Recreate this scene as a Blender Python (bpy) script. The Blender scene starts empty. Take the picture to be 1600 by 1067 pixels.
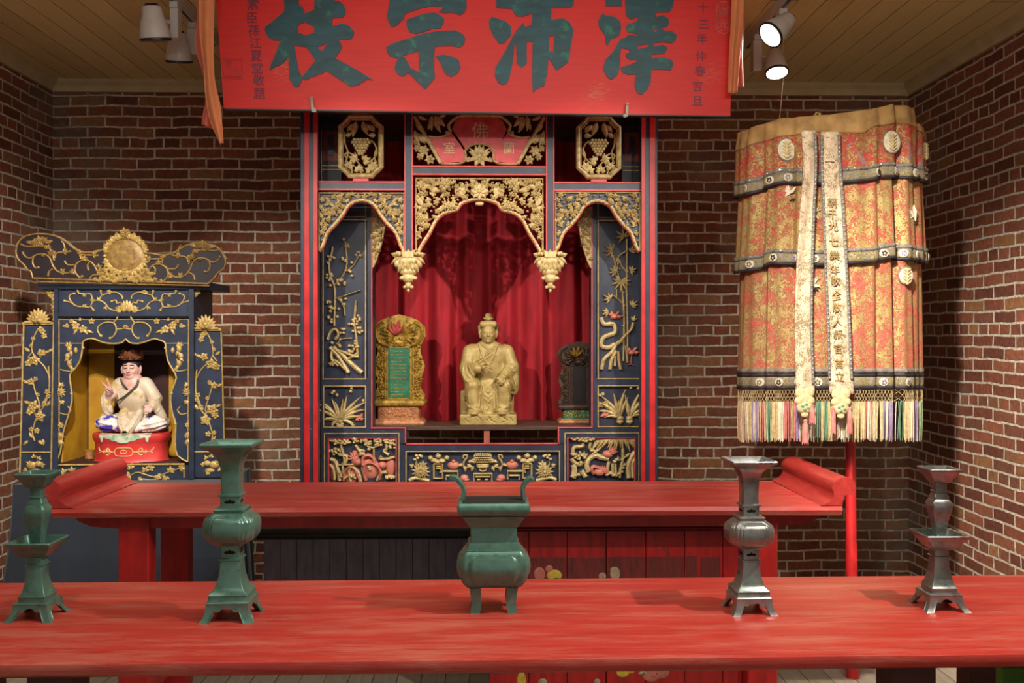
import bpy, math, random
import numpy as np
from mathutils import Vector, Matrix
from mathutils.geometry import tessellate_polygon
PI = math.pi
C = bpy.context.scene.collection
sc = bpy.context.scene
# ---------------------------------------------------------------- camera
F = 1500.0; YAW = math.radians(1.1); CS, SN = math.cos(YAW), math.sin(YAW)
EYE = 1.565; HX, HY = 800.0, 525.0
cam = bpy.data.cameras.new('camera'); camo = bpy.data.objects.new('camera', cam); C.objects.link(camo)
camo.location = (0, 0, EYE); camo.rotation_euler = (PI/2, 0, -YAW)
cam.sensor_width = 36.0; cam.lens = F/1600*36; cam.shift_y = -8.5/1600; cam.clip_start = 0.05
sc.camera = camo
# ---------------------------------------------------------------- world, exposure
sc.view_settings.view_transform = 'Standard'; sc.view_settings.look = 'None'
sc.view_settings.gamma = 1.0; sc.view_settings.use_curve_mapping = False
sc.view_settings.exposure = 0.0
w = bpy.data.worlds.new('room_air'); sc.world = w; w.use_nodes = True
w.node_tree.nodes['Background'].inputs[0].default_value = (1.0, .92, .82, 1)
w.node_tree.nodes['Background'].inputs[1].default_value = 0.42
# ---------------------------------------------------------------- lights
def aim(o, target):
    o.rotation_euler = (Vector(target)-Vector(o.location)).to_track_quat('-Z', 'Y').to_euler()
def spot(name, loc, target, power, deg, blend=.5, size=.05, col=(1, .91, .80)):
    l = bpy.data.lights.new(name, 'SPOT'); l.energy = power; l.spot_size = math.radians(deg)
    l.spot_blend = blend; l.shadow_soft_size = size; l.color = col
    o = bpy.data.objects.new(name, l); C.objects.link(o); o.location = loc; aim(o, target); return o
def area(name, loc, target, power, sx, sy, col=(1, .93, .84)):
    l = bpy.data.lights.new(name, 'AREA'); l.shape = 'RECTANGLE'; l.size = sx; l.size_y = sy; l.energy = power; l.color = col
    o = bpy.data.objects.new(name, l); C.objects.link(o); o.location = loc; aim(o, target); return o
spot('table_spot', (1.6, 1.75, 3.06), (-.1, 2.5, .9), 190, 100, .6, .03)
spot('shrine_spot_right', (1.42, 2.75, 3.08), (-.02, 4.9, 1.45), 270, 43, .8, .025)
spot('shrine_spot_left', (-1.5, 2.75, 3.08), (-.1, 4.9, 1.45), 270, 43, .8, .025)
spot('left_shrine_spot', (-1.35, 2.8, 3.08), (-2.0, 5.1, 1.25), 230, 46, .8, .03)
spot('umbrella_spot', (.3, 1.8, 3.1), (1.7, 4.5, 1.5), 330, 42, .8, .03)
spot('right_wall_spot', (.6, 2.2, 3.1), (2.7, 4.3, .8), 900, 56, .9, .05)
spot('left_wall_spot', (-1.3, 2.6, 3.1), (-2.8, 5.2, .9), 420, 60, .9, .05)
area('overhead_fill', (0, 2.5, 3.12), (0, 3.3, .9), 40, 3.6, 1.0)  # added fill for soft ambient light from above, no fixture there
spot('board_fill_right', (.9, .8, 3.08), (.1, 4.5, 2.55), 62, 38, .8, .04)  # unseen pair of fills, added to brighten the board and fan plaque
spot('board_fill_left', (-.9, .8, 3.08), (-.1, 4.5, 2.55), 62, 38, .8, .04)
spot('wall_fill_left', (-1.42, 5.12, 3.1), (-1.5, 6.2, .95), 75, 62, .9, .05)  # added fill that lifts the back wall brick at left
area('front_fill', (.3, 1.2, 3.12), (0, 2.9, .9), 24, 3.0, .8)  # weak frontal fill added for the vessels, stands for no fixture
# ---------------------------------------------------------------- helpers
def lin(c):
    return tuple(((x/255)/12.92 if x/255 <= .04045 else ((x/255+.055)/1.055)**2.4) for x in c)
def unproj(px, py, Y):
    u, v = (px-HX)/F, (py-HY)/F
    dx, dy, dz = u*CS+SN, -u*SN+CS, -v
    t = Y/dy
    return dx*t, dz*t+EYE
def onplane(px, py, z):
    u, v = (px-HX)/F, (py-HY)/F
    dx, dy, dz = u*CS+SN, -u*SN+CS, -v
    t = (z-EYE)/dz
    return dx*t, dy*t
class PL:
    "a vertical plane at distance Y; turns traced outlines into metres"
    def __init__(s, Y, cx, cy):
        s.Y = Y; s.cx = cx; s.cy = cy; s.X0, s.Z0 = unproj(cx, cy, Y); s.k = (s.X0*SN+Y*CS)/F
    def __call__(s, px, py): return s.X0+(px-s.cx)*s.k, s.Z0-(py-s.cy)*s.k
class MB:
    def __init__(s, pl=None, y0=0.0): s.v = []; s.f = []; s.m = []; s.mi = 0; s.pl = pl; s.y0 = y0
    def add(s, vs, fs):
        n = len(s.v); s.v += [tuple(v) for v in vs]; s.f += [tuple(i+n for i in f) for f in fs]; s.m += [s.mi]*len(fs); return s
    # ---- solid shapes in metres
    def box(s, x0, x1, y0, y1, z0, z1, b=0.0):
        if x0 > x1: x0, x1 = x1, x0
        if y0 > y1: y0, y1 = y1, y0
        if z0 > z1: z0, z1 = z1, z0
        b = min(b, (x1-x0)*.45, (y1-y0)*.45, (z1-z0)*.45)
        if b <= 0:
            return s.add([(x0,y0,z0),(x1,y0,z0),(x1,y1,z0),(x0,y1,z0),(x0,y0,z1),(x1,y0,z1),(x1,y1,z1),(x0,y1,z1)],
                         [(0,3,2,1),(4,5,6,7),(0,1,5,4),(1,2,6,5),(2,3,7,6),(3,0,4,7)])
        def ring(z, i): return [(x0+i,y0,z),(x1-i,y0,z),(x1,y0+i,z),(x1,y1-i,z),(x1-i,y1,z),(x0+i,y1,z),(x0,y1-i,z),(x0,y0+i,z)]
        def ins(z): return [(x0+b,y0+b,z),(x1-b,y0+b,z),(x1-b,y0+b,z),(x1-b,y1-b,z),(x1-b,y1-b,z),(x0+b,y1-b,z),(x0+b,y1-b,z),(x0+b,y0+b,z)]
        rows = [ins(z0), ring(z0+b, b), ring(z1-b, b), ins(z1)]
        vs = [p for r in rows for p in r]; fs = []
        for r in range(3):
            for i in range(8):
                j = (i+1) % 8; fs.append((r*8+i, r*8+j, r*8+8+j, r*8+8+i))
        fs.append(tuple(reversed(range(8)))); fs.append(tuple(range(24, 32)))
        return s.add(vs, fs)
    def loft(s, secs, c=(0, 0), n=5, cap=True):
        "secs: (z, half_x, half_y, corner_radius) rounded rectangles"
        rows = []
        for z, hx, hy, r in secs:
            r = min(r, hx*.999, hy*.999); row = []
            for q, (sx, sy) in enumerate(((1,1),(-1,1),(-1,-1),(1,-1))):
                for i in range(n):
                    a = q*PI/2+i/(n-1)*PI/2
                    row.append((c[0]+sx*(hx-r)+r*math.cos(a), c[1]+sy*(hy-r)+r*math.sin(a), z))
            rows.append(row)
        m = 4*n; vs = [p for r in rows for p in r]; fs = []
        for r in range(len(rows)-1):
            for i in range(m):
                j = (i+1) % m; fs.append((r*m+i, r*m+j, (r+1)*m+j, (r+1)*m+i))
        if cap: fs.append(tuple(reversed(range(m)))); fs.append(tuple(range((len(rows)-1)*m, len(rows)*m)))
        return s.add(vs, fs)
    def lathe(s, prof, c=(0, 0), n=20, sy=1.0):
        vs = []; fs = []
        for r, z in prof:
            for i in range(n):
                a = 2*PI*i/n; vs.append((c[0]+r*math.cos(a), c[1]+r*sy*math.sin(a), z))
        for k in range(len(prof)-1):
            for i in range(n):
                j = (i+1) % n; fs.append((k*n+i, k*n+j, (k+1)*n+j, (k+1)*n+i))
        fs.append(tuple(reversed(range(n)))); fs.append(tuple(range((len(prof)-1)*n, len(prof)*n)))
        return s.add(vs, fs)
    def tube(s, pts, r, n=8, closed=False):
        pts = [Vector(p) for p in pts]; N = len(pts); rr = r if isinstance(r, (list, tuple)) else [r]*N
        vs = []; fs = []; up = Vector((0, 0, 1)); prev = None
        for i, p in enumerate(pts):
            a = pts[(i-1) % N] if closed or i > 0 else p; b = pts[(i+1) % N] if closed or i < N-1 else p
            t = (b-a).normalized()
            if prev is None: prev = t.orthogonal().normalized()
            x = (prev-t*prev.dot(t)); x = x.normalized() if x.length > 1e-6 else t.orthogonal().normalized()
            prev = x; y = t.cross(x)
            for k in range(n):
                an = 2*PI*k/n; vs.append(p+(x*math.cos(an)+y*math.sin(an))*rr[i])
        for i in range(N if closed else N-1):
            for k in range(n):
                k2 = (k+1) % n; i2 = (i+1) % N; fs.append((i*n+k, i*n+k2, i2*n+k2, i2*n+k))
        if not closed: fs.append(tuple(reversed(range(n)))); fs.append(tuple(range((N-1)*n, N*n)))
        return s.add(vs, fs)
    def ball(s, c, r, n=10, m=6):
        rx, ry, rz = r if isinstance(r, (tuple, list)) else (r, r, r)
        vs = []; fs = []
        for j in range(1, m):
            a = PI*j/m
            for i in range(n):
                b = 2*PI*i/n; vs.append((c[0]+rx*math.sin(a)*math.cos(b), c[1]+ry*math.sin(a)*math.sin(b), c[2]-rz*math.cos(a)))
        t = len(vs); vs += [(c[0], c[1], c[2]-rz), (c[0], c[1], c[2]+rz)]
        for j in range(m-2):
            for i in range(n): k = (i+1) % n; fs.append((j*n+i, j*n+k, (j+1)*n+k, (j+1)*n+i))
        for i in range(n):
            k = (i+1) % n; fs.append((t, k, i)); fs.append((t+1, (m-2)*n+i, (m-2)*n+k))
        return s.add(vs, fs)
    def prism_x(s, prof, x0, x1):
        n = len(prof); vs = [(x0, y, z) for y, z in prof]+[(x1, y, z) for y, z in prof]
        fs = [(i, (i+1) % n, n+(i+1) % n, n+i) for i in range(n)]
        for t in tess([prof]): fs.append(t); fs.append(tuple(n+i for i in reversed(t)))
        return s.add(vs, fs)
    def prism_y(s, prof, y0, y1):
        n = len(prof); vs = [(x, y0, z) for x, z in prof]+[(x, y1, z) for x, z in prof]
        fs = [(i, (i+1) % n, n+(i+1) % n, n+i) for i in range(n)]
        for t in tess([prof]): fs.append(t); fs.append(tuple(n+i for i in reversed(t)))
        return s.add(vs, fs)
    # ---- relief work: outline coordinates on plane s.pl, raised towards the viewer from y0
    def pbox(s, px0, py0, px1, py1, h, back=0.0, b=0.0):
        x0, z0 = s.pl(px0, py1); x1, z1 = s.pl(px1, py0)
        return s.box(x0, x1, s.y0-h, s.y0+back, z0, z1, b)
    def plate(s, outline, h, back=0.0, holes=()):
        loops = [[s.pl(*p) for p in outline]]+[[s.pl(*p) for p in hh] for hh in holes]
        flat = [p for l in loops for p in l]; n = len(flat)
        vs = [(x, s.y0-h, z) for x, z in flat]+[(x, s.y0+back, z) for x, z in flat]; fs = []
        for t in tess(loops): fs.append(t); fs.append(tuple(n+i for i in reversed(t)))
        o = 0
        for l in loops:
            m = len(l)
            for i in range(m): j = (i+1) % m; fs.append((o+i, o+j, n+o+j, n+o+i))
            o += m
        return s.add(vs, fs)
    def strip(s, pts, w, h, smooth=3, lift=0.0, closed=False):
        "rounded raised moulding; w = half width in outline units (number or list), h in metres"
        P = smoothpts(pts, smooth, closed) if smooth > 1 else [tuple(p) for p in pts]
        N = len(P); vs = []; fs = []
        for i in range(N):
            a = P[(i-1) % N] if closed or i else P[0]; b = P[(i+1) % N] if closed or i < N-1 else P[-1]
            dx, dy = b[0]-a[0], b[1]-a[1]; L = math.hypot(dx, dy) or 1; nx, ny = -dy/L, dx/L
            t = i/max(1, N-1)
            ww = w(t) if callable(w) else w; hh = h(t) if callable(h) else h
            for an in (0, .22, .5, .78, 1):
                o = ww*math.cos(an*PI); x, z = s.pl(P[i][0]+nx*o, P[i][1]+ny*o)
                vs.append((x, s.y0-lift-hh*math.sin(an*PI)**.8+(.002 if an in (0, 1) else 0), z))
        for i in range(N if closed else N-1):
            j = (i+1) % N
            for k in range(4): fs.append((i*5+k, i*5+k+1, j*5+k+1, j*5+k))
        if not closed: fs.append((0, 1, 2, 3, 4)); e = (N-1)*5; fs.append((e+4, e+3, e+2, e+1, e))
        return s.add(vs, fs)
    def leaf(s, x, y, ang, L, W, h, bend=0.0, lift=0.0):
        "ang in degrees, 0 = right, 90 = up"
        pts = []; a = math.radians(ang); px, py = x, y; n = 5
        for i in range(n+1):
            pts.append((px, py)); a += math.radians(bend)/n
            px += L/n*math.cos(a); py -= L/n*math.sin(a)
        return s.strip(pts, lambda t: W*(.12+.95*math.sin(PI*min(1, t**.75*1.0))), lambda t: h*(.35+.65*math.sin(PI*(.15+.8*t))), 1, lift)
    def dome(s, x, y, rx, ry, h, n=10, lift=0.0):
        vs = []; fs = []
        for j, (cr, sh) in enumerate(((1.0, -.1), (.87, .5), (.5, .87))):
            for i in range(n):
                a = 2*PI*i/n; X, Z = s.pl(x+rx*cr*math.cos(a), y+ry*cr*math.sin(a)); vs.append((X, s.y0-lift-h*sh, Z))
        X, Z = s.pl(x, y); vs.append((X, s.y0-lift-h, Z))
        for j in range(2):
            for i in range(n): k = (i+1) % n; fs.append((j*n+i, j*n+k, (j+1)*n+k, (j+1)*n+i))
        for i in range(n): fs.append((2*n+i, 2*n+(i+1) % n, 3*n))
        return s.add(vs, fs)
    def flower(s, x, y, r, n, h, rot=0, lift=0.0, layers=1):
        for L in range(layers):
            q = 1-.38*L
            for i in range(n):
                a = rot+360*i/n+L*180/n
                s.leaf(x+r*.15*math.cos(math.radians(a)), y-r*.15*math.sin(math.radians(a)), a, r*.9*q, r*q*1.6/n+.5, h, 0, lift+L*h*.5)
        s.dome(x, y, r*.24, r*.24, h*.9, 8, lift+layers*h*.35)
    def curl(s, x, y, ang, r, w, h, turn=1, turns=1.2, lift=0.0):
        "spiral starting at x,y heading ang"
        pts = []; a = math.radians(ang); n = 14; px, py = x, y; step = 2*PI*r*turns/n*.62
        for i in range(n+1):
            pts.append((px, py)); q = 1-.8*i/n
            a += turn*2*PI*turns/n; px += step*q*math.cos(a); py -= step*q*math.sin(a)
        s.strip(pts, lambda t: w*(1-.45*t), h, 1, lift); s.dome(px, py, w*1.3, w*1.3, h*1.2, 8, lift)
    def fan(s, x, y, ang, L, W, h, n=5, spread=110, lift=0.0):
        for i in range(n):
            t = i/(n-1)-.5; s.leaf(x, y, ang+t*spread, L*(1-.5*abs(t)), W, h*(1-.3*abs(t)), t*40, lift)
def tess(loops):
    return [tuple(t) for t in tessellate_polygon([[Vector((p[0], p[1], 0)) for p in l] for l in loops])]
def smoothpts(pts, n, closed=False):
    N = len(pts)
    if N < 3: return [tuple(p) for p in pts]
    out = []
    for i in range(N if closed else N-1):
        g = (lambda k: pts[k % N]) if closed else (lambda k: pts[max(0, min(N-1, k))])
        p0, p1, p2, p3 = g(i-1), g(i), g(i+1), g(i+2)
        for j in range(n):
            t = j/n
            out.append(tuple(.5*(2*p1[c]+(p2[c]-p0[c])*t+(2*p0[c]-5*p1[c]+4*p2[c]-p3[c])*t*t+(3*p1[c]-p0[c]-3*p2[c]+p3[c])*t**3) for c in range(len(p1))))
    if not closed: out.append(tuple(pts[-1]))
    return out
def T(ox, oy, s, pts): return [(ox+p[0]/s, oy+p[1]/s) for p in pts]
def mirror(pts, cx): return [(2*cx-p[0], p[1]) for p in pts]
def inpoly(x, y, poly):
    c = False; n = len(poly); j = n-1
    for i in range(n):
        xi, yi = poly[i]; xj, yj = poly[j]
        if (yi > y) != (yj > y) and x < (xj-xi)*(y-yi)/(yj-yi)+xi: c = not c
        j = i
    return c
def foliage(mb, poly, sp, seed, cx=None, h=.012, lift=0.0, flowers=.3):
    "packs leaves, fans and blossoms inside an outline, mirrored about cx when given"
    rnd = random.Random(seed); xs = [p[0] for p in poly]; ys = [p[1] for p in poly]; row = 0
    y = min(ys)+sp*.4
    while y < max(ys):
        x = min(xs)+sp*(.3+.5*(row % 2))
        while x < max(xs):
            qx, qy = x+rnd.uniform(-.2, .2)*sp, y+rnd.uniform(-.2, .2)*sp
            if inpoly(qx, qy, poly):
                r = rnd.random(); a = rnd.uniform(0, 360); hh = h*rnd.uniform(.7, 1.15); e = lift+rnd.uniform(0, .3)*h; n = rnd.choice((5, 6)); st = rnd.choice((1, -1))
                for m in (0, 1) if cx is not None else (0,):
                    X = 2*cx-qx if m else qx; A = 180-a if m else a; S = -st if m else st
                    if r < flowers: mb.flower(X, qy, sp*.62, n, hh, A, e, 2)
                    elif r < flowers+.2: mb.curl(X, qy, A, sp*.28, sp*.13, hh, S, 1.1, e)
                    else: mb.fan(X, qy, A, sp*.95, sp*.2, hh, 4, 120, e)
            x += sp
        y += sp*.8; row += 1
# ---------------------------------------------------------------- objects
def thing(name, label, cat, loc=(0, 0, 0), rz=0.0, group=None):
    o = bpy.data.objects.new(name, None); C.objects.link(o); o.empty_display_size = .05
    o.location = loc; o.rotation_euler = (0, 0, rz); o['label'] = label; o['category'] = cat
    if group: o['group'] = group
    return o
def origin_of(o):
    v = Vector((0, 0, 0))
    while o is not None: v += Vector(o.location); o = o.parent
    return v
def mesh(name, mb, mats, parent=None, smooth=True, label=None, local=False, loc=None):
    "mb is in world metres; vertices are stored relative to the parent (or loc)"
    o0 = Vector((0, 0, 0)) if local else (origin_of(parent) if parent else Vector(loc or (0, 0, 0)))
    me = bpy.data.meshes.new(name)
    me.from_pydata([(v[0]-o0.x, v[1]-o0.y, v[2]-o0.z) for v in mb.v], [], mb.f)
    if not isinstance(mats, (list, tuple)): mats = [mats]
    for m in mats: me.materials.append(m)
    if len(mats) > 1: me.polygons.foreach_set('material_index', mb.m)
    me.validate(); me.update()
    fix_normals(me)
    if smooth: shade(me)
    o = bpy.data.objects.new(name, me); C.objects.link(o)
    if parent: o.parent = parent
    elif not local: o.location = o0
    if label: o['label'] = label
    return o
def fix_normals(me):
    import bmesh
    b = bmesh.new(); b.from_mesh(me); bmesh.ops.recalc_face_normals(b, faces=b.faces); b.to_mesh(me); b.free()
def shade(me, ang=42):
    me.polygons.foreach_set('use_smooth', [True]*len(me.polygons)); me.set_sharp_from_angle(angle=math.radians(ang))
def struct(name, mb, m, smooth=False):
    o = mesh(name, mb, m, None, smooth); o['kind'] = 'structure'; return o
def tag(o, label, cat, group=None):
    o['label'] = label; o['category'] = cat
    if group: o['group'] = group
    return o
def copy_tree(o, parent=None):
    c = o.copy(); C.objects.link(c)
    if parent: c.parent = parent
    for ch in list(o.children): copy_tree(ch, c)
    return c
def textmb(mb, s, size, px, py, pl, y0, h, flip=False):
    "flat raised lettering centred at px,py"
    cu = bpy.data.curves.new('lettering', 'FONT'); cu.body = s; cu.size = size; cu.align_x = 'CENTER'; cu.align_y = 'CENTER'; cu.resolution_u = 3
    o = bpy.data.objects.new('lettering', cu); C.objects.link(o); bpy.context.view_layer.update()
    me = o.to_mesh(); X, Z = pl(px, py); ys = [v.co.y for v in me.vertices]; xs = [v.co.x for v in me.vertices]
    if ys:
        mx, my = (min(xs)+max(xs))/2, (min(ys)+max(ys))/2
        mb.add([(X+v.co.x-mx, y0-h, Z+v.co.y-my) for v in me.vertices], [tuple(p.vertices) for p in me.polygons])
        n = len(me.vertices)
        # side walls
        cnt = {}
        for p in me.polygons:
            vv = list(p.vertices)
            for i in range(len(vv)):
                a, b = vv[i], vv[(i+1) % len(vv)]; k = (min(a, b), max(a, b)); cnt.setdefault(k, []).append((a, b))
        base = len(mb.v)-n; mb.add([(X+v.co.x-mx, y0+.001, Z+v.co.y-my) for v in me.vertices], [])
        for k, l in cnt.items():
            if len(l) == 1: a, b = l[0]; mb.f.append((base+b, base+a, base+n+a, base+n+b)); mb.m.append(mb.mi)
    o.to_mesh_clear(); bpy.data.objects.remove(o); bpy.data.curves.remove(cu)
# ---------------------------------------------------------------- materials
def nodes(name):
    m = bpy.data.materials.new(name); m.use_nodes = True; nt = m.node_tree; b = nt.nodes['Principled BSDF']; return m, nt, b
def N(nt, t, **kw):
    n = nt.nodes.new(t)
    for k, v in kw.items():
        if k in n.inputs: n.inputs[k].default_value = v
        else: setattr(n, k, v)
    return n
def ramp(nt, fac, stops, interp='LINEAR'):
    r = nt.nodes.new('ShaderNodeValToRGB'); cr = r.color_ramp; cr.interpolation = interp
    while len(cr.elements) < len(stops): cr.elements.new(.5)
    for e, (p, c) in zip(cr.elements, stops):
        e.position = p; e.color = (c, c, c, 1) if isinstance(c, (int, float)) else (*lin(c), 1)
    nt.links.new(fac, r.inputs[0]); return r
def mixc(nt, fac, a, b, mode='MIX'):
    m = nt.nodes.new('ShaderNodeMix'); m.data_type = 'RGBA'; m.blend_type = mode
    for sock, v in ((m.inputs[0], fac), (m.inputs[6], a), (m.inputs[7], b)):
        if isinstance(v, (int, float)): sock.default_value = v
        elif isinstance(v, tuple): sock.default_value = (*lin(v), 1)
        else: nt.links.new(v, sock)
    return m.outputs[2]
def coords(nt, scale=(1, 1, 1)):
    tc = N(nt, 'ShaderNodeTexCoord'); mp = N(nt, 'ShaderNodeMapping'); mp.inputs['Scale'].default_value = scale
    nt.links.new(tc.outputs['Object'], mp.inputs[0]); return mp.outputs[0]
def noise(nt, vec, scale, detail=4, rough=.55, dist=0.0):
    n = N(nt, 'ShaderNodeTexNoise'); n.inputs['Scale'].default_value = scale; n.inputs['Detail'].default_value = detail
    n.inputs['Roughness'].default_value = rough; n.inputs['Distortion'].default_value = dist; nt.links.new(vec, n.inputs['Vector']); return n.outputs[0]
def bump(nt, b, h, strength=.3, dist=.005):
    n = N(nt, 'ShaderNodeBump'); n.inputs['Strength'].default_value = strength; n.inputs['Distance'].default_value = dist
    nt.links.new(h, n.inputs['Height']); nt.links.new(n.outputs[0], b.inputs['Normal'])
def paint(name, c1, c2=None, scale=10, stretch=(1, 1, 1), rough=.5, metal=0.0, bmp=.15, lo=.35, hi=.7, worn=None, wlo=.62, whi=.68, wscale=30, wstretch=(1, 1, 1), coat=0.0, sheen=0.0):
    m, nt, b = nodes(name); v = coords(nt, stretch); n = noise(nt, v, scale, 6)
    c2 = c2 or tuple(x*.75 for x in c1)
    col = ramp(nt, n, [(lo, c2), (hi, c1)]).outputs[0]
    if worn:
        v2 = coords(nt, wstretch); n2 = noise(nt, v2, wscale, 8, .65); f = ramp(nt, n2, [(wlo, 0.0), (whi, 1.0)]).outputs[0]
        col = mixc(nt, f, col, worn)
    nt.links.new(col, b.inputs['Base Color']); b.inputs['Roughness'].default_value = rough; b.inputs['Metallic'].default_value = metal
    if coat: b.inputs['Coat Weight'].default_value = coat; b.inputs['Coat Roughness'].default_value = .25
    if sheen: b.inputs['Sheen Weight'].default_value = sheen
    if bmp: bump(nt, b, n, bmp, .004)
    return m
M = {}
M['gold'] = paint('aged_gold', (204, 184, 132), (160, 136, 84), 45, rough=.55, metal=.08, bmp=.3, lo=.3, hi=.62)
M['goldflat'] = paint('flat_gold_line', (205, 178, 116), (160, 130, 78), 30, rough=.5, metal=.15)
M['statue_gold'] = paint('statue_gold', (176, 156, 96), (138, 114, 62), 22, rough=.5, metal=.15, bmp=.3, lo=.3, hi=.66, worn=(120, 84, 50), wlo=.66, whi=.74, wscale=26)
M['navy'] = paint('navy_lacquer', (48, 55, 74), (34, 40, 56), 14, rough=.42, bmp=.12, worn=(96, 98, 110), wlo=.66, whi=.72, wscale=16, wstretch=(1, 1, 3))
M['navydk'] = paint('dark_navy_lacquer', (50, 50, 64), (34, 35, 48), 12, rough=.5, bmp=.12)
M['redpink'] = paint('faded_red_paint', (214, 84, 86), (186, 58, 60), 20, rough=.5, bmp=.1)
M['red'] = paint('red_lacquer', (205, 40, 40), (168, 26, 30), 10, rough=.4, bmp=.1)
M['black'] = paint('black_paint', (26, 22, 24), (16, 14, 16), 10, rough=.5)
M['brown'] = paint('brown_wood', (88, 66, 54), (60, 42, 34), 8, (1, 10, 10), rough=.45)
M['pew'] = None
# ================================================================ the room
XL, XR, YB, ZC = -2.82, 2.70, 6.20, 3.20
YF = -1.6
def brick_mat(name, horiz):
    m, nt, b = nodes(name); tc = N(nt, 'ShaderNodeTexCoord'); sx = N(nt, 'ShaderNodeSeparateXYZ'); nt.links.new(tc.outputs['Object'], sx.inputs[0])
    nv = noise(nt, tc.outputs['Object'], 9, 3)
    nv2 = noise(nt, tc.outputs['Object'], 2.2, 2)
    cb = N(nt, 'ShaderNodeCombineXYZ')
    def addn(sock, out, amt, src):
        a = N(nt, 'ShaderNodeMath', operation='MULTIPLY_ADD'); nt.links.new(src, a.inputs[0]); a.inputs[1].default_value = amt; nt.links.new(sock, a.inputs[2]); nt.links.new(a.outputs[0], out)
    addn(sx.outputs[0 if horiz == 'x' else 1], cb.inputs[0], .05, nv2)
    # z: fine wobble and slow sag
    a = N(nt, 'ShaderNodeMath', operation='MULTIPLY_ADD'); nt.links.new(nv, a.inputs[0]); a.inputs[1].default_value = .014; nt.links.new(sx.outputs[2], a.inputs[2])
    nf = noise(nt, tc.outputs['Object'], 70, 3, .6); a3 = N(nt, 'ShaderNodeMath', operation='MULTIPLY_ADD'); nt.links.new(nf, a3.inputs[0]); a3.inputs[1].default_value = .007; nt.links.new(a.outputs[0], a3.inputs[2]); a = a3
    a2 = N(nt, 'ShaderNodeMath', operation='MULTIPLY_ADD'); nt.links.new(nv2, a2.inputs[0]); a2.inputs[1].default_value = .03; nt.links.new(a.outputs[0], a2.inputs[2]); nt.links.new(a2.outputs[0], cb.inputs[1])
    br = N(nt, 'ShaderNodeTexBrick'); nt.links.new(cb.outputs[0], br.inputs['Vector'])
    br.inputs['Scale'].default_value = 1.0; br.inputs['Brick Width'].default_value = .215; br.inputs['Row Height'].default_value = .0665
    br.inputs['Mortar Size'].default_value = .0078; br.inputs['Mortar Smooth'].default_value = .35; br.inputs['Bias'].default_value = -.1
    br.offset = .5; br.squash = .5; br.squash_frequency = 6; br.inputs['Color1'].default_value = (0, 0, 0, 1); br.inputs['Color2'].default_value = (1, 1, 1, 1)
    br.inputs['Mortar'].default_value = (.5, .5, .5, 1)
    bc = ramp(nt, br.outputs['Color'], [(0, (118, 72, 58)), (.25, (142, 86, 66)), (.5, (158, 100, 76)), (.72, (126, 84, 68)), (.86, (166, 120, 80)), (1, (92, 76, 72))]).outputs[0]
    n3 = noise(nt, tc.outputs['Object'], 38, 6, .7)
    bc = mixc(nt, .55, bc, ramp(nt, n3, [(.25, (70, 55, 50)), (.5, (150, 140, 130)), (.8, (225, 205, 185))]).outputs[0], 'OVERLAY')
    mort = ramp(nt, noise(nt, tc.outputs['Object'], 30, 5), [(.3, (168, 152, 132)), (.7, (228, 214, 194))]).outputs[0]
    # mortar smeared irregularly over brick edges
    fr = N(nt, 'ShaderNodeMath', operation='MULTIPLY_ADD'); nt.links.new(noise(nt, tc.outputs['Object'], 60, 5, .7), fr.inputs[0]); fr.inputs[1].default_value = .5; nt.links.new(br.outputs['Fac'], fr.inputs[2])
    fac = ramp(nt, fr.outputs[0], [(.42, 0.0), (.64, 1.0)]).outputs[0]
    col = mixc(nt, fac, bc, mort)
    # plaster dust and soot stains
    st = ramp(nt, noise(nt, tc.outputs['Object'], 1.1, 7, .6), [(.56, 0.0), (.70, 1.0)]).outputs[0]
    stm = N(nt, 'ShaderNodeMath', operation='MULTIPLY'); nt.links.new(st, stm.inputs[0]); stm.inputs[1].default_value = .45
    col = mixc(nt, stm.outputs[0], col, (142, 130, 110))
    # lime and soot patches that gather towards the room corners
    ab = N(nt, 'ShaderNodeMath', operation='ABSOLUTE'); sb = N(nt, 'ShaderNodeMath', operation='ADD'); nt.links.new(sx.outputs[0 if horiz == 'x' else 1], sb.inputs[0]); sb.inputs[1].default_value = .06 if horiz == 'x' else 0.0
    nt.links.new(sb.outputs[0], ab.inputs[0]); e0, e1 = (2.15/3, 2.75/3) if horiz == 'x' else (5.7/7, 6.2/7)
    dv = N(nt, 'ShaderNodeMath', operation='DIVIDE'); nt.links.new(ab.outputs[0], dv.inputs[0]); dv.inputs[1].default_value = 3.0 if horiz == 'x' else 7.0
    near = ramp(nt, dv.outputs[0], [(e0, 0.0), (e1, 1.0)]).outputs[0]; pat = ramp(nt, noise(nt, tc.outputs['Object'], 3.2, 7, .68), [(.42, 0.0), (.60, .75)]).outputs[0]
    mu = N(nt, 'ShaderNodeMath', operation='MULTIPLY'); nt.links.new(near, mu.inputs[0]); nt.links.new(pat, mu.inputs[1]); col = mixc(nt, mu.outputs[0], col, (128, 120, 106))
    nt.links.new(col, b.inputs['Base Color']); b.inputs['Roughness'].default_value = .85; b.inputs['Specular IOR Level'].default_value = .25
    inv = N(nt, 'ShaderNodeMath', operation='MULTIPLY_ADD'); nt.links.new(br.outputs['Fac'], inv.inputs[0]); inv.inputs[1].default_value = -1.0
    n4 = N(nt, 'ShaderNodeMath', operation='MULTIPLY'); nt.links.new(n3, n4.inputs[0]); n4.inputs[1].default_value = .7; nt.links.new(n4.outputs[0], inv.inputs[2])
    bump(nt, b, inv.outputs[0], .8, .012)
    return m
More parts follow.
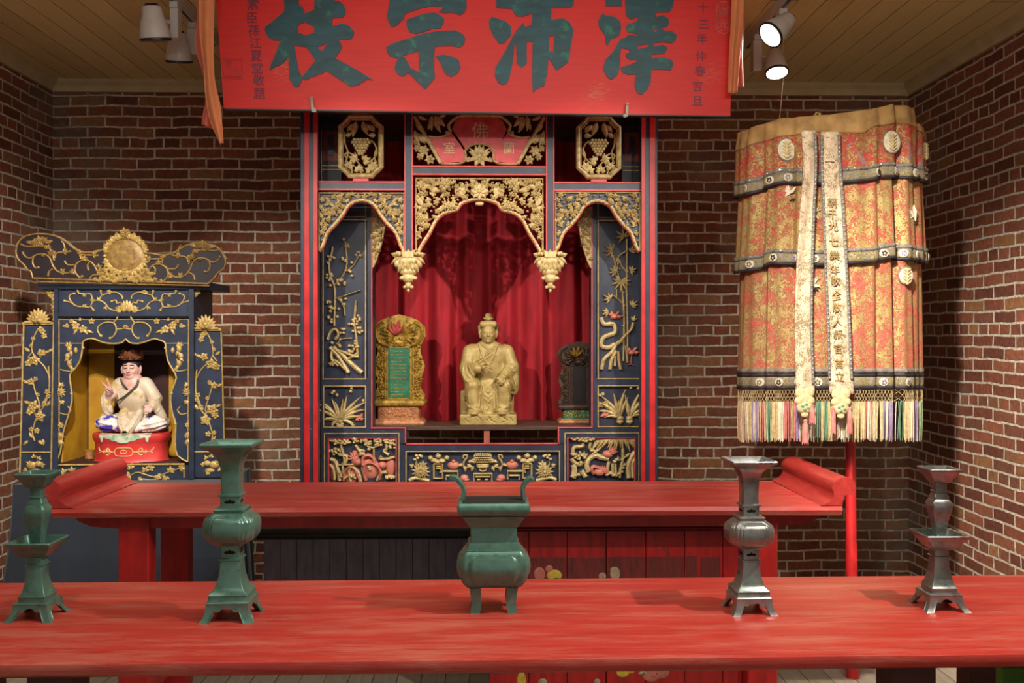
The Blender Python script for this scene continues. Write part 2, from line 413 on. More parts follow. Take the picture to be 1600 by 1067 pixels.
def plank_mat(name, w, cols, gap=(30, 24, 18), rough=.55, bmp=.4):
    m, nt, b = nodes(name); tc = N(nt, 'ShaderNodeTexCoord'); sx = N(nt, 'ShaderNodeSeparateXYZ'); nt.links.new(tc.outputs['Object'], sx.inputs[0])
    cb = N(nt, 'ShaderNodeCombineXYZ'); nt.links.new(sx.outputs[1], cb.inputs[0]); nt.links.new(sx.outputs[0], cb.inputs[1])
    br = N(nt, 'ShaderNodeTexBrick'); nt.links.new(cb.outputs[0], br.inputs['Vector']); br.inputs['Scale'].default_value = 1
    br.inputs['Brick Width'].default_value = 3.1; br.inputs['Row Height'].default_value = w; br.inputs['Mortar Size'].default_value = .0022; br.inputs['Mortar Smooth'].default_value = .2
    br.inputs['Color1'].default_value = (0, 0, 0, 1); br.inputs['Color2'].default_value = (1, 1, 1, 1); br.inputs['Mortar'].default_value = (.5, .5, .5, 1)
    c = ramp(nt, br.outputs['Color'], [(0, cols[0]), (1, cols[1])]).outputs[0]
    g = noise(nt, coords(nt, (14, .8, 14)), 4, 7, .65)
    c = mixc(nt, .5, c, ramp(nt, g, [(.3, (95, 90, 80)), (.7, (175, 170, 160))]).outputs[0], 'OVERLAY')
    f2 = ramp(nt, noise(nt, tc.outputs['Object'], 3, 4), [(.30, 0.0), (.5, 1.0)]).outputs[0]
    mm = N(nt, 'ShaderNodeMath', operation='MULTIPLY'); nt.links.new(br.outputs['Fac'], mm.inputs[0]); nt.links.new(f2, mm.inputs[1])
    c = mixc(nt, mm.outputs[0], c, gap); nt.links.new(c, b.inputs['Base Color']); b.inputs['Roughness'].default_value = rough
    iv = N(nt, 'ShaderNodeMath', operation='MULTIPLY_ADD'); nt.links.new(br.outputs['Fac'], iv.inputs[0]); iv.inputs[1].default_value = -2.0; nt.links.new(g, iv.inputs[2])
    bump(nt, b, iv.outputs[0], bmp, .004); return m
BX, BY = brick_mat('brick_back', 'x'), brick_mat('brick_side', 'y')
CEIL = plank_mat('painted_ceiling_boards', .135, ((226, 214, 168), (238, 228, 186)))
FLOOR = plank_mat('weathered_floor_boards', .11, ((158, 146, 128), (186, 174, 156)), rough=.7)
TRIM = paint('painted_trim', (204, 186, 146), (180, 162, 122), 6, rough=.5)
struct('wall_back', MB().box(XL-.2, XR+.2, YB, YB+.2, 0, ZC), BX)
struct('wall_left', MB().box(XL-.2, XL, YF, YB, 0, ZC), BY)
struct('wall_right', MB().box(XR, XR+.2, YF, YB, 0, ZC), BY)
struct('ceiling', MB().box(XL-.2, XR+.2, YF, YB+.2, ZC, ZC+.1), CEIL)
struct('floor', MB().box(XL-.2, XR+.2, YF, YB+.2, -.1, 0), FLOOR)
cm = [(0, 0), (0, -.075), (-.02, -.075), (-.028, -.04), (-.05, -.018), (-.05, 0)]
struct('trim_back', MB().prism_x([(YB+y, ZC+z) for y, z in cm], XL, XR), TRIM)
struct('trim_left', MB().prism_y([(XL-y, ZC+z) for y, z in cm], YF, YB-.05), TRIM)
struct('trim_right', MB().prism_y([(XR+y, ZC+z) for y, z in cm], YF, YB-.05), TRIM)

# ================================================================ tables
def worn_red(name, c1, c2, worn, rough=.3, streak=(2.4, 70, 70)):
    m, nt, b = nodes(name); v = coords(nt, streak); n = noise(nt, v, 2.2, 8, .65)
    c = ramp(nt, n, [(.3, c2), (.62, c1)]).outputs[0]
    n1 = noise(nt, coords(nt, (1.3, 9, 9)), 2.2, 6, .7); n2 = noise(nt, coords(nt, (5, 120, 120)), 3, 8, .85)
    a = N(nt, 'ShaderNodeMath', operation='ADD'); nt.links.new(n1, a.inputs[0]); nt.links.new(n2, a.inputs[1])
    f = ramp(nt, a.outputs[0], [(.0, 0.0), (.53, 0.0), (.62, 1.0)]); f.color_ramp.elements[1].position = 1.02/1.0 if False else .53
    a2 = N(nt, 'ShaderNodeMath', operation='MULTIPLY'); nt.links.new(a.outputs[0], a2.inputs[0]); a2.inputs[1].default_value = .5
    f = ramp(nt, a2.outputs[0], [(.485, 0.0), (.60, .72)]).outputs[0]
    c = mixc(nt, f, c, worn)
    sp = ramp(nt, noise(nt, coords(nt, (8, 40, 40)), 5, 8, .8), [(.66, 0.0), (.70, .8)]).outputs[0]
    c = mixc(nt, sp, c, (96, 70, 58))
    nt.links.new(c, b.inputs['Base Color'])
    rr = ramp(nt, n2, [(.3, rough-.04), (.7, rough+.22)]).outputs[0]; nt.links.new(rr, b.inputs['Roughness'])
    bump(nt, b, n2, .12, .003); return m
M['tabletop'] = worn_red('worn_red_tabletop', (188, 57, 47), (156, 43, 37), (188, 114, 96), .24)
M['tabletop2'] = worn_red('worn_red_rear_tabletop', (186, 62, 54), (162, 46, 42), (192, 118, 102), .3)
M['tablered'] = paint('table_leg_red', (186, 34, 32), (150, 24, 24), 7, (3, 3, 1), rough=.4, coat=.2, worn=(120, 40, 34), wlo=.62, whi=.7, wscale=12)
M['maroon'] = paint('maroon_apron', (84, 32, 28), (58, 24, 22), 6, (1, 6, 6), rough=.5)
TZ = .90
fx0, fy0 = onplane(771, 1030, TZ); fx1, fy1 = onplane(771, 904, TZ)
tab = thing('altar_table', 'long worn red altar table in the foreground carrying five pewter vessels', 'table', (0, (fy0+fy1)/2, 0))
prof = [(fy0+.012, TZ), (fy0+.004, TZ-.003), (fy0, TZ-.012), (fy0+.003, TZ-.026), (fy0+.012, TZ-.032), (fy1-.012, TZ-.032), (fy1, TZ-.026), (fy1, TZ-.006), (fy1-.006, TZ)]
mesh('tabletop', MB().prism_x(prof, -1.95, 1.95), M['tabletop'], tab)
mesh('apron', MB().box(-1.75, 1.75, fy1-.085, fy1-.06, TZ-.105, TZ-.032), M['maroon'], tab)
for x in (-.925, .895):
    mesh('leg', MB().box(x-.05, x+.05, fy0+.05, fy0+.13, 0, TZ-.032, .004), M['maroon'], tab, False)
for x in (-1.32, 1.30):
    mesh('leg', MB().box(x-.035, x+.035, fy1-.13, fy1-.05, 0, TZ-.032, .004), M['maroon'], tab, False)

tab.rotation_euler.z = .012
RZ = .90
rx, ry0 = onplane(771, 792, RZ); _, ry1 = onplane(771, 751, RZ)
rl, rr_ = onplane(80, 794, RZ)[0], onplane(1304, 784, RZ)[0]
rt = thing('side_table', 'long red altar table with scrolled upturned ends standing in front of the shrine', 'table', ((rl+rr_)/2, (ry0+ry1)/2, 0))
prof = [(ry0+.02, RZ), (ry0+.006, RZ-.003), (ry0, RZ-.018), (ry0+.008, RZ-.036), (ry0+.03, RZ-.045), (ry1-.02, RZ-.045), (ry1, RZ-.034), (ry1, RZ-.004)]
mesh('tabletop', MB().prism_x(prof, rl, rr_), M['tabletop2'], rt)
FLR = paint('scroll_end_red', (172, 52, 46), (146, 42, 38), 8, (6, 1, 6), rough=.36, coat=.2, worn=(180, 104, 78), wlo=.66, whi=.74, wscale=16, wstretch=(8, 1, 8))
def flange(xe, s):
    p = [(0, 0), (-.085, 0), (-.072, .004), (-.054, .011), (-.040, .024), (-.032, .040), (-.034, .054), (-.040, .066), (-.038, .082), (-.026, .098), (-.006, .108), (.018, .110), (.038, .104), (.050, .092), (.052, .078), (.044, .066),
         (.052, .056), (.05, .044), (.036, .04), (.024, .046), (.012, .04), (.004, .022)]
    return [(xe+s*x, RZ+z) for x, z in p]
mesh('upturned_end', MB().prism_y(flange(rl, -1), ry0+.004, ry1-.004), FLR, rt)
mesh('upturned_end', MB().prism_y(flange(rr_, 1), ry0+.004, ry1-.004), FLR, rt)
def apr(y):
    a, b, z = rl+.05, rr_-.05, RZ-.045
    pts = [(a, z), (a+.02, z-.022), (a+.07, z-.042), (a+.16, z-.050), (b-.16, z-.050), (b-.07, z-.042), (b-.02, z-.022), (b, z)]
    return MB().prism_y(pts, y, y+.022)
mesh('apron', apr(ry0+.085), M['tablered'], rt, False); mesh('apron', apr(ry1-.075), M['tablered'], rt, False)
lxl, lxr = unproj(211, 830, ry0+.09)[0], unproj(1190, 830, ry0+.09)[0]
for x in (lxl, lxr):
    for y in (ry0+.05, ry1-.15):
        mesh('leg', MB().box(x-.06, x+.06, y+.02, y+.11, 0, RZ-.045, .006), M['tablered'], rt, False)
    mesh('foot_rail', MB().box(x-.04, x+.04, ry0+.16, ry1-.13, .12, .20, .004), M['tablered'], rt, False)
# red cupboard below the rear table
cb0 = unproj(765, 900, ry0+.16)[0]; cb1 = lxr-.062
yc = ry0+.15
cup = thing('painted_cupboard', 'low red plank cupboard with painted flowers standing under the rear table', 'cupboard', ((cb0+cb1)/2, yc+.2, 0))
mesh('body', MB().box(cb0, cb1, yc+.02, ry1-.18, .05, RZ-.12), M['tablered'], cup, False)
PC = PL(yc, 980, 900)
M['plankred'] = paint('cupboard_red', (176, 30, 30), (136, 22, 22), 6, (6, 6, 1), rough=.42, worn=(96, 40, 30), wlo=.6, whi=.72, wscale=6, wstretch=(3, 3, 1))
M['plankworn'] = paint('cupboard_worn_patch', (120, 34, 30), (84, 30, 26), 14, (8, 8, 1), rough=.55, worn=(60, 34, 28), wlo=.5, whi=.7, wscale=10, wstretch=(8, 8, 1))
edges = [765, 826, 886, 947, 1009, 1070, 1130, 1189]
for i in range(7):
    a = PC(edges[i]+(1.2 if i == 3 else .5), 0)[0]; b = min(PC(edges[i+1]-(1.2 if i == 2 else .4), 0)[0], cb1)
    mesh('plank', MB().box(a, b, yc, yc+.02, .05, RZ-.125, .0015), M['plankred'], cup, False)
pm = MB(PC, yc)
for a, b, c, d in ((826, 870, 885, 1040), (887, 871, 946, 1040), (948, 870, 1008, 905), (1010, 870, 1069, 905), (1072, 869, 1090, 905), (1095, 871, 1126, 910)): pm.pbox(a, b, c, d, .0012)
mesh('worn_patch', pm, M['plankworn'], cup, False)
pc = lambda n, c: paint(n, c, tuple(x*.8 for x in c), 30, rough=.5, worn=(120, 50, 40), wlo=.6, whi=.66, wscale=40)
M['pyel'], M['ppink'], M['pgreen'], M['pgrey'], M['pblk'] = pc('painted_yellow', (206, 178, 60)), pc('painted_pink', (190, 110, 96)), pc('painted_green', (40, 112, 84)), pc('painted_buff', (170, 150, 120)), pc('painted_black', (40, 40, 40))
flm = [M['pyel'], M['ppink'], M['pgreen'], M['pgrey'], M['pblk']]
for mi, x, y, rx_, ry_ in ((1, 843, 896, 9, 11), (1, 858, 888, 6, 6), (0, 866, 898, 12, 9), (4, 868, 904, 7, 4), (3, 941, 900, 6, 6), (3, 961, 896, 8, 11), (3, 958, 890, 5, 4),
                         (0, 815, 1062, 7, 14), (3, 848, 1064, 7, 5), (0, 973, 1050, 10, 8), (0, 985, 1046, 8, 6), (1, 1018, 1056, 14, 9), (1, 1034, 1050, 12, 10), (3, 1005, 1052, 8, 3), (3, 933, 1064, 5, 4),
                         (2, 1178, 1046, 14, 12), (0, 1174, 1060, 7, 10), (2, 1186, 1062, 6, 14)):
    mesh(('painted_petal', 'painted_petal', 'painted_leaf', 'bare_patch', 'painted_stamen')[mi], MB(PC, yc-.0012).dome(x, y, rx_, ry_, .0016, 14), flm[mi], cup)
if 0: mesh('painted_flowers', fl, [M['pyel'], M['ppink'], M['pgreen'], M['pgrey'], M['pblk']], cup)
# black base cabinet carrying the shrine
PBk = PL(4.62, 700, 860)
bx0, bzt = PBk(413, 824); bx1 = PBk(1082, 0)[0]
SLATE = paint('slate_boards', (118, 118, 138), (94, 94, 114), 9, (4, 4, 1), rough=.45, worn=(120, 96, 60), wlo=.70, whi=.74, wscale=14, wstretch=(8, 8, 1))
base = thing('base_cabinet', 'low black boarded cabinet with moulded top edge beneath the central shrine', 'cabinet', ((bx0+bx1)/2, 4.95, 0))
mesh('body', MB().box(bx0, bx1, 4.64, 5.46, .0, bzt-.055), M['navydk'], base, False)
for i in range(26):
    w_ = (bx1-bx0)/26; mesh('plank', MB().box(bx0+i*w_+.0008, bx0+(i+1)*w_-.0008, 4.622, 4.64, .03, bzt-.05, .0015), SLATE, base, False) if i < 14 else None
mp_ = [(4.60, bzt), (4.585, bzt-.006), (4.588, bzt-.02), (4.60, bzt-.026), (4.60, bzt-.036), (4.606, bzt-.044), (4.62, bzt-.055), (5.47, bzt-.055), (5.47, bzt)]
mesh('top_moulding', MB().prism_x(mp_, bx0-.03, bx1+.03), M['black'], base, False)
# green box on the floor at right
gx, gz = unproj(1567, 1030, 2.72)
g = MB().box(gx, gx+.4, 2.72, 2.86, 0, .62, .006)
go = thing('green_box', 'green painted box on the floor under the right end of the front table', 'box', (gx+.2, 2.79, 0))
GREEN = paint('green_paint', (74, 120, 30), (52, 92, 24), 5, rough=.5)
mesh('body', g, GREEN, go, False); mesh('lid', MB().box(gx-.008, gx+.408, 2.712, 2.868, .62, .645, .004), GREEN, go, False)
# cloth covered stand under the left shrine
BLUE = paint('blue_cloth', (18, 31, 46), (12, 22, 34), 5, rough=.85, bmp=.2, sheen=.2)
PT = PL(5.0, 180, 800)
sx0, sz = PT(22, 757); sx1 = PT(345, 0)[0]
cl = MB(); rows = 14; per = []
for i in range(161):
    t = i/160*4; side = int(t) if t < 4 else 3; f = t-side
    x0_, x1_, y0_, y1_ = sx0, sx1, 5.0, 5.62
    p = {0: (x0_+(x1_-x0_)*f, y0_), 1: (x1_, y0_+(y1_-y0_)*f), 2: (x1_-(x1_-x0_)*f, y1_), 3: (x0_, y1_-(y1_-y0_)*f)}[side]; per.append(p)
cx_, cy_ = (sx0+sx1)/2, 5.31
zt = sz
for r in range(rows+1):
    d = r/rows
    for i, (x, y) in enumerate(per):
        dx, dy = x-cx_, y-cy_; fl_ = 1+.02*d+.16*d*d*(1 if x < cx_-.3 and abs(y-5.0) < .5 and dx < -.4 else .15)
        wv = .018*d*math.sin(i*.9)+.012*d*math.sin(i*.37+1)
        cl.v.append((cx_+dx*fl_+wv*(1 if abs(dx) > .45 else 0), max(4.93, cy_+dy*(1+.03*d)+wv*(0 if abs(dx) > .47 else 1)), zt*(1-d)+.012*d))
n_ = len(per)
for r in range(rows):
    for i in range(n_-1): cl.f.append((r*n_+i, r*n_+i+1, (r+1)*n_+i+1, (r+1)*n_+i)); cl.m.append(0)
cl.f.append(tuple(range(n_-1))); cl.m.append(0)
tst = thing('cloth_covered_stand', 'low stand under a floor length dark blue cloth beneath the left shrine', 'stand', (cx_, cy_, 0))
mesh('cloth_cover', cl, BLUE, tst); mesh('stand_body', MB().box(sx0+.03, sx1-.03, 5.03, 5.59, .02, zt-.01), M['brown'], tst, False)
# ================================================================ pewter altar vessels
def pewter(name, green, dark=.5, gc=(92, 134, 120)):
    m, nt, b = nodes(name); v = coords(nt); n = noise(nt, v, 9, 5, .6); n2 = noise(nt, v, 42, 6, .65)
    base = ramp(nt, n2, [(.3, (136, 134, 134)), (.65, (166, 163, 161))]).outputs[0]
    gcol = ramp(nt, n2, [(.3, tuple(x*.88 for x in gc)), (.7, tuple(min(255, x*1.08) for x in gc))]).outputs[0]
    f = ramp(nt, n, [(green-.14, 1.0), (green+.14, .12)]).outputs[0]
    c = mixc(nt, f, base, gcol); nt.links.new(c, b.inputs['Base Color'])
    mt = N(nt, 'ShaderNodeMath', operation='MULTIPLY_ADD'); nt.links.new(f, mt.inputs[0]); mt.inputs[1].default_value = -.4; mt.inputs[2].default_value = .8; nt.links.new(mt.outputs[0], b.inputs['Metallic'])
    nt.links.new(ramp(nt, n2, [(.3, .24), (.7, .38)]).outputs[0], b.inputs['Roughness']); bump(nt, b, n2, .04, .002); return m
PWG, PWS = pewter('verdigris_pewter', .72), pewter('polished_pewter', .38)
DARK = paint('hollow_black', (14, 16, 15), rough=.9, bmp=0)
def footplate(mb, x0, x1, ztop, out, z0=0.0):
    "one side of the bracket foot: cusped apron between two flaring legs, lying in the xz plane at y=0"
def bracket_foot(mb, w0, w1, h):
    "square stand: four flaring corner legs and a cusped apron on each side"
    segs = 24
    for q in range(4):
        ca, sa = (1, 0, -1, 0)[q], (0, 1, 0, -1)[q]
        outer = []; 
        for i in range(segs+1):
            t = -1+2*i/segs; a = abs(t)
            if a > .66: zb = 0.0
            elif a > .56: zb = h*.62*((.66-a)/.10)**.5
            elif a > .26: zb = h*(.62-.08*math.sin(PI*(a-.26)/.30))
            else: zb = h*(.66+.10*(1-a/.30))
            outer.append((t, zb))
        rows = []; L = 5
        for j in range(L+1):
            row = []
            for t, zb in outer:
                z = h-(h-zb)*j/L; d = 1-z/h
                fl = w0+(w1-w0)*(d**3.0)*(1 if abs(t) > .6 else .45+.55*abs(t)/.6)
                row.append((t*fl, -fl*(1 if True else 1), z))
            rows.append(row)
        for inner in (0, 1):
            vs = [(x*ca*(1-.06*inner)-y*sa*(1-.06*inner), x*sa*(1-.06*inner)+y*ca*(1-.06*inner), z+(.0 if not inner else .0)) for r in rows for x, y, z in r]; n = segs+1; fs = []
            for j in range(L):
                for i in range(segs): fs.append((j*n+i, j*n+i+1, (j+1)*n+i+1, (j+1)*n+i))
            if not inner: k0 = len(mb.v)
            mb.add(vs, fs)
        k1 = k0+len(rows)*(segs+1)
        for i in range(segs):
            a = k0+L*(segs+1)+i; b = k1+L*(segs+1)+i; mb.f.append((a, a+1, b+1, b)); mb.m.append(0)
        mb.box(*( (-w0*.96, w0*.96, -w0*.96, w0*.96, h*.82, h) )) if q == 0 else None
def vase_stick(px, py, mat, label, rz=0.0, sc_=1.0):
    x, y = onplane(px, py, TZ); t = thing('altar_vase', label, 'vase', (x, y, TZ), 0, None)
    u = .000426*sc_; Z = lambda c: (1035-c)*u
    m = MB(); bracket_foot(m, .049*sc_, .062*sc_, Z(932)); mesh('foot', m, mat, t, local=True)
    m = MB().loft([(Z(932), .050*sc_, .050*sc_, .003), (Z(924), .046*sc_, .046*sc_, .003), (Z(898), .044*sc_, .044*sc_, .002), (Z(892), .047*sc_, .047*sc_, .002), (Z(886), .044*sc_, .044*sc_, .003), (Z(870), .036*sc_, .036*sc_, .003),
                   (Z(845), .031*sc_, .031*sc_, .003), (Z(800), .0265*sc_, .0265*sc_, .003), (Z(760), .0245*sc_, .0245*sc_, .003), (Z(714), .023*sc_, .023*sc_, .003), (Z(710), .0265*sc_, .0265*sc_, .002), (Z(702), .0265*sc_, .0265*sc_, .002), (Z(698), .022*sc_, .022*sc_, .002), (Z(636), .022*sc_, .022*sc_, .002)])
    for a in (0, 1):
        for s in (-1, 1):
            pass
    mesh('pedestal', m, mat, t, local=True)
    b = [(636, .022), (634, .027), (627, .028), (620, .033), (608, .043), (588, .0505), (560, .0535), (530, .0545), (498, .0535), (474, .049), (456, .041), (447, .034), (440, .035), (430, .036), (424, .033), (420, .024)]
    m = MB().loft([(Z(c), r*sc_, r*sc_, .013 if 450 < c < 615 else .003) for c, r in b])
    for ax in (0, 1):
        pr = [(612, .040), (602, .049), (582, .0560), (556, .0585), (530, .0592), (502, .0585), (480, .0550), (464, .047), (456, .041)]
        for e, wf, c0 in ((0, .80, 0), (.0025, .68, 1)):
            m.loft([(Z(c), (r*.74 if ax == 0 else r)*sc_*(wf/.80 if ax == 0 else 1)+(e if ax else 0), (r if ax == 0 else r*.74)*sc_*(1 if ax == 0 else wf/.80)+(e if not ax else 0), .008) for c, r in pr[c0:len(pr)-c0]])
    mesh('bulb', m, mat, t, local=True)
    m = MB().loft([(Z(420), .0225*sc_, .0225*sc_, .002), (Z(362), .0225*sc_, .0225*sc_, .002), (Z(358), .027*sc_, .027*sc_, .002), (Z(350), .027*sc_, .027*sc_, .002), (Z(345), .0215*sc_, .0215*sc_, .003), (Z(260), .0215*sc_, .0215*sc_, .003),
                   (Z(190), .023*sc_, .023*sc_, .003), (Z(140), .030*sc_, .030*sc_, .003), (Z(110), .041*sc_, .041*sc_, .003), (Z(92), .053*sc_, .053*sc_, .003), (Z(80), .061*sc_, .061*sc_, .003), (Z(68), .062*sc_, .062*sc_, .003), (Z(62), .060*sc_, .060*sc_, .003),
                   (Z(66), .056*sc_, .056*sc_, .003), (Z(90), .045*sc_, .045*sc_, .003), (Z(130), .024*sc_, .024*sc_, .003), (Z(200), .015*sc_, .015*sc_, .003)])
    mesh('neck', m, mat, t, local=True)
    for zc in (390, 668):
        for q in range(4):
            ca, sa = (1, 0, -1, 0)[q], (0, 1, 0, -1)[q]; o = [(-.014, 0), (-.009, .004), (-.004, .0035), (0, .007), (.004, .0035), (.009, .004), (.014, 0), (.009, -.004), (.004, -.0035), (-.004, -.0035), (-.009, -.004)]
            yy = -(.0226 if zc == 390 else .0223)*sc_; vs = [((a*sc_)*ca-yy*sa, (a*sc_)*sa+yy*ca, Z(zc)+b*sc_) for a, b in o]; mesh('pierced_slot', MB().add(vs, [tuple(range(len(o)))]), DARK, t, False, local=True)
    t.rotation_euler.z = rz; return t
def pricket(px, py, mat, label, rz=0.0):
    x, y = onplane(px, py, TZ); t = thing('candlestick', label, 'candlestick', (x, y, TZ), 0, None)
    u = .000355; Z = lambda c: (1035-c)*u
    m = MB(); bracket_foot(m, .040, .055, Z(925)); mesh('foot', m, mat, t, local=True)
    m = MB().loft([(Z(925), .041, .041, .004), (Z(918), .036, .036, .003), (Z(916), .031, .031, .002), (Z(892), .031, .031, .002), (Z(886), .033, .033, .002), (Z(880), .030, .030, .002), (Z(850), .0255, .0255, .003), (Z(800), .0215, .0215, .003), (Z(740), .0185, .0185, .003), (Z(688), .0175, .0175, .003),
                   (Z(684), .021, .021, .002), (Z(677), .021, .021, .002), (Z(673), .017, .017, .002), (Z(630), .017, .017, .002)])
    mesh('pedestal', m, mat, t, local=True)
    def tray(c0, c1, r0, r1):
        h = Z(c1)-Z(c0)
        return MB().loft([(Z(c0), r0*.8, r0*.8, .003), (Z(c0)+h*.08, r0, r0, .004), (Z(c0)+h*.4, r0+(r1-r0)*.35, r0+(r1-r0)*.35, .004), (Z(c0)+h*.7, r0+(r1-r0)*.78, r0+(r1-r0)*.78, .004), (Z(c0)+h*.8, r1, r1, .004), (Z(c0)+h*.95, r1+.001, r1+.001, .004), (Z(c1), r1-.001, r1-.001, .004),
                          (Z(c1)-.001, r1-.005, r1-.005, .003), (Z(c0)+h*.5, r0+(r1-r0)*.45, r0+(r1-r0)*.45, .003), (Z(c0)+h*.35, r0*.9, r0*.9, .003)])
    mesh('drip_tray', tray(628, 518, .031, .052), mat, t, local=True)
    m = MB().loft([(Z(600), .0105, .0105, .002), (Z(520), .0125, .0125, .002), (Z(440), .0165, .0165, .003), (Z(380), .0215, .0215, .004), (Z(340), .0245, .0245, .006), (Z(312), .0245, .0245, .006), (Z(292), .020, .020, .004), (Z(285), .0175, .0175, .002), (Z(270), .0175, .0175, .002), (Z(264), .0165, .0165, .002),
                   (Z(240), .013, .013, .002), (Z(236), .0155, .0155, .002), (Z(230), .0155, .0155, .002), (Z(226), .0115, .0115, .002), (Z(170), .0135, .0135, .002)])
    mesh('stem', m, mat, t, local=True)
    mesh('candle_cup', tray(170, 70, .022, .0385), mat, t, local=True)
    t.rotation_euler.z = rz; return t
vase_stick(363, 963, PWG, 'tall green-tinged square pewter vase on the left side of the front table')
vase_stick(1170, 953, PWS, 'silvery square pewter vase with bulbous middle on the right side of the front table', .05, .885)
pricket(59, 963, PWG, 'two-tiered greenish pewter candlestick at the left end of the front table')
pricket(1467, 948, PWS, 'two-tiered silvery pewter candlestick at the right end of the front table', .0)
# censer
cx0, cy0 = onplane(771, 951, TZ)
ct = thing('incense_burner', 'rectangular green pewter incense burner on four legs with two upright handles', 'incense burner', (cx0, cy0, TZ))
u = .000332; Z = lambda c: (1030-c)*u
m = MB().loft([(Z(c), a, b, r) for c, a, b, r in ((845, .060, .038, .004), (838, .066, .044, .006), (810, .075, .050, .012), (770, .082, .055, .018), (700, .0845, .058, .020), (640, .082, .055, .018), (600, .074, .050, .012), (580, .067, .045, .006),
   (576, .0675, .0455, .004), (570, .064, .043, .003), (545, .0625, .042, .003), (525, .0605, .040, .003), (520, .056, .036, .003), (412, .056, .036, .003), (408, .059, .039, .003), (398, .060, .040, .002), (335, .074, .052, .003), (328, .0755, .0535, .003), (322, .073, .051, .003),
   (318, .079, .056, .004), (300, .0855, .060, .004), (270, .0875, .062, .005), (240, .0855, .060, .004), (230, .081, .056, .004), (228, .076, .052, .003))], cap=False)
mesh('bowl', m, PWG, ct, local=True)
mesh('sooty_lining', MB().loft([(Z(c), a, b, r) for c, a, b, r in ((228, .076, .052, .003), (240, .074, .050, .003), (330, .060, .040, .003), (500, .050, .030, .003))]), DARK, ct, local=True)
mesh('underside', MB().loft([(Z(846), .0598, .0378, .004), (Z(840), .062, .040, .004)]), PWG, ct, local=True)
m = MB()
pan = [(815, .062), (790, .071), (745, .078), (700, .080), (655, .077), (625, .070), (610, .062)]
m.loft([(Z(c), r*.80, r*.735+.004 if False else .0630-.010*abs((700-c)/110)**2, .010) for c, r in pan])
m.loft([(Z(c), r*.74, .0672-.012*abs((700-c)/100)**2, .010) for c, r in pan[1:-1]])
m.loft([(Z(c), .0875-.012*abs((700-c)/110)**2, r*.5, .010) for c, r in pan])
m.loft([(Z(c), .0900-.012*abs((700-c)/100)**2, r*.44, .010) for c, r in pan[1:-1]])
mesh('raised_panel', m, PWG, ct, local=True)
for sx in (-1, 1):
    for sy in (-1, 1):
        rows = []; zs = [(Z(850), 0.0), (Z(900), .002), (Z(950), .003), (Z(990), .001), (Z(1015), -.001), (0, -.003)]
        m = MB(); vs = []; fs = []
        for i, (z, o) in enumerate(zs):
            w_ = .0125*(1-.10*i/5); xc = sx*(.046-o*1.0-(.004*i/5)); yc_ = sy*(.030-o*.6)
            for a, b in ((-1, -1), (1, -1), (1, 1), (-1, 1)): vs.append((xc+a*w_, yc_+b*.008, z))
        for i in range(5):
            for k in range(4): fs.append((i*4+k, i*4+(k+1) % 4, (i+1)*4+(k+1) % 4, (i+1)*4+k))
        fs.append((0, 1, 2, 3)); fs.append((23, 22, 21, 20)); m.add(vs, fs); mesh('leg', m, PWG, ct, local=True)
    pts = [(.076, 0, Z(300)), (.077, 0, Z(250)), (.074, 0, Z(205)), (.072, 0, Z(165)), (.076, 0, Z(125)), (.085, 0, Z(90)), (.094, 0, Z(66)), (.101, 0, Z(62)), (.103, 0, Z(72))]
    if sx > 0: pts = [(p[0]-.002*max(0, i-3), 0, p[2]-.002*max(0, i-4)) for i, p in enumerate(pts)]
    P = smoothpts(pts, 3); m = MB(); vs = []; fs = []
    for i, p in enumerate(P):
        a = P[max(0, i-1)]; b = P[min(len(P)-1, i+1)]; d = Vector((b[0]-a[0], 0, b[2]-a[2])).normalized(); nx, nz = -d.z, d.x
        for ww, tt in ((-.012, -.005), (.012, -.005), (.013, .0035), (.007, .0065), (-.007, .0065), (-.013, .0035)):
            vs.append((sx*(p[0]+nx*tt), ww, p[2]+nz*tt))
    for i in range(len(P)-1):
        for k in range(6): fs.append((i*6+k, i*6+(k+1) % 6, (i+1)*6+(k+1) % 6, (i+1)*6+k))
    fs.append(tuple(range(6))); fs.append(tuple(range((len(P)-1)*6, len(P)*6))); m.add(vs, fs); mesh('handle', m, PWG, ct, local=True)
ct.rotation_euler.z = .02
# ================================================================ central carved shrine
YFp, YBp = 4.75, 4.98
PF, PB = PL(YFp, 749, 400), PL(YBp, 749, 560)
GM, NV, NVD, RP, RD, GL = M['gold'], M['navy'], M['navydk'], M['redpink'], M['red'], M['goldflat']
sh = thing('carved_shrine', 'tall central red and navy shrine with gilded openwork arches, carved screens and niche', 'shrine', (PF(749, 0)[0], 5.0, bzt))
zb = bzt; ztop = PF(0, 176)[1]
XPL = ((472, 499), (1001, 1027))
for a, b in XPL:
    x0 = PF(a, 0)[0]; x1 = PF(b, 0)[0]
    mesh('corner_post', MB().box(x0, x1, YFp-.03, YFp+.04, zb, ztop, .003), NV, sh, False)
    p = MB(PF, YFp-.03); out = a < 700
    for c, d, h in (((478, 486.5, .005), (492, 499.5, .006)) if out else ((1001, 1007.5, .006), (1014, 1023, .005))):
        p.box(PF(c, 0)[0], PF(d, 0)[0], YFp-.03-h, YFp-.028, zb, ztop, .002)
    mesh('red_moulding', p, RD, sh, False, 'red painted fillet')
    # pale bevel capping
    c = 482 if out else 1011
    q = MB(PF, YFp-.03); q.strip([(c-6, 182), (c-4, 186), (c+1, 186), (c+4, 190)] if False else [(c-7, 210), (c-7, 188), (c-3, 183), (c+3, 183), (c+7, 188), (c+7, 210)], .8, .004, 1)
    mesh('bevelled_cap', q, NV, sh)
    # side wall of the cabinet
    mesh('side_panel', MB().box(x0+.004 if out else x1-.024, x0+.024 if out else x1-.004, YFp+.04, 5.46, zb, ztop), NVD, sh, False)
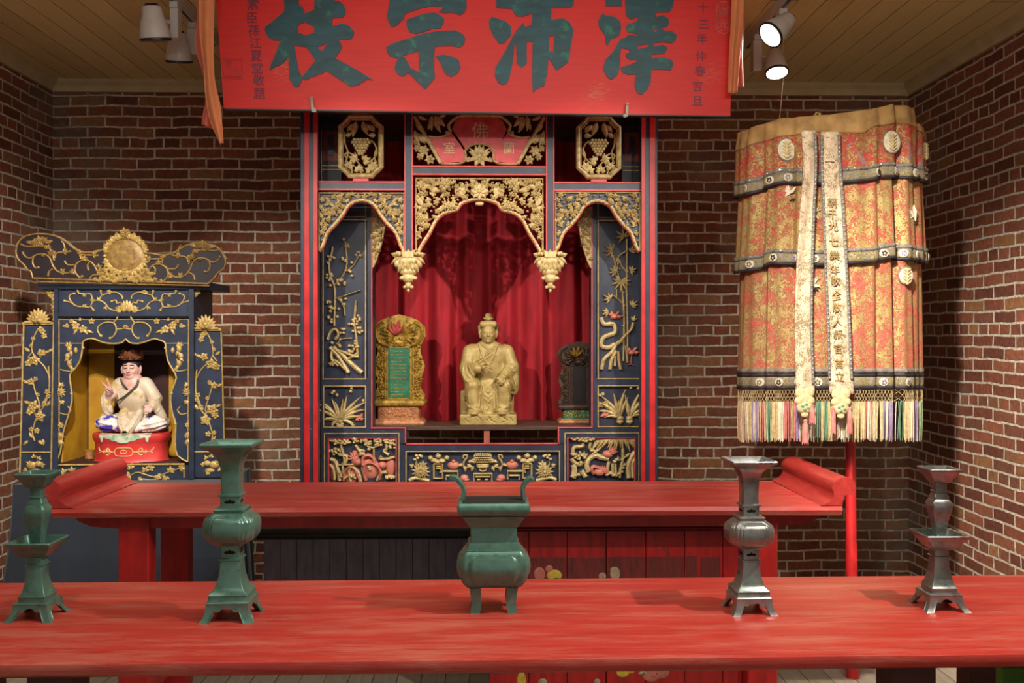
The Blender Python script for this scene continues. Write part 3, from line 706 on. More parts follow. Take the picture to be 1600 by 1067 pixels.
def frame(name, rects, mat, plane, y, h, w=1.3, parent=sh):
    m = MB(plane, y)
    for a, b, c, d in rects:
        m.pbox(a, b, c, b+w, h); m.pbox(a, d-w, c, d, h); m.pbox(a, b+w, a+w, d-w, h); m.pbox(c-w, b+w, c, d-w, h)
    return mesh(name, m, mat, parent, False)
# front stiles and rails
for a, b in ((632.5, 645.5), (853, 866)):
    o = mesh('stile', MB(PF, YFp).pbox(a+1.5, 178, b-1.5, 396, .012, .03), NV, sh, False)
    mesh('red_edge', MB(PF, YFp).pbox(a, 178, a+1.8, 396, .016, .03).pbox(b-1.8, 178, b, 396, .016, .03), RP, o, False)
for a, b, c, d in ((645.5, 262, 853, 272), (499, 286.5, 632.5, 296), (866, 286.5, 1001, 296)):
    o = mesh('rail', MB(PF, YFp).pbox(a, b, c, d, .010, .03), NV, sh, False)
    mesh('red_edge', MB(PF, YFp).pbox(a, b-2.2, c, b, .014, .03).pbox(a, d, c, d+2.2, .014, .03), RP, o, False)
mesh('top_rail', MB(PF, YFp).pbox(499, 172, 1001, 180, .01, .03), NVD, sh, False)
mesh('roof_board', MB().box(PF(474, 0)[0], PF(1025, 0)[0], YFp-.02, 5.46, ztop, ztop+.02), NVD, sh, False)
# ---- fan shaped plaque with openwork
fan = MB(PF, YFp)
cx = 749.2
tf = lambda P: T(640, 170, 5.336, P)
def both(fn):
    fn(lambda p: p, 1); fn(lambda p: (2*cx-p[0], p[1]), -1)
def deco(f, s):
    g = lambda P: [f(p) for p in tf(P)]
    fan.strip(g([(40, 70), (90, 150), (170, 290), (230, 400), (262, 455)]), 3.0, .012, 1)
    fan.strip(g([(262, 455), (300, 462), (400, 460), (455, 440), (470, 400), (460, 350)]), 1.8, .013)
    fan.strip(g([(160, 232), (230, 240), (300, 225), (345, 195)]), 1.8, .013)
    fan.strip(g([(345, 195), (325, 140), (370, 90), (430, 60), (585, 60)]), 2.4, .013)
    fan.strip(g([(462, 350), (500, 312), (545, 296), (585, 292)]), 1.8, .013)
    for x, y, a, L, W in ((190, 60, 250, 24, 4), (215, 60, 270, 28, 4.5), (235, 65, 290, 20, 4), (250, 75, 20, 14, 3), (180, 120, 230, 12, 3), (60, 100, 280, 22, 4), (70, 60, 320, 16, 3), (60, 200, 290, 22, 4), (45, 180, 270, 26, 4), (90, 210, 300, 24, 4)):
        X, Y = f(tf([(x, y)])[0]); fan.leaf(X, Y, a if s > 0 else 180-a, L, W, .012, 30*s)
    for x, y, r in ((120, 350, 9), (65, 330, 6), (170, 425, 8), (90, 400, 6), (50, 280, 5)):
        X, Y = f(tf([(x, y)])[0]); fan.flower(X, Y, r, 6, .012, 10, 0, 2)
    X, Y = f(tf([(250, 90)])[0]); fan.curl(X, Y, 0 if s > 0 else 180, 5, 2.6, .012, -s)
    X, Y = f(tf([(300, 200)])[0]); fan.curl(X, Y, 60 if s > 0 else 120, 4.5, 2.6, .012, -s)
    X, Y = f(tf([(500, 430)])[0]); fan.fan(X, Y, 150 if s > 0 else 30, 8, 2, .01, 3, 80)
both(deco)
fan.flower(cx, 170+395/5.336, 17, 8, .013, 22, 0, 2); 
for a in (35, 145, 90, 210, 330): fan.leaf(cx, 243, a, 19, 3.2, .010)
fp = mesh('fan_plaque', fan, GM, sh)
rp = MB(PF, YFp+.008)
rp.plate(tf([(355, 170), (385, 100), (440, 68), (725, 68), (775, 100), (810, 170), (780, 240), (740, 330), (690, 370), (650, 310), (585, 292), (520, 305), (478, 350), (470, 345), (430, 280)]), .010)
rp.plate(tf([(165, 245), (240, 250), (310, 230), (350, 200), (430, 310), (462, 365), (468, 400), (440, 440), (300, 452), (258, 440), (230, 380)]), .007)
rp.plate(mirror(tf([(165, 245), (240, 250), (310, 230), (350, 200), (430, 310), (462, 365), (468, 400), (440, 440), (300, 452), (258, 440), (230, 380)]), cx), .007)
mesh('red_field', rp, RP, fp, False)
lt = MB()
LG = paint('bright_gilt', (232, 210, 150))
for ch_, s_, x_, y_, yy_ in (('佛', .085, 749.5, 204, YFp-.001), ('室', .062, 702, 231, YFp+.001), ('蘭', .062, 795, 231, YFp+.001)): lt = MB(); textmb(lt, ch_, s_, x_, y_, PF, yy_, .003); mesh('gilt_character', lt, LG, fp, False)

# ---- arches
def archpanel(name, outer, arch, seed, cxm, sp, ground=None, split=None, inner_y=0.0, plane=PF, y=YFp, wf=2.4):
    "outer: rectangle a,b,c,d; arch: left half of the arch curve from the foot to the crown"
    a, b, c, d = outer; full = arch+[(2*cxm-p[0], p[1]) for p in reversed(arch)]
    poly = [(a, arch[0][1])]+full+[(c, arch[0][1]), (c, b), (a, b)]
    m = MB(plane, y)
    half = [(a, arch[0][1])]+arch+[(cxm, b), (a, b)]
    ins = [(a+3, arch[0][1]-3)]+[(p[0]-1.5, p[1]-3) for p in arch]+[(cxm, b+4), (a+3, b+4)]
    foliage(m, ins, sp, seed, cxm, .014, .002, .34)
    m.strip([(a+1.4, arch[0][1]), (a+1.4, b+1.6), (c-1.4, b+1.6), (c-1.4, arch[0][1])], 1.7, .012, 1)
    m.strip(full, wf, .010, 2)
    P = smoothpts(full, 3); L = 0
    for i in range(1, len(P)):
        L += math.hypot(P[i][0]-P[i-1][0], P[i][1]-P[i-1][1])
        if L > 5.2: L = 0; m.dome(P[i][0], P[i][1], 2.7, 2.7, .013, 8)
    o = mesh(name, m, GM, sh)
    if ground:
        g = MB(plane, y+.004); g.plate(poly, .002, .006); mesh('backing', g, ground, o, False)
    e = MB(plane, y+.008); e.strip([(p[0]+(1.2 if p[0] < cxm else -1.2), p[1]+1.5) for p in full], 1.8, .008, 2); mesh('red_edge', e, RP, o)
    return o
ta = lambda P: T(460, 170, 3.5567, P)
arcC = ta([(690, 790), (715, 745), (750, 690), (785, 620), (830, 580), (900, 560), (925, 525), (985, 505), (1028, 502)])
arch_c = archpanel('arch_fretwork', (649, 278, 849.5, 392), arcC, 5, 749.2, 8.0, None)
mm = MB(PF, YFp-.003)   # centrepiece: lotus bowl with flanking leaves, and the big corner blossoms
mm.dome(749.2, 300, 15, 9, .016, 14); mm.flower(749.2, 300, 13, 8, .01, 0, .010, 2)
for s in (-1, 1):
    for x, y, a, L, W in ((24, 305, 110, 20, 5), (30, 308, 75, 16, 4), (22, 308, 150, 16, 4), (36, 300, 40, 14, 3.4), (62, 300, 160, 18, 4), (75, 290, 200, 18, 4), (88, 322, 130, 20, 4.6), (84, 330, 160, 16, 4)):
        mm.leaf(749.2+s*x, y, a if s < 0 else 180-a, L, W, .016, 20*s)
    mm.flower(749.2+s*54, 288, 11, 7, .015, 10, .003, 3); mm.flower(749.2+s*92, 290, 8, 6, .014, 10, .003, 2); mm.flower(749.2+s*92, 340, 8, 6, .014, 30, .003, 2); mm.flower(749.2+s*47, 322, 9, 7, .014, 0, .003, 2)
mm.dome(749.2, 318.5, 7, 3.4, .012)
mesh('centre_blossoms', mm, GM, arch_c)
arcS = ta([(140, 790), (160, 760), (185, 690), (230, 640), (270, 590), (300, 540), (340, 515), (376, 508)])
aS = [(p[0], p[1]) for p in arcS]
archpanel('arch_fretwork', (498, 301, 633, 393), aS, 11, 565.7, 7.6, NV)
aR = [(p[0]-565.7+933.7, p[1]) for p in arcS]
archpanel('arch_fretwork', (866.5, 299, 1002, 393), aR, 12, 933.7, 7.6, NV)
# ---- hanging lotus brackets
for cxp in (638.5, 859.5):
    m = MB(PF, YFp-.012)
    m.pbox(cxp-9, 394, cxp+9, 404, .03, .03, .004)
    for k in range(9): a = -70+140*k/8; 
    for k in range(7): m.leaf(cxp+(k-3)*5.6, 400, 60+(3-k)*-20 if False else 90-(k-3)*24, 10, 4, .022)
    for k in range(7): m.leaf(cxp+(k-3)*4.6, 402, 270+(k-3)*16, 16, 3.8, .030)
    for k in range(5): m.leaf(cxp+(k-2)*5.2, 412, 270+(k-2)*10, 15, 4.0, .036)
    m.dome(cxp, 408, 20, 9, .03, 16); m.dome(cxp, 424, 15, 8, .028, 16); m.dome(cxp, 434, 10, 9, .024, 14); m.dome(cxp, 446, 5, 6, .018, 12)
    for s in (-1, 1): m.dome(cxp+s*17, 412, 5, 8, .03); m.dome(cxp+s*10, 435, 4.5, 3.6, .02); m.dome(cxp+s*5.5, 449, 3, 3, .014); m.curl(cxp+s*16, 398, 90, 3.5, 2, .028, -s)
    m.dome(cxp, 454, 2.4, 3.5, .012)
    mesh('hanging_lotus_bracket', m, GM, sh)
# ---- grape medallions
for cxp, s in ((565, 1), (935.3, -1)):
    m = MB(PF, YFp-.012); g = lambda x, y: (cxp+s*(x-565), y)
    oc = [(547, 185), (583, 185), (585, 189), (593, 197), (597, 199), (597, 263), (593, 266), (585, 273), (583, 277), (547, 277), (545, 273), (537, 266), (533, 263), (533, 199), (537, 197), (545, 189)]
    m.strip([g(*p) for p in oc], 3.6, .022, 1, closed=True); m.strip([g(565+(p[0]-565)*.88, 231+(p[1]-231)*.92) for p in oc], 1.2, .018, 1, closed=True)
    o = mesh('medallion_frame', m, GM, sh)
    m = MB(PF, YFp-.012)
    rnd = random.Random(3)
    for r, n in ((0, 5), (1, 6), (2, 5), (3, 4), (4, 3), (5, 2)):
        for k in range(n): x, y = g(565+(k-(n-1)/2)*4.9+rnd.uniform(-.5, .5), 220+r*4.4); m.dome(x, y, 3.0, 2.9, .018, 9, .002*(r % 2))
    for x, y, a, L, W in ((558, 192, 250, 24, 5), (568, 192, 285, 22, 5), (575, 196, 310, 16, 4), (552, 196, 230, 14, 4), (588, 212, 180, 12, 4), (541, 214, 20, 12, 3.6), (586, 205, 120, 10, 3)):
        x, y = g(x, y); m.leaf(x, y, a if s > 0 else 180-a, L, W, .016, 10*s)
    for x, y, a in ((546, 262, 60), (562, 268, 90), (580, 268, 110), (584, 262, 60), (570, 252, 20), (556, 250, 160)):
        x, y = g(x, y); m.fan(x, y, a if s > 0 else 180-a, 11, 3, .015, 5, 160)
    for path in ([(562, 252), (555, 246), (546, 240), (540, 244), (544, 250)], [(572, 258), (582, 252), (590, 240), (586, 226), (580, 221)], [(565, 275), (566, 262), (558, 252), (556, 240)], [(541, 256), (545, 240), (540, 225), (540, 208)], [(589, 258), (586, 245), (590, 232)], [(552, 276), (550, 266), (542, 262)]):
        m.strip([g(*p) for p in path], 1.3, .012, 3)
    mesh('grape_carving', m, GM, o)
    p = MB(PF, YFp).pbox(g(553, 0)[0], 179.5, g(577, 0)[0], 184, .02, .01).pbox(g(553, 0)[0], 279, g(577, 0)[0], 285, .02, .01); mesh('red_block', p, RP, o, False)
# ================================ the inner screen
def poly_board(pts, h=.0, back=.02, holes=()): return MB(PB, YBp).plate(pts, h, back, holes)
def side(f, s, seedpart):
    R = lambda a, b, c, d: (min(f(a), f(c)), b, max(f(a), f(c)), d)
    # navy frame around the tall panel, square panel and the L shaped foot
    o = mesh('screen_frame', poly_board([(f(503), 310), (f(582.5), 310), (f(582.5), 668), (f(635), 668), (f(635), 694), (f(626), 694), (f(626), 800), (f(503), 800)],
             .0, .022, [[(f(507), 346), (f(575), 346), (f(575), 590), (f(507), 590)], [(f(508), 605), (f(572), 605), (f(572), 666), (f(508), 666)], [(f(513), 684), (f(620), 684), (f(620), 790), (f(513), 790)]]), NV, sh, False)
    frame('gilt_line', [R(505, 343, 572.5, 592.5), R(506, 602, 572.5, 667.5), R(507, 676, 624.5, 798), R(505, 310, 572.5, 340)], GL, PB, YBp, .004, 1.5, o)
    m = MB(PB, YBp).pbox(*R(580.5, 310, 582.5, 667), .005).pbox(*R(580.5, 667, 635, 669), .005).pbox(*R(633, 669, 635, 694), .005); mesh('red_edge', m, RP, o, False)
    t1 = mesh('tall_panel', MB(PB, YBp+.016).pbox(*R(505, 344, 577, 592), .0, .012), NV, sh, False)
    t2 = mesh('orchid_panel', MB(PB, YBp+.016).pbox(*R(506, 603, 574, 668), .0, .012), NV, sh, False)
    t3 = mesh('lower_panel', MB(PB, YBp+.026).pbox(*R(510, 682, 623, 795), .0, .012), NV, sh, False)
    m = MB(PB, YBp+.005)
    m.pbox(*R(513, 683.5, 620, 685), .004, .02).pbox(*R(513, 685, 514.6, 790), .004, .02).pbox(*R(618.4, 685, 620, 790), .004, .02); mesh('red_edge', m, RP, t3, False)
    # pierced arch bracket on the inner stile
    m = MB(PB, YBp); Q = [(582, 322), (606, 330), (604, 345), (600, 360), (598, 375), (592, 395), (587, 410), (583, 418)]
    pol = [(f(a), b) for a, b in Q]; foliage(m, pol, 7, 4, None, .014, 0, .3); m.strip([(f(a), b) for a, b in Q[1:]], 1.6, .010, 2); m.plate(pol, .003, .01); mesh('arch_bracket', m, GM, sh)
    # upper side light
    m = MB(PB, YBp).pbox(*R(503, 195, 534, 310), .0, .02); u_ = mesh('upper_panel', m, NVD, sh, False)
    mesh('red_field', MB(PB, YBp).pbox(*R(506, 206, 530, 252), .004), paint('dull_red', (150, 62, 52), (118, 44, 38), 12) if s > 0 else bpy.data.materials['dull_red'], u_, False)
    mesh('gilt_line', MB(PB, YBp).pbox(*R(502.5, 204, 504, 300), .005).pbox(*R(503, 259, 534, 260.5), .005).pbox(*R(503, 265, 534, 266.5), .005), GL, u_, False)
    q = MB(PB, YBp-.003); q.plate([(f(a), b) for a, b in ((515, 214), (523, 212), (524, 218), (521, 224), (524, 230), (523, 244), (514, 245), (514, 238), (517, 230), (514, 222))], .008); mesh('navy_boss', q, NV, u_, False)
    return t1, t2, t3
L1, L2, L3 = side(lambda x: x, 1, 0)
R1, R2, R3 = side(lambda x: 2*753.3-x, -1, 1)
PINK = paint('pink_carving', (206, 128, 108), (176, 98, 82), 26, rough=.55)
# left tall panel: flowering plum on a rock
m = MB(PB, YBp+.016); t = lambda P: T(500, 320, 3.811, P); t_ = lambda x, y: (500+x/3.811, 320+y/3.811)
m.strip(t([(85, 720), (90, 560), (85, 480), (60, 420), (55, 340), (70, 290), (75, 250)]), 1.4, .02)
m.strip(t([(225, 900), (215, 780), (205, 700), (210, 620), (215, 570)]), 1.8, .02)
m.strip(t([(100, 830), (130, 800), (190, 795)]), 1.1, .018); m.strip(t([(90, 560), (150, 540), (240, 510)]), 1.1, .018); m.strip(t([(85, 480), (130, 430), (160, 350), (150, 220)]), 1.3, .018); m.strip(t([(150, 400), (200, 360), (240, 290)]), 1.0, .018)
m.strip(t([(110, 560), (140, 600), (150, 660)]), 1.0, .018)
rnd = random.Random(8)
for cxx, cyy, n, sp in ((62, 330, 6, 22), (62, 430, 6, 24), (85, 470, 5, 28), (60, 600, 5, 24), (80, 640, 7, 34), (70, 690, 5, 22), (205, 680, 7, 32), (225, 720, 9, 34), (90, 820, 6, 32), (185, 850, 5, 26), (215, 830, 5, 24), (130, 460, 5, 28), (160, 320, 5, 30), (150, 230, 4, 24), (230, 290, 4, 20), (140, 580, 5, 26), (170, 400, 4, 24), (240, 750, 3, 14), (120, 740, 6, 26)):
    for i in range(n):
        x, y = t_(cxx+rnd.uniform(-sp, sp), cyy+rnd.uniform(-sp, sp)); m.dome(x, y, 2.6, 2.6, .02, 8, rnd.uniform(0, .006))
for P, w_ in (([(45, 800), (60, 760), (90, 740), (110, 770), (90, 800)], 3), ([(60, 850), (100, 890), (140, 950), (170, 1000)], 4.2), ([(80, 850), (130, 890), (190, 950), (250, 1000)], 4.6), ([(60, 950), (90, 930), (120, 950), (150, 980)], 4), ([(100, 870), (150, 880), (200, 900), (225, 880)], 3.2), ([(70, 870), (70, 920), (110, 960)], 3.2), ([(230, 905), (190, 905), (160, 930)], 3)):
    m.strip(t(P), w_*.8, .024)
m.dome(*t_(75, 945), 5, 5, .022)
mesh('plum_tree_carving', m, GM, L1)
# right tall panel: bamboo with birds
m = MB(PB, YBp+.016); t = lambda P: T(925, 320, 3.811, P); t_ = lambda x, y: (925+x/3.811, 320+y/3.811)
for P in ([(190, 930), (195, 700), (185, 520), (150, 380), (130, 300)], [(215, 930), (215, 700), (210, 520), (212, 380), (212, 200)], [(200, 600), (160, 560), (130, 540)], [(212, 400), (180, 360), (160, 310), (215, 270)], [(150, 500), (150, 560)]): m.strip(t(P), 1.25, .02)
for y in (380, 450, 520, 600, 660, 720, 790, 860): m.dome(*t_(190 if y > 480 else 170, y), 2, 1.2, .022); m.dome(*t_(214, y+15), 2, 1.2, .022)
for x, y, a, L, n, sp in ((195, 190, 120, 17, 6, 190), (125, 270, 170, 16, 6, 170), (240, 280, 60, 11, 4, 110), (165, 320, 240, 12, 4, 90), (150, 400, 150, 14, 5, 120), (235, 390, 20, 10, 5, 150), (180, 450, 265, 19, 9, 230), (110, 560, 150, 13, 5, 150), (240, 600, 40, 12, 5, 110), (100, 640, 180, 11, 4, 100), (250, 690, 70, 10, 3, 60)):
    X, Y = t_(x, y); m.fan(X, Y, a, L, 1.9, .018, n, sp, .004)
m.strip(t([(55, 670), (75, 710), (130, 710), (140, 760), (70, 790), (60, 840), (100, 850), (140, 830)]), 3.6, .024)
for P, w_ in (([(60, 980), (75, 920), (120, 880), (150, 830), (185, 810)], 4), ([(110, 980), (120, 920), (150, 870)], 3.5), ([(175, 980), (165, 930), (160, 870)], 3.5), ([(160, 830), (200, 780), (240, 740), (250, 700)], 3), ([(140, 960), (140, 900)], 2.6), ([(215, 940), (210, 880), (200, 840)], 2.4)): m.strip(t(P), w_*.8, .024)
mesh('bamboo_carving', m, GM, R1)
m = MB(PB, YBp+.012)
for x, y, s in ((135, 665, 1), (240, 880, 1)):
    X, Y = t_(x, y); m.dome(X, Y, 6.5, 4.5, .022); m.leaf(X-3, Y, 100, 9, 3, .02); m.leaf(X+3, Y+1, 10, 10, 3, .02); m.leaf(X+3, Y-2, 50, 9, 2.6, .02); m.dome(X-6, Y-3, 2.6, 2.6, .02)
m.strip(t([(240, 890), (235, 950)]), .7, .01, 1); m.strip(t([(215, 955), (235, 950), (252, 958)]), .7, .01, 1)
mesh('pink_birds', m, PINK, R1)
# orchid squares
m = MB(PB, YBp+.016); t_ = lambda x, y: (500+x/6.275, 590+y/6.275)
X, Y = t_(195, 440)
for a, L, b in ((135, 48, 20), (125, 44, 8), (150, 34, 30), (110, 36, 0), (60, 50, -10), (50, 56, -14), (70, 40, 4), (38, 40, -30), (25, 30, -50), (95, 30, 8), (82, 34, 0), (160, 22, 60), (45, 46, -20), (120, 50, 22), (15, 26, -30)): m.leaf(X, Y-3, a, L, 2.8, .018, b*1.9)
for x, y in ((135, 135), (165, 170), (310, 105), (425, 225), (120, 150), (100, 350), (300, 135)): m.dome(*t_(x, y), 2.6, 3, .018)
m.fan(X, Y+2, 270, 9, 3.4, .02, 5, 160); m.dome(X, Y-2, 6, 4, .02)
mesh('orchid_carving', m, GM, L2)
m = MB(PB, YBp+.016); X, Y = t_(390, 400); m.leaf(X, Y, 60, 9, 3.4, .014); m.leaf(X, Y, 200, 8, 3.4, .014); m.leaf(X, Y, 130, 7, 2.4, .014); m.leaf(X, Y, 330, 6, 2.4, .014); m.dome(X, Y, 2, 2, .016)
mesh('butterfly_carving', m, PINK, L2)
m = MB(PB, YBp+.016); t_ = lambda x, y: (860+x/6.276, 590+y/6.276)
X, Y = t_(690, 400); X2, Y2 = t_(785, 400)
for a, L, b in ((125, 52, 20), (115, 46, 14), (135, 40, 26), (95, 46, -14), (105, 40, 0), (80, 36, -10), (145, 26, 30), (90, 28, 4)): m.leaf(X, Y, a, L, 3.0, .019, b*1.9)
for a, L, b in ((80, 48, -12), (65, 48, -10), (95, 40, 6), (55, 34, -24), (100, 26, 6), (50, 26, -40), (72, 30, -6)): m.leaf(X2, Y2, a, L, 2.8, .019, b*1.9)
for x, y in ((795, 100), (490, 175), (520, 165), (870, 105)): m.dome(*t_(x, y), 3, 3, .018)
for x, y in ((495, 270), (550, 255)): m.flower(*t_(x, y), 5, 5, .014, 20)
for X_ in (X, X2): m.dome(X_, Y, 6, 4, .02); m.dome(X_, Y+6, 6, 3.6, .022); m.fan(X_, Y+4, 270, 7, 3, .02, 5, 180)
mesh('orchid_carving', m, GM, R2)
m = MB(PB, YBp+.016); X, Y = t_(540, 370); m.dome(X, Y, 5.5, 3.6, .016); m.leaf(X, Y, 100, 9, 3, .014); m.leaf(X, Y, 20, 10, 3, .014); m.leaf(X, Y, 200, 8, 2.6, .014)
mesh('bird_carving', m, PINK, R2)
# lower panels: garden scenes
def tree(m, pts, w): m.strip(pts, w, .022)
def canopy(m, x, y, rx_, ry_, seed, n):
    r = random.Random(seed)
    for i in range(n):
        a = r.uniform(0, 6.28); q = r.random()**.5; m.dome(x+rx_*q*math.cos(a), y+ry_*q*math.sin(a), 3.0, 2.4, .024, 8, r.uniform(0, .006))
m = MB(PB, YBp+.026); t = lambda P: T(500, 590, 6.275, P); t_ = lambda x, y: (500+x/6.275, 590+y/6.275)
for x, y, a, b, n in ((190, 625, 110/6.3, 4.5, 34), (345, 615, 50/6.3, 4, 10), (450, 630, 52/6.3, 5, 16), (600, 615, 70/6.3, 4, 18), (690, 625, 50/6.3, 4, 12), (710, 670, 6, 5, 8), (150, 730, 10, 5, 12), (560, 660, 6, 5, 6)): canopy(m, *t_(x, y), a, b, int(x), n)
for P, w_ in (([(205, 660), (215, 720), (230, 760), (235, 840)], 2.2), ([(190, 760), (260, 770), (250, 830), (215, 850)], 2.6), ([(345, 660), (380, 710), (430, 720), (400, 760)], 2.2), ([(460, 670), (520, 690), (580, 660)], 1.6), ([(525, 690), (525, 800)], 1.5), ([(645, 650), (650, 700), (620, 720), (670, 760)], 2.4), ([(180, 858), (330, 852)], 1.3), ([(220, 860), (225, 940)], 2.2),
              ([(300, 1020), (280, 920), (320, 880), (380, 940), (400, 1020)], 2.4), ([(100, 800), (150, 830), (180, 930), (190, 1010)], 3.4), ([(95, 850), (130, 900), (140, 1000)], 3), ([(560, 1010), (600, 940), (650, 930)], 3), ([(590, 800), (660, 800), (735, 780)], 2.4), ([(600, 770), (580, 800)], 2.2), ([(400, 760), (380, 740)], 4), ([(640, 980), (690, 970), (730, 985)], 3), ([(240, 990), (300, 960), (350, 990)], 2.6)): m.strip(t(P), w_, .024)
for x, y in ((400, 740), (420, 750), (390, 720), (200, 950), (205, 970), (190, 930), (330, 960), (310, 970), (480, 880), (490, 900), (680, 975), (700, 985), (660, 985), (480, 700)): m.dome(*t_(x, y), 3.6, 3, .028)
garden_l = mesh('garden_carving', m, GM, L3)
m = MB(PB, YBp+.026)
for x, y, a, b, h in ((340, 790, 7, 13, .024), (370, 830, 6, 6, .024), (490, 890, 15, 17, .012), (610, 860, 6.5, 6.5, .026), (690, 870, 8, 16, .014), (300, 960, 12, 14, .012), (130, 920, 5, 18, .012)): m.dome(*t_(x, y), a, b, h, 14)
m.strip(t([(420, 860), (420, 790), (470, 765), (520, 790), (530, 840)]), 3.2, .026); m.strip(t([(450, 1010), (430, 940), (440, 860), (490, 835), (550, 860), (590, 920), (580, 1000)]), 2.6, .028); m.strip(t([(230, 1010), (240, 930), (290, 875), (340, 900), (370, 960), (390, 1020)]), 2.2, .028)
for k in range(5): m.leaf(*t_(340, 790), 70+k*30, 12, 2.6, .026)
mesh('pink_figures', m, PINK, garden_l)
m = MB(PB, YBp+.026); t = lambda P: T(860, 590, 6.276, P); t_ = lambda x, y: (860+x/6.276, 590+y/6.276)
for x, y, a, b, n in ((320, 605, 120/6.3, 4.2, 36), (230, 775, 6, 4, 8), (300, 780, 8, 4, 10)): canopy(m, *t_(x, y), a, b, int(x), n)
for i in range(26):
    x = 470+i*14; m.leaf(*t_(x, 590+abs(i-16)*1.6), 270+(-40 if i < 9 else (i-16)*4), 11+6*((i*7) % 3), 1.9, .022, 0, .003*(i % 3))
for P, w_ in (([(225, 740), (240, 690), (320, 680), (320, 650)], 3), ([(400, 640), (390, 700), (440, 730), (420, 760)], 2.4), ([(440, 740), (490, 700), (510, 670)], 2.6), ([(380, 930), (360, 860), (390, 800), (450, 770), (500, 790), (580, 800)], 4.2), ([(320, 830), (290, 860), (240, 840), (210, 800)], 3.6), ([(720, 700), (720, 800), (700, 900), (690, 990)], 2.6), ([(740, 780), (700, 820)], 2.4),
              ([(560, 960), (570, 880), (580, 830)], 2.6), ([(620, 960), (615, 850)], 2.6), ([(650, 980), (645, 850)], 2.4), ([(780, 990), (770, 880), (810, 780), (840, 740)], 4.4), ([(820, 990), (815, 860), (838, 800)], 3), ([(230, 990), (240, 900), (225, 860)], 4.6), ([(310, 920), (350, 980)], 4), ([(540, 960), (600, 950), (660, 970)], 3), ([(700, 640), (720, 700)], 2)): m.strip(t(P), w_, .024)
for x, y in ((440, 735), (410, 720), (250, 965), (220, 975), (280, 960), (300, 840), (560, 960), (590, 945), (620, 965), (720, 890), (710, 930), (735, 860), (680, 950), (640, 830), (660, 810)): m.dome(*t_(x, y), 3.6, 3, .028)
for x, y, a in ((330, 790, 80), (330, 800, 50), (310, 780, 110), (740, 790, 40), (700, 900, 60), (680, 830, 100)): m.leaf(*t_(x, y), a, 10, 2.4, .026)
garden_r = mesh('garden_carving', m, GM, R3)
m = MB(PB, YBp+.022)
X, Y = t_(570, 760); m.dome(X, Y, 9, 6.5, .028, 14); 
for k in range(5): m.leaf(X+2, Y, 20+k*14, 15, 2.6, .028)
X, Y = t_(490, 930); m.dome(X, Y, 10, 8, .026, 14); m.strip(t([(490, 900), (430, 880), (410, 910), (430, 950)]), 3, .028)
for k in range(5): m.leaf(X+3, Y+2, 10+k*18, 12, 2.6, .028)
mesh('crane_carving', m, PINK, garden_r)
# centre apron between the lower panels
o = mesh('lower_rail', poly_board([(626, 693), (880, 693), (880, 800), (626, 800)], .0, .022, [[(636, 707), (874, 707), (874, 790), (636, 790)]]), NV, sh, False)
frame('gilt_line', [(634, 704, 875, 797)], GL, PB, YBp, .004, 1.5, o)
mesh('red_edge', MB(PB, YBp).pbox(633, 692, 875, 694.2, .005), RP, o, False)
lp = mesh('centre_panel', MB(PB, YBp+.020).pbox(633, 705, 877, 796, 0, .012), NV, sh, False)
m = MB(PB, YBp+.020); tt = lambda P: T(630, 690, 6.4, P); t_ = lambda x, y: (630+x/6.4, 690+y/6.4); cxm = 630+795/6.4
def half(f, s):
    g = lambda P: [f(p) for p in tt(P)]; q = lambda x, y: f(t_(x, y)); A = lambda a: a if s > 0 else 180-a
    m.flower(*q(175, 305), 14, 13, .02, 0, 0, 2); m.fan(*q(190, 250), A(60), 10, 2.6, .02, 4, 120); m.fan(*q(95, 250), A(150), 6, 2, .02, 3, 90)
    for x, y in ((130, 140), (165, 140), (180, 150), (115, 180), (145, 165)): m.dome(*q(x, y), 3, 2.6, .02)
    m.strip(g([(130, 190), (125, 230), (140, 260)]), 1, .014)
    m.strip(g([(60, 390), (120, 365), (200, 380), (260, 395)]), 3, .02)
    for x, y, a, b in ((350, 145, 5, 4.2), (310, 190, 7, 3.8), (385, 195, 7, 3.8), (345, 205, 6, 3), (270, 165, 4, 4), (435, 165, 4, 4), (345, 125, 2, 3)): m.dome(*q(x, y), a, b, .024, 12)
    for P in ([(305, 225), (305, 370), (390, 370), (390, 225), (305, 225)], [(330, 250), (375, 250)], [(330, 272), (375, 272), (375, 290)], [(370, 300), (545, 300), (545, 380)], [(370, 300), (370, 315)], [(430, 385), (430, 345), (530, 345)]): m.strip(g(P), 1.7, .018, 1)
    m.strip(g([(600, 170), (605, 140), (635, 140), (630, 170), (610, 195), (600, 240), (620, 290)]), 1.6, .018)
    for x, y, a in ((600, 230, 200), (640, 230, 320), (620, 250, 270), (650, 210, 20), (690, 250, 190), (720, 215, 150), (700, 250, 250)): m.leaf(*q(x, y), A(a), 9, 2.8, .02)
    m.fan(*q(740, 190), A(150), 10, 3, .022, 4, 110)
    for P in ([(795, 325), (705, 325), (705, 400)], [(720, 355), (795, 355)], [(795, 300), (765, 290), (765, 270)], [(740, 385), (770, 385)]): m.strip(g(P), 1.6, .018, 1)
half(lambda p: p, 1); half(lambda p: (2*cxm-p[0], p[1]), -1)
for r in range(4):
    for k in range(9-r): m.dome(cxm+(k-(8-r)/2)*3.1, 690+(140+r*22)/6.4, 1.9, 1.9, .026, 8)
for k in range(7): m.leaf(cxm+(k-3)*3, 690+140/6.4, 90-(k-3)*14, 6, 2, .02)
m.dome(cxm, 690+252/6.4, 10, 3.6, .026, 14); m.dome(cxm, 690+235/6.4, 11, 2, .028, 14)
mesh('flower_vase_carving', m, GM, lp)
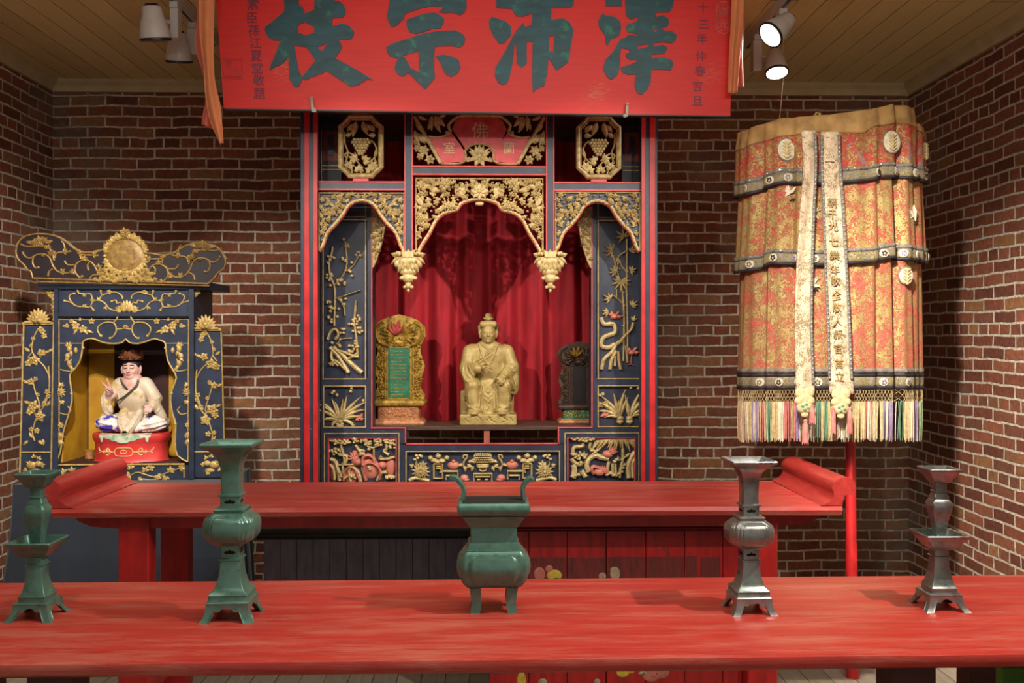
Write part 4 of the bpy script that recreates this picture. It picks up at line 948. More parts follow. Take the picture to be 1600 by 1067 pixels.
for s in (-1, 1):
    for x, y, a, b in ((-293, 240, 10, 6.5), (-293, 200, 3, 3), (-185, 370, 7, 6), (-170, 385, 6, 3)):
        mesh('pink_fruit', MB(PB, YBp+.020).dome(cxm+s*x/6.4, 690+y/6.4, a, b, .018, 12), PINK, lp)
# shelf, with its short prop
shf = mesh('shelf', MB().box(PB(583, 0)[0]-.02, PB(924, 0)[0]+.02, YBp+.022, 5.44, PB(0, 673.5)[1], PB(0, 666)[1], .004), M['brown'], sh, False)
mesh('shelf_prop', MB(PB, YBp+.01).pbox(756, 674, 765, 694, 0, .03), paint('raw_wood_prop', (170, 96, 74), (130, 70, 54), 12), sh, False)
ZS = PB(0, 666)[1]
# inner jambs behind the screen openings
for a, b in ((583, 578), (924, 929)):
    mesh('inner_jamb', MB().box(PB(a, 0)[0], PB(b, 0)[0], YBp+.022, 5.0+.10, ZS, PB(0, 300)[1]), NVD, sh, False)
# ---- velvet curtain
VEL = paint('red_velvet', (160, 5, 26), (130, 3, 18), 6, (6, 6, 1), rough=.8, bmp=.1)
m = MB(); nx, nz = 240, 30; x0, x1 = PF(480, 0)[0]+.03, PF(1020, 0)[0]-.03; zt_ = PF(0, 182)[1]
for j in range(nz+1):
    v = j/nz; z = zt_+(ZS-zt_)*v
    for i in range(nx+1):
        u_ = i/nx; x = x0+(x1-x0)*u_
        y = 5.375+.032*math.sin(u_*62+1.4*math.sin(v*2+u_*3))*(.4+.6*v)+.012*math.sin(u_*121+v*1.5)+.010*math.sin(u_*23+v*2.1)-.03*v*math.exp(-((u_-.36)/.05)**2)
        m.v.append((x+.012*v*math.sin(u_*40), y, z))
for j in range(nz):
    for i in range(nx): a = j*(nx+1)+i; m.f.append((a, a+1, a+nx+2, a+nx+1)); m.m.append(0)
cu = mesh('curtain', m, VEL, None, loc=(PF(749, 0)[0], 5.38, ZS)); tag(cu, 'deep red velvet curtain hanging in folds at the back of the central shrine', 'curtain')
# ================================================================ sculpting in a distance field
class Sdf:
    def __init__(s, lo, hi, h):
        s.lo = np.array(lo, float); s.h = h; s.n = [int(math.ceil((hi[i]-lo[i])/h))+1 for i in range(3)]
        s.ax = [lo[i]+np.arange(s.n[i])*h for i in range(3)]; s.d = np.full(s.n, 60.0, np.float32)
    def sl(s, lo, hi):
        r = []
        for i in range(3):
            a = max(0, int((lo[i]-s.lo[i])/s.h)); b = min(s.n[i], int((hi[i]-s.lo[i])/s.h)+2)
            if b <= a: return None
            r.append(slice(a, b))
        return tuple(r)
    def g(s, q): return s.ax[0][q[0]][:, None, None], s.ax[1][q[1]][None, :, None], s.ax[2][q[2]][None, None, :]
    def comb(s, q, p, k, op):
        d = s.d[q]; p = p.astype(np.float32)
        if op == 'add':
            k = max(k, 1e-3); hh = np.maximum(k-np.abs(d-p), 0)/k; s.d[q] = np.minimum(d, p)-hh*hh*k*.25
        elif op == 'sub':
            k = max(k, 1e-3); p = -p; hh = np.maximum(k-np.abs(d-p), 0)/k; s.d[q] = np.maximum(d, p)+hh*hh*k*.25
        elif op == 'and':
            s.d[q] = np.maximum(d, p)
    def ell(s, c, r, k=4, op='add', rot=None):
        m = max(r)+k+s.h*3 if rot is not None else None
        R = [m]*3 if m else [x+k+s.h*3 for x in r]
        q = s.sl([c[i]-R[i] for i in range(3)], [c[i]+R[i] for i in range(3)])
        if q is None: return s
        X, Y, Z = s.g(q); X, Y, Z = X-c[0], Y-c[1], Z-c[2]
        if rot is not None:
            X, Y, Z = np.broadcast_arrays(X, Y, Z); ax, an = rot; a = math.radians(an); ca, sa = math.cos(a), math.sin(a)
            if ax == 'y': X, Z = X*ca-Z*sa, X*sa+Z*ca
            elif ax == 'x': Y, Z = Y*ca+Z*sa, -Y*sa+Z*ca
            else: X, Y = X*ca+Y*sa, -X*sa+Y*ca
        a = np.sqrt((X/r[0])**2+(Y/r[1])**2+(Z/r[2])**2); b = np.sqrt((X/r[0]**2)**2+(Y/r[1]**2)**2+(Z/r[2]**2)**2)
        s.comb(q, np.where(b > 1e-6, a*(a-1)/np.maximum(b, 1e-6), -min(r)), k, op); return s
    def cap(s, a, b, ra, rb=None, k=4, op='add', sq=(1, 1, 1)):
        rb = ra if rb is None else rb; R = max(ra, rb)/min(sq)+k+s.h*3
        q = s.sl([min(a[i], b[i])-R for i in range(3)], [max(a[i], b[i])+R for i in range(3)])
        if q is None: return s
        X, Y, Z = s.g(q); ab = [(b[i]-a[i])*sq[i] for i in range(3)]; L = sum(t*t for t in ab) or 1e-6
        px, py, pz = (X-a[0])*sq[0], (Y-a[1])*sq[1], (Z-a[2])*sq[2]; t = np.clip((px*ab[0]+py*ab[1]+pz*ab[2])/L, 0, 1)
        s.comb(q, np.sqrt((px-ab[0]*t)**2+(py-ab[1]*t)**2+(pz-ab[2]*t)**2)-(ra+(rb-ra)*t), k, op); return s
    def path(s, pts, r, k=3, op='add', n=3):
        P = smoothpts(pts, n) if len(pts) > 2 else pts
        for i in range(len(P)-1):
            t0, t1 = i/(len(P)-1), (i+1)/(len(P)-1); f = (lambda t: r(t)) if callable(r) else (lambda t: r)
            s.cap(P[i], P[i+1], f(t0), f(t1), k, op)
        return s
    def box(s, c, hs, rd=4, k=3, op='add', rz=0):
        R = [x*(1.5 if rz else 1)+rd+k+s.h*3 for x in hs]; q = s.sl([c[i]-R[i] for i in range(3)], [c[i]+R[i] for i in range(3)])
        if q is None: return s
        X, Y, Z = s.g(q); X, Y, Z = X-c[0], Y-c[1], Z-c[2]
        if rz: a = math.radians(rz); X, Y = X*math.cos(a)+Y*math.sin(a), -X*math.sin(a)+Y*math.cos(a)
        dx, dy, dz = np.abs(X)-hs[0]+rd, np.abs(Y)-hs[1]+rd, np.abs(Z)-hs[2]+rd
        o = np.sqrt(np.maximum(dx, 0)**2+np.maximum(dy, 0)**2+np.maximum(dz, 0)**2)+np.minimum(np.maximum(np.maximum(dx, dy), dz), 0)-rd
        s.comb(q, o, k, op); return s
    def relief(s, pts, r, depth_fn=None, amt=None, k=4, op='add', n=4):
        "drape a ridge (or a groove) over the front of what is already there; pts are (x, z)"
        P = smoothpts(pts, n) if len(pts) > 2 else pts; out = []
        for x, z in P:
            i = int(round((x-s.lo[0])/s.h)); j = int(round((z-s.lo[2])/s.h))
            if not (0 <= i < s.n[0] and 0 <= j < s.n[2]): continue
            col = s.d0[i, :, j]; w_ = np.where(col < 0)[0]
            if len(w_) == 0: continue
            out.append((x, s.ax[1][w_[0]], z))
        for i in range(len(out)-1):
            if abs(out[i][1]-out[i+1][1]) < 40: s.cap(out[i], out[i+1], r, r, k, op)
        return s
    def freeze(s): s.d0 = s.d.copy(); return s
    def surf(s):
        d = s.d; nx, ny, nz = d.shape; ins = d < 0
        c = ins[:-1, :-1, :-1].astype(np.int8)
        acc = np.zeros((nx-1, ny-1, nz-1), np.int8)
        for a in (0, 1):
            for b in (0, 1):
                for e in (0, 1): acc += ins[a:nx-1+a, b:ny-1+b, e:nz-1+e]
        I = np.argwhere((acc > 0) & (acc < 8)); idx = -np.ones((nx-1, ny-1, nz-1), np.int64); idx[I[:, 0], I[:, 1], I[:, 2]] = np.arange(len(I))
        pos = np.zeros((len(I), 3)); cnt = np.zeros(len(I))
        co = [(a, b, e) for a in (0, 1) for b in (0, 1) for e in (0, 1)]
        val = {k: d[I[:, 0]+k[0], I[:, 1]+k[1], I[:, 2]+k[2]].astype(float) for k in co}
        for k in co:
            for ax in range(3):
                if k[ax] == 0:
                    k2 = list(k); k2[ax] = 1; k2 = tuple(k2); a, b = val[k], val[k2]; m = (a < 0) != (b < 0)
                    t = np.where(m, a/np.where(m, a-b, 1), 0); p = np.tile(np.array(k, float), (len(I), 1)); p[:, ax] = t
                    pos[m] += p[m]; cnt[m] += 1
        pos = (pos/np.maximum(cnt, 1)[:, None]+I)*s.h+s.lo
        faces = []
        for ax in range(3):
            u, v = [(1, 2), (2, 0), (0, 1)][ax]; sl0 = [slice(None)]*3; sl1 = [slice(None)]*3; sl0[ax] = slice(0, -1); sl1[ax] = slice(1, None)
            A, B = ins[tuple(sl0)], ins[tuple(sl1)]; E = np.argwhere(A != B); E = E[(E[:, u] > 0) & (E[:, v] > 0) & (E[:, u] < s.n[u]-1) & (E[:, v] < s.n[v]-1)]
            f = A[E[:, 0], E[:, 1], E[:, 2]]; q = []
            for du, dv in ((0, 0), (-1, 0), (-1, -1), (0, -1)):
                e = E.copy(); e[:, u] += du; e[:, v] += dv; q.append(idx[e[:, 0], e[:, 1], e[:, 2]])
            Q = np.stack(q, 1); Q[~f] = Q[~f][:, ::-1]; faces.append(Q)
        return pos, np.concatenate(faces)
    def mesh(s, name, mat, parent, scale, offs=(0, 0, 0), label=None, attr=None):
        P, Q = s.surf(); me = bpy.data.meshes.new(name); P = P*scale+np.array(offs)
        me.vertices.add(len(P)); me.vertices.foreach_set('co', P.astype(np.float32).ravel())
        me.loops.add(len(Q)*4); me.loops.foreach_set('vertex_index', Q.astype(np.int32).ravel())
        me.polygons.add(len(Q)); me.polygons.foreach_set('loop_start', np.arange(0, len(Q)*4, 4, dtype=np.int32))
        me.polygons.foreach_set('use_smooth', np.ones(len(Q), bool)); me.update(calc_edges=True); me.validate()
        for m in (mat if isinstance(mat, (list, tuple)) else [mat]): me.materials.append(m)
        o = bpy.data.objects.new(name, me); C.objects.link(o); o.parent = parent
        if label: o['label'] = label
        return o
def face(S, c, r, look=0, k=3):
    "features on a head whose centre is c and half sizes r; x right, y back, z up; closed smiling eyes"
    X, Y, Z = c; a, b, h = r
    yf = Y-b
    S.cap((X-a*.56, yf+b*.28, Z+h*.28), (X-a*.12, yf+b*.08, Z+h*.25), a*.10, a*.09, k)   # brow
    S.cap((X+a*.56, yf+b*.28, Z+h*.28), (X+a*.12, yf+b*.08, Z+h*.25), a*.10, a*.09, k)
    for s in (-1, 1):
        S.ell((X+s*a*.38, yf+b*.16, Z+h*.10), (a*.22, b*.12, h*.10), 2)
        S.path([(X+s*a*.17, yf+b*.05, Z+h*.07), (X+s*a*.38, yf+b*.03, Z+h*.03), (X+s*a*.64, yf+b*.24, Z+h*.09)], a*.06, 1.5, 'sub')
        S.ell((X+s*a*.42, yf+b*.30, Z-h*.22), (a*.28, b*.22, h*.20), 5)
        S.path([(X+s*a*1.0, Y+b*.05, Z+h*.28), (X+s*a*1.10, Y+b*.02, Z+h*.05), (X+s*a*1.02, Y, Z-h*.35)], lambda t: a*(.16-.05*t), 3)   # ear
    S.path([(X, yf+b*.10, Z+h*.22), (X, yf-b*.02, Z-h*.02), (X, yf-b*.14, Z-h*.18)], lambda t: a*(.09+.05*t), 3)
    for s in (-1, 1): S.ell((X+s*a*.13, yf-b*.02, Z-h*.20), (a*.09, b*.10, h*.06), 2)
    S.path([(X-a*.30, yf+b*.14, Z-h*.40), (X, yf+b*.02, Z-h*.43), (X+a*.30, yf+b*.14, Z-h*.40)], a*.07, 2)
    S.path([(X-a*.20, yf+b*.10, Z-h*.52), (X, yf+b*.03, Z-h*.54), (X+a*.20, yf+b*.10, Z-h*.52)], a*.06, 2)
    S.path([(X-a*.36, yf+b*.12, Z-h*.44), (X, yf-b*.03, Z-h*.475), (X+a*.36, yf+b*.12, Z-h*.44)], a*.055, 1.5, 'sub')
    S.ell((X, yf+b*.26, Z-h*.72), (a*.30, b*.22, h*.16), 6)
def hand(S, wrist, palm, dirs, lens, r, thumb, k=2.5):
    "palm ellipsoid, four finger chains and a thumb; dirs: list of joint point lists"
    S.cap(wrist, palm, r*2.1, r*2.3, 6, sq=(1, 1, 1))
    for ch in dirs:
        for i in range(len(ch)-1): S.cap(ch[i], ch[i+1], r*(1-.10*i), r*(1-.10*(i+1)), 1.2 if i else k)
    for i in range(len(thumb)-1): S.cap(thumb[i], thumb[i+1], r*1.1, r*.95, 2)

# ---------------------------------------------------------------- the gilded seated figure
US = .000648
PS = PL(5.10, 763, 580)
gx_, _ = PS(763, 0)
st = thing('seated_statue', 'gilded wooden seated figure in robes with bead necklace on the shrine shelf', 'statue', (gx_, 5.13, ZS))
S = Sdf((-250, -190, -4), (250, 210, 930), 3.1)
V = lambda v: 995-v      # picture row to height
H = lambda u_: u_-421
S.box((0, 20, 42), (232, 165, 44), 14); 
S.box((-10, 120, 160), (222, 70, 110), 16, 8)
# skirt block and legs
S.ell((0, 40, 250), (205, 120, 150), 10); S.box((0, 20, 150), (150, 95, 80), 40, 20)
for s in (-1, 1):
    S.cap((s*70, 60, 330), (s*128, -75, 318), 66, 62, 14)
    S.cap((s*128, -80, 310), (s*120, -80, 130), 62, 56, 14)
    S.cap((s*118, -82, 130), (s*112, -86, 105), 56, 66, 16)
S.box((0, -40, 180), (70, 50, 100), 24, 30)
# torso
S.ell((0, 40, 470), (165, 95, 200), 20); S.ell((0, 30, 560), (150, 82, 110), 20)
S.cap((-118, 36, 600), (118, 36, 600), 56, 56, 24); S.ell((0, 30, 640), (90, 60, 55), 24)
# arms with hanging sleeves
S.cap((-150, 30, 590), (-175, -10, 470), 62, 58, 20); S.cap((-175, -10, 460), (-85, -110, 455), 56, 40, 14)
S.path([(-185, 0, 450), (-170, -60, 400), (-150, -70, 345)], lambda t: 50-14*t, 14); S.cap((-120, -90, 440), (-150, -75, 360), 34, 26, 12)
S.cap((150, 30, 590), (190, 0, 470), 62, 60, 20); S.cap((190, 0, 460), (115, -110, 385), 58, 36, 14)
S.path([(195, 0, 460), (215, -10, 340), (212, -20, 260)], lambda t: 50-26*t, 16); S.cap((160, -70, 400), (205, -40, 300), 36, 24, 14)
# neck, head, hair
S.cap((0, 20, 640), (0, 10, 700), 38, 34, 14)
S.ell((0, 5, 742), (64, 66, 88), 8); S.ell((0, -12, 690), (40, 40, 34), 12)
face(S, (0, 5, 742), (64, 66, 88))
S.box((0, 12, 818), (72, 60, 30), 26, 8); S.cap((-74, 8, 800), (-72, 14, 740), 13, 10, 4); S.cap((74, 8, 800), (72, 14, 740), 13, 10, 4)
S.ell((0, 16, 866), (40, 36, 22), 5); S.ell((0, 18, 892), (30, 28, 20), 3); S.path([(-34, 0, 866), (0, -20, 862), (34, 0, 866)], 9, 3)
for i in range(-4, 5): S.cap((i*13, -64+abs(i)*4, 838), (i*11, -20, 866), 3.0, 3.0, 2, 'sub')
S.freeze()
# robe folds
for P, r in (([(-60, 655), (-10, 620), (60, 560)], 7), ([(70, 660), (20, 600), (-60, 540), (-110, 510)], 8), ([(80, 640), (30, 575), (-50, 520), (-100, 490)], 6), ([(-78, 650), (-60, 590), (-66, 540)], 6),
             ([(-215, 430), (-190, 380), (-150, 330)], 6), ([(-185, 470), (-170, 410), (-130, 370)], 6), ([(-205, 470), (-205, 400), (-180, 350)], 6), ([(-160, 480), (-140, 430), (-110, 400)], 5),
             ([(215, 470), (190, 490), (140, 480)], 7), ([(225, 440), (190, 430), (150, 440)], 6), ([(150, 410), (190, 360), (215, 280)], 7), ([(130, 400), (170, 330), (195, 250)], 6), ([(170, 450), (205, 400), (228, 320)], 6),
             ([(-70, 340), (-66, 250), (-75, 150)], 7), ([(70, 340), (66, 250), (75, 150)], 7), ([(-45, 330), (-10, 300), (0, 296), (10, 300), (45, 330)], 6), ([(-36, 300), (0, 262), (36, 300)], 6), ([(-30, 250), (0, 222), (30, 250)], 6), ([(-26, 215), (0, 180), (26, 215)], 6), ([(-10, 170), (5, 150), (-12, 120)], 5),
             ([(-185, 190), (-150, 150), (-90, 150), (-60, 130)], 7), ([(-180, 150), (-120, 135), (-70, 118), (-40, 100)], 7), ([(185, 190), (150, 150), (90, 150), (60, 130)], 7), ([(180, 150), (120, 135), (70, 118), (40, 100)], 7), ([(-150, 320), (-160, 240), (-150, 170)], 5), ([(150, 320), (165, 240), (160, 170)], 5),
             ([(-45, 320), (-40, 240), (-46, 120)], 5), ([(45, 320), (40, 240), (46, 120)], 5), ([(190, 260), (195, 180), (185, 110)], 6), ([(-190, 260), (-192, 180), (-185, 110)], 6)):
    S.relief(P, r, k=6)
for P in ([(-150, 60), (-90, 75), (-60, 40)], [(-190, 50), (-160, 20)], [(0, 70), (20, 40), (60, 20)], [(20, 60), (-10, 40)], [(100, 70), (150, 40), (110, 20)], [(180, 60), (200, 30)]): S.relief(P, 5, k=3, op='sub')
# bead necklace
nb = []
for s in (-1, 1):
    for i in range(15):
        t = i/14; x = s*(70*(1-t)**.8+8); z = 655-t*165+8*math.sin(PI*t)*-1; nb.append((x, z))
for x, z in nb:
    i = int(round((x-S.lo[0])/S.h)); j = int(round((z-S.lo[2])/S.h)); col = np.where(S.d0[i, :, j] < 0)[0]
    if len(col): S.ell((x, S.ax[1][col[0]]-3, z), (8, 8, 8), 1.5)
# right hand (viewer's left) raised at the chest, left hand resting on the knee
hand(S, (-70, -112, 462), (-36, -140, 468), [[(-24, -150, 486), (4, -166, 490), (22, -160, 478)], [(-20, -154, 472), (8, -172, 470), (26, -164, 458)], [(-22, -152, 458), (0, -170, 448), (-6, -166, 430)], [(-28, -146, 446), (-10, -162, 432), (-18, -158, 416)]], None, 9.5, [(-36, -148, 484), (-14, -164, 500), (10, -164, 498)])
hand(S, (120, -112, 385), (108, -140, 372), [[(96, -146, 378), (84, -158, 364), (80, -156, 344)], [(106, -150, 370), (96, -160, 352), (94, -156, 332)], [(118, -148, 366), (110, -158, 346), (108, -152, 328)], [(130, -142, 364), (124, -150, 346), (122, -144, 332)]], None, 9.5, [(100, -134, 392), (84, -144, 386), (72, -146, 376)])
# feet with toes
for s in (-1, 1):
    S.ell((s*115, -120, 100), (34, 50, 24), 6)
    for i in range(5): S.ell((s*115+(i-2)*13, -160+abs(i-2)*4, 94), (7.5, 14, 9), 2)
S.mesh('body', M['statue_gold'], st, US)

# ---------------------------------------------------------------- ancestor tablets either side
GRN = paint('green_tablet', (44, 116, 84), (26, 84, 62), 30, rough=.4); TGOLD = paint('tablet_gold', (182, 148, 56), (120, 92, 32), 40, rough=.45, metal=.3, worn=(60, 44, 22), wlo=.56, whi=.64, wscale=60)
COP = paint('coppery_gilding', (190, 130, 84), (146, 92, 56), 60, rough=.5, metal=.2); DKC = paint('dark_carving', (74, 52, 34), (44, 30, 20), 30, rough=.5, metal=.1); PKC = paint('faded_pink_carving', (190, 84, 80), (140, 54, 52), 20)
def tablet(cxp, name, label, y, dark):
    PT_ = PL(y, cxp, 600); x = PT_(cxp, 0)[0]; g_ = DKC if dark else TGOLD; pn = M['black'] if dark else GRN
    t = thing('ancestor_tablet', label, 'tablet', (x, y, ZS)); k = PT_.k; q = lambda d: ZS+d*k
    hw = 41*k; hd = 24*k
    m = MB().loft([(q(0), hw, hd, .012), (q(3), hw*1.0, hd, .012), (q(6), hw*.93, hd*.92, .010), (q(8.5), hw*.84, hd*.84, .008)], (x, y)); mesh('base', m, COP, t)
    m = MB().loft([(q(8.5), hw*.80, hd*.8, .02), (q(27), hw*.80, hd*.8, .02)], (x, y)); wst = mesh('waist', m, COP if not dark else GRN, t)
    m = MB(PL(y-hd*.8, cxp, 600), y-hd*.8-.0002); r = random.Random(5); q2 = m.pl; zrow = (525)+0
    for s in (1, -1):
        for i in range(26): m.v; X = cxp+s*r.uniform(1, 24 if not dark else 26); Y = 600+(600-0)*0; zz = q(8.5)+r.uniform(.15, .85)*18.5*k; Y = m.pl.cy-(zz-m.pl.Z0)/m.pl.k; m.leaf(X, Y, r.uniform(0, 360), 6, 1.2, .004)
    mesh('waist_carving', m, TGOLD if dark else COP, wst)
    m = MB().loft([(q(27), hw*.84, hd*.84, .01), (q(29), hw*.98, hd*.98, .01), (q(33), hw*1.04, hd*1.02, .012), (q(36), hw*1.0, hd, .010), (q(38), hw*.9, hd*.9, .01)], (x, y)); mesh('shelf', m, TGOLD if not dark else DKC, t)
    def py(d): return PT_.cy-(q(d)-PT_.Z0)/PT_.k
    U = lambda u_, d: (cxp+u_, py(d))
    # frame plate with shaped outline
    L = [(-20, 38), (-39, 38), (-40, 45), (-34, 55), (-33, 68), (-38, 80), (-40, 90), (-36, 102), (-33, 112), (-34, 122), (-41, 136), (-40, 150), (-30, 160), (-18, 165), (0, 170)]
    out = [U(*p) for p in L]+[U(-p[0], p[1]) for p in reversed(L[:-1])]
    m = MB(PT_, y); m.plate(out, .012, .014); fr = mesh('frame', m, g_, t, False)
    m = MB(PT_, y-.012); r = random.Random(9 if dark else 2)
    for s in (-1, 1):
        for d in range(42, 132, 5):
            u_ = 27+4*math.sin(d*.22); m.fan(*U(s*u_, d), 90+s*r.uniform(-90, 60), 8, 1.9, .012, 4, 150); m.curl(*U(s*(u_+4), d+2), r.uniform(0, 360), 2.2, 1.1, .010, s, 1)
        m.strip([U(s*22, 38), U(s*22, 118)], 2, .01, 1)
        m.curl(*U(s*27, 146), 90 if s > 0 else 90, 6, 3, .02, s, 1.3); m.strip([U(s*20, 122), U(s*30, 126), U(s*36, 138), U(s*34, 150), U(s*24, 158)], 3, .022)
        for a in range(6): m.leaf(*U(s*8, 136), 90-s*(10+a*26), 22, 3.2, .02, s*20)
    for a in range(9): m.leaf(*U(0, 120), 10+a*20, 14, 2.4, .018)
    m.dome(*U(0, 126), 10, 6, .02); mesh('carved_scrolls', m, g_, fr)
    m = MB(PT_, y-.012)
    for a, L_ in ((70, 24), (100, 22), (40, 20), (130, 18), (85, 14)): m.leaf(*U(-6, 138), a, L_, 4, .030, 10)
    mesh('crest_carving', m, PKC if not dark else TGOLD, fr)
    p = mesh('inscribed_panel', MB(PT_, y-.010).pbox(*U(-17 if not dark else -12, 117), *U(17 if not dark else 12, 40), .006, .0), pn, t, False)
    if not dark:
        m = MB(PT_, y-.016); r = random.Random(1)
        for row in range(14):
            n_ = r.randint(8, 12)
            for i in range(n_):
                if r.random() < .86: u_ = -13+26*i/12; d = 44+row*5.2; m.pbox(U(u_, 0)[0], U(0, d+1.3)[1], U(u_, 0)[0]+1.5, U(0, d-.0)[1], .001, 0)
        mesh('gilt_writing', m, TGOLD, p, False)
    mesh('panel_rim', MB(PT_, y-.012).pbox(*U(-20, 120), *U(-17, 38), .008).pbox(*U(17, 120), *U(20, 38), .008).pbox(*U(-20, 121), *U(20, 117.5), .008), g_, fr, False)
    return t
tablet(624, 'l', 'gilded carved ancestor tablet with green inscribed panel left of the seated statue', 5.17, False)
tablet(905, 'r', 'dark carved ancestor tablet half hidden at the right end of the shrine shelf', 5.23, True).scale = (.82, .82, .74)
# ================================================================ left shrine
YL = 5.16; PLf = PL(YL, 192, 560); Y2 = YL+.02
zbl = sz; LS = thing('niche_shrine', 'dark blue niche shrine with gilt floral relief and winged crest against the left brick wall', 'shrine', (PLf(192, 0)[0], YL+.2, zbl))
LN, LNd = paint('blue_black_lacquer', (42, 54, 74), (30, 38, 54), 12, rough=.42, bmp=.12), paint('black_lacquer', (34, 26, 32), (22, 17, 22), 10, rough=.45)
G2 = paint('pale_gilding', (190, 164, 100), (150, 122, 66), 40, rough=.5, metal=.15, bmp=.25)
G3 = paint('dull_gilding', (156, 124, 66), (112, 86, 42), 40, rough=.5, metal=.2, bmp=.25)
a1 = lambda x, y: (x/2.2225, 320+y/2.2225)          # overview crop
b1 = lambda x, y: (20+x/5.333, 350+y/5.333)          # upper left crop
tb = lambda P: [b1(*p) for p in P]; tA = lambda P: [a1(*p) for p in P]
CX = 196.5
def mr(p): return (2*CX-p[0], p[1])
crestL = tb([(205, 455), (190, 400), (160, 385), (135, 345), (95, 310), (70, 260), (72, 200), (95, 150), (150, 108), (240, 90), (340, 95), (430, 125), (500, 175), (550, 215), (620, 243), (700, 243), (770, 225)])
crestR = [a1(*p) for p in [(540, 172), (575, 178), (610, 170), (650, 145), (690, 135), (735, 140), (770, 158), (788, 190), (785, 220), (765, 235), (750, 255), (730, 275)]]
m = MB(PLf, YL-.03); outl = crestL+crestR
m.plate(outl, .012, .016); cr = mesh('crest_board', m, LNd, LS, False)
m = MB(PLf, YL-.042); m.strip(outl, 1.5, .006, 2); m.strip([outl[0], outl[-1]], 1.5, .006, 1); mesh('gilt_rim', m, G3, cr)
m = MB(PLf, YL-.03); m.strip(crestL[9:], 1.6, .018, 2); m.strip(crestR[:8], 1.6, .018, 2); mesh('top_capping', m, paint('bleached_gilding', (214, 200, 160), (180, 160, 118), 20), cr)
m = MB(PLf, YL-.042)
def vines(f, s):
    g = lambda P: [f(p) for p in tb(P)]; q = lambda x, y: f(b1(x, y)); A = lambda a: a if s > 0 else 180-a
    for P in ([(125, 250), (150, 280), (190, 290), (240, 262), (300, 258), (345, 290), (370, 350), (410, 400), (480, 415), (540, 390), (560, 340), (620, 305), (680, 320), (720, 370), (770, 460)],
              [(105, 175), (160, 195), (260, 190), (330, 200), (365, 250), (380, 310)], [(385, 290), (400, 250), (460, 240), (510, 235)], [(210, 285), (205, 330), (225, 370), (250, 365)], [(465, 310), (490, 345), (560, 345)], [(560, 345), (550, 400), (590, 450), (610, 430)],
              [(330, 440), (340, 400), (370, 380)], [(680, 320), (655, 345), (660, 385)], [(470, 220), (460, 175), (440, 150)], [(670, 460), (700, 430), (740, 430)], [(590, 260), (600, 300)], [(600, 262), (735, 268)], [(770, 390), (840, 385)]):
        m.strip(g(P), 1.5, .007)
    for x, y, a in ((330, 210, 100), (370, 260, 80), (440, 405, 20), (540, 400, 200), (740, 370, 60), (620, 300, 45), (700, 265, 10), (760, 400, 200), (590, 260, 60), (460, 240, 20)): m.fan(*q(x, y), A(a), 8, 2, .009, 4, 130)
    for x, y, r in ((260, 150, 9), (300, 145, 6), (225, 165, 7), (355, 250, 6), (290, 270, 3)): m.flower(*q(x, y), r, 7, .010, 0, 0, 2)
    m.leaf(*q(150, 155), A(-10), 18, 3, .008); m.leaf(*q(370, 150), A(190), 14, 3, .008)
    for x, y in ((125, 245), (510, 235), (250, 368), (610, 440), (660, 388), (735, 268), (840, 385)): m.dome(*q(x, y), 2.2, 2.2, .008)
vines(lambda p: p, 1); vines(lambda p: (2*CX-p[0]-3.5, p[1]+6), -1)
mesh('vine_relief', m, G3, cr)
# medallion with foliage crown
MX, MY = a1(446, 180); m = MB(PLf, YL-.042)
for i in range(30): a = 2*PI*i/30; m.dome(MX+31.5*math.cos(a), MY+28*math.sin(a), 3, 3, .010, 8)
for i in range(11): a = 20+i*14; r = math.radians(a); m.fan(MX+29*math.cos(r), MY-27*math.sin(r), a, 10+4*math.sin(r)**4, 3.2, .016, 4, 110)
for i in range(7): a = 205+i*22; r = math.radians(a); m.fan(MX+28*math.cos(r), MY-24*math.sin(r), a, 12, 3, .012, 4, 120)
m.flower(MX, MY-35, 9, 7, .018, 0, .004, 2)
foliage(m, [a1(340, 268), a1(375, 225), a1(520, 225), a1(570, 268)], 6, 2, MX, .010)
mesh('crest_foliage', m, G2, cr)
m = MB(PLf, YL-.042); m.dome(MX, MY, 31, 27.5, .012, 28); md = mesh('medallion', m, G3, cr)
m = MB(); textmb(m, '佛', .12, MX-.5, MY, PLf, YL-.0535, .0012); mesh('faint_lettering', m, G3, md, False)
# cornice
cz = [PLf(0, 320+265/2.2225+y)[1] for y in (2.5, 6, 9, 13)]
m = MB(); x0, x1 = PLf(64, 0)[0], PLf(331, 0)[0]
m.prism_x([(YL-.03, cz[0]), (YL-.04, cz[0]-.006), (YL-.035, cz[1]), (YL-.02, cz[2]), (YL-.012, cz[3]), (YL+.34, cz[3]), (YL+.34, cz[0])], x0, x1); co_ = mesh('cornice', m, LN, LS, False)
m = MB(PLf, YL-.035); m.strip([(66, 441), (330, 447)], 1.2, .006, 1); mesh('gilt_rim', m, G3, co_)
# posts
for a, b in ((86.5, 93), (295.5, 303)):
    mesh('post', MB(PLf, YL).pbox(a, 447, b, 748, .012, .33), LN, LS, False)
mesh('side_wall', MB().box(PLf(87, 0)[0], PLf(93, 0)[0], YL+.0, YL+.33, zbl, cz[3]), LN, LS, False) if False else None
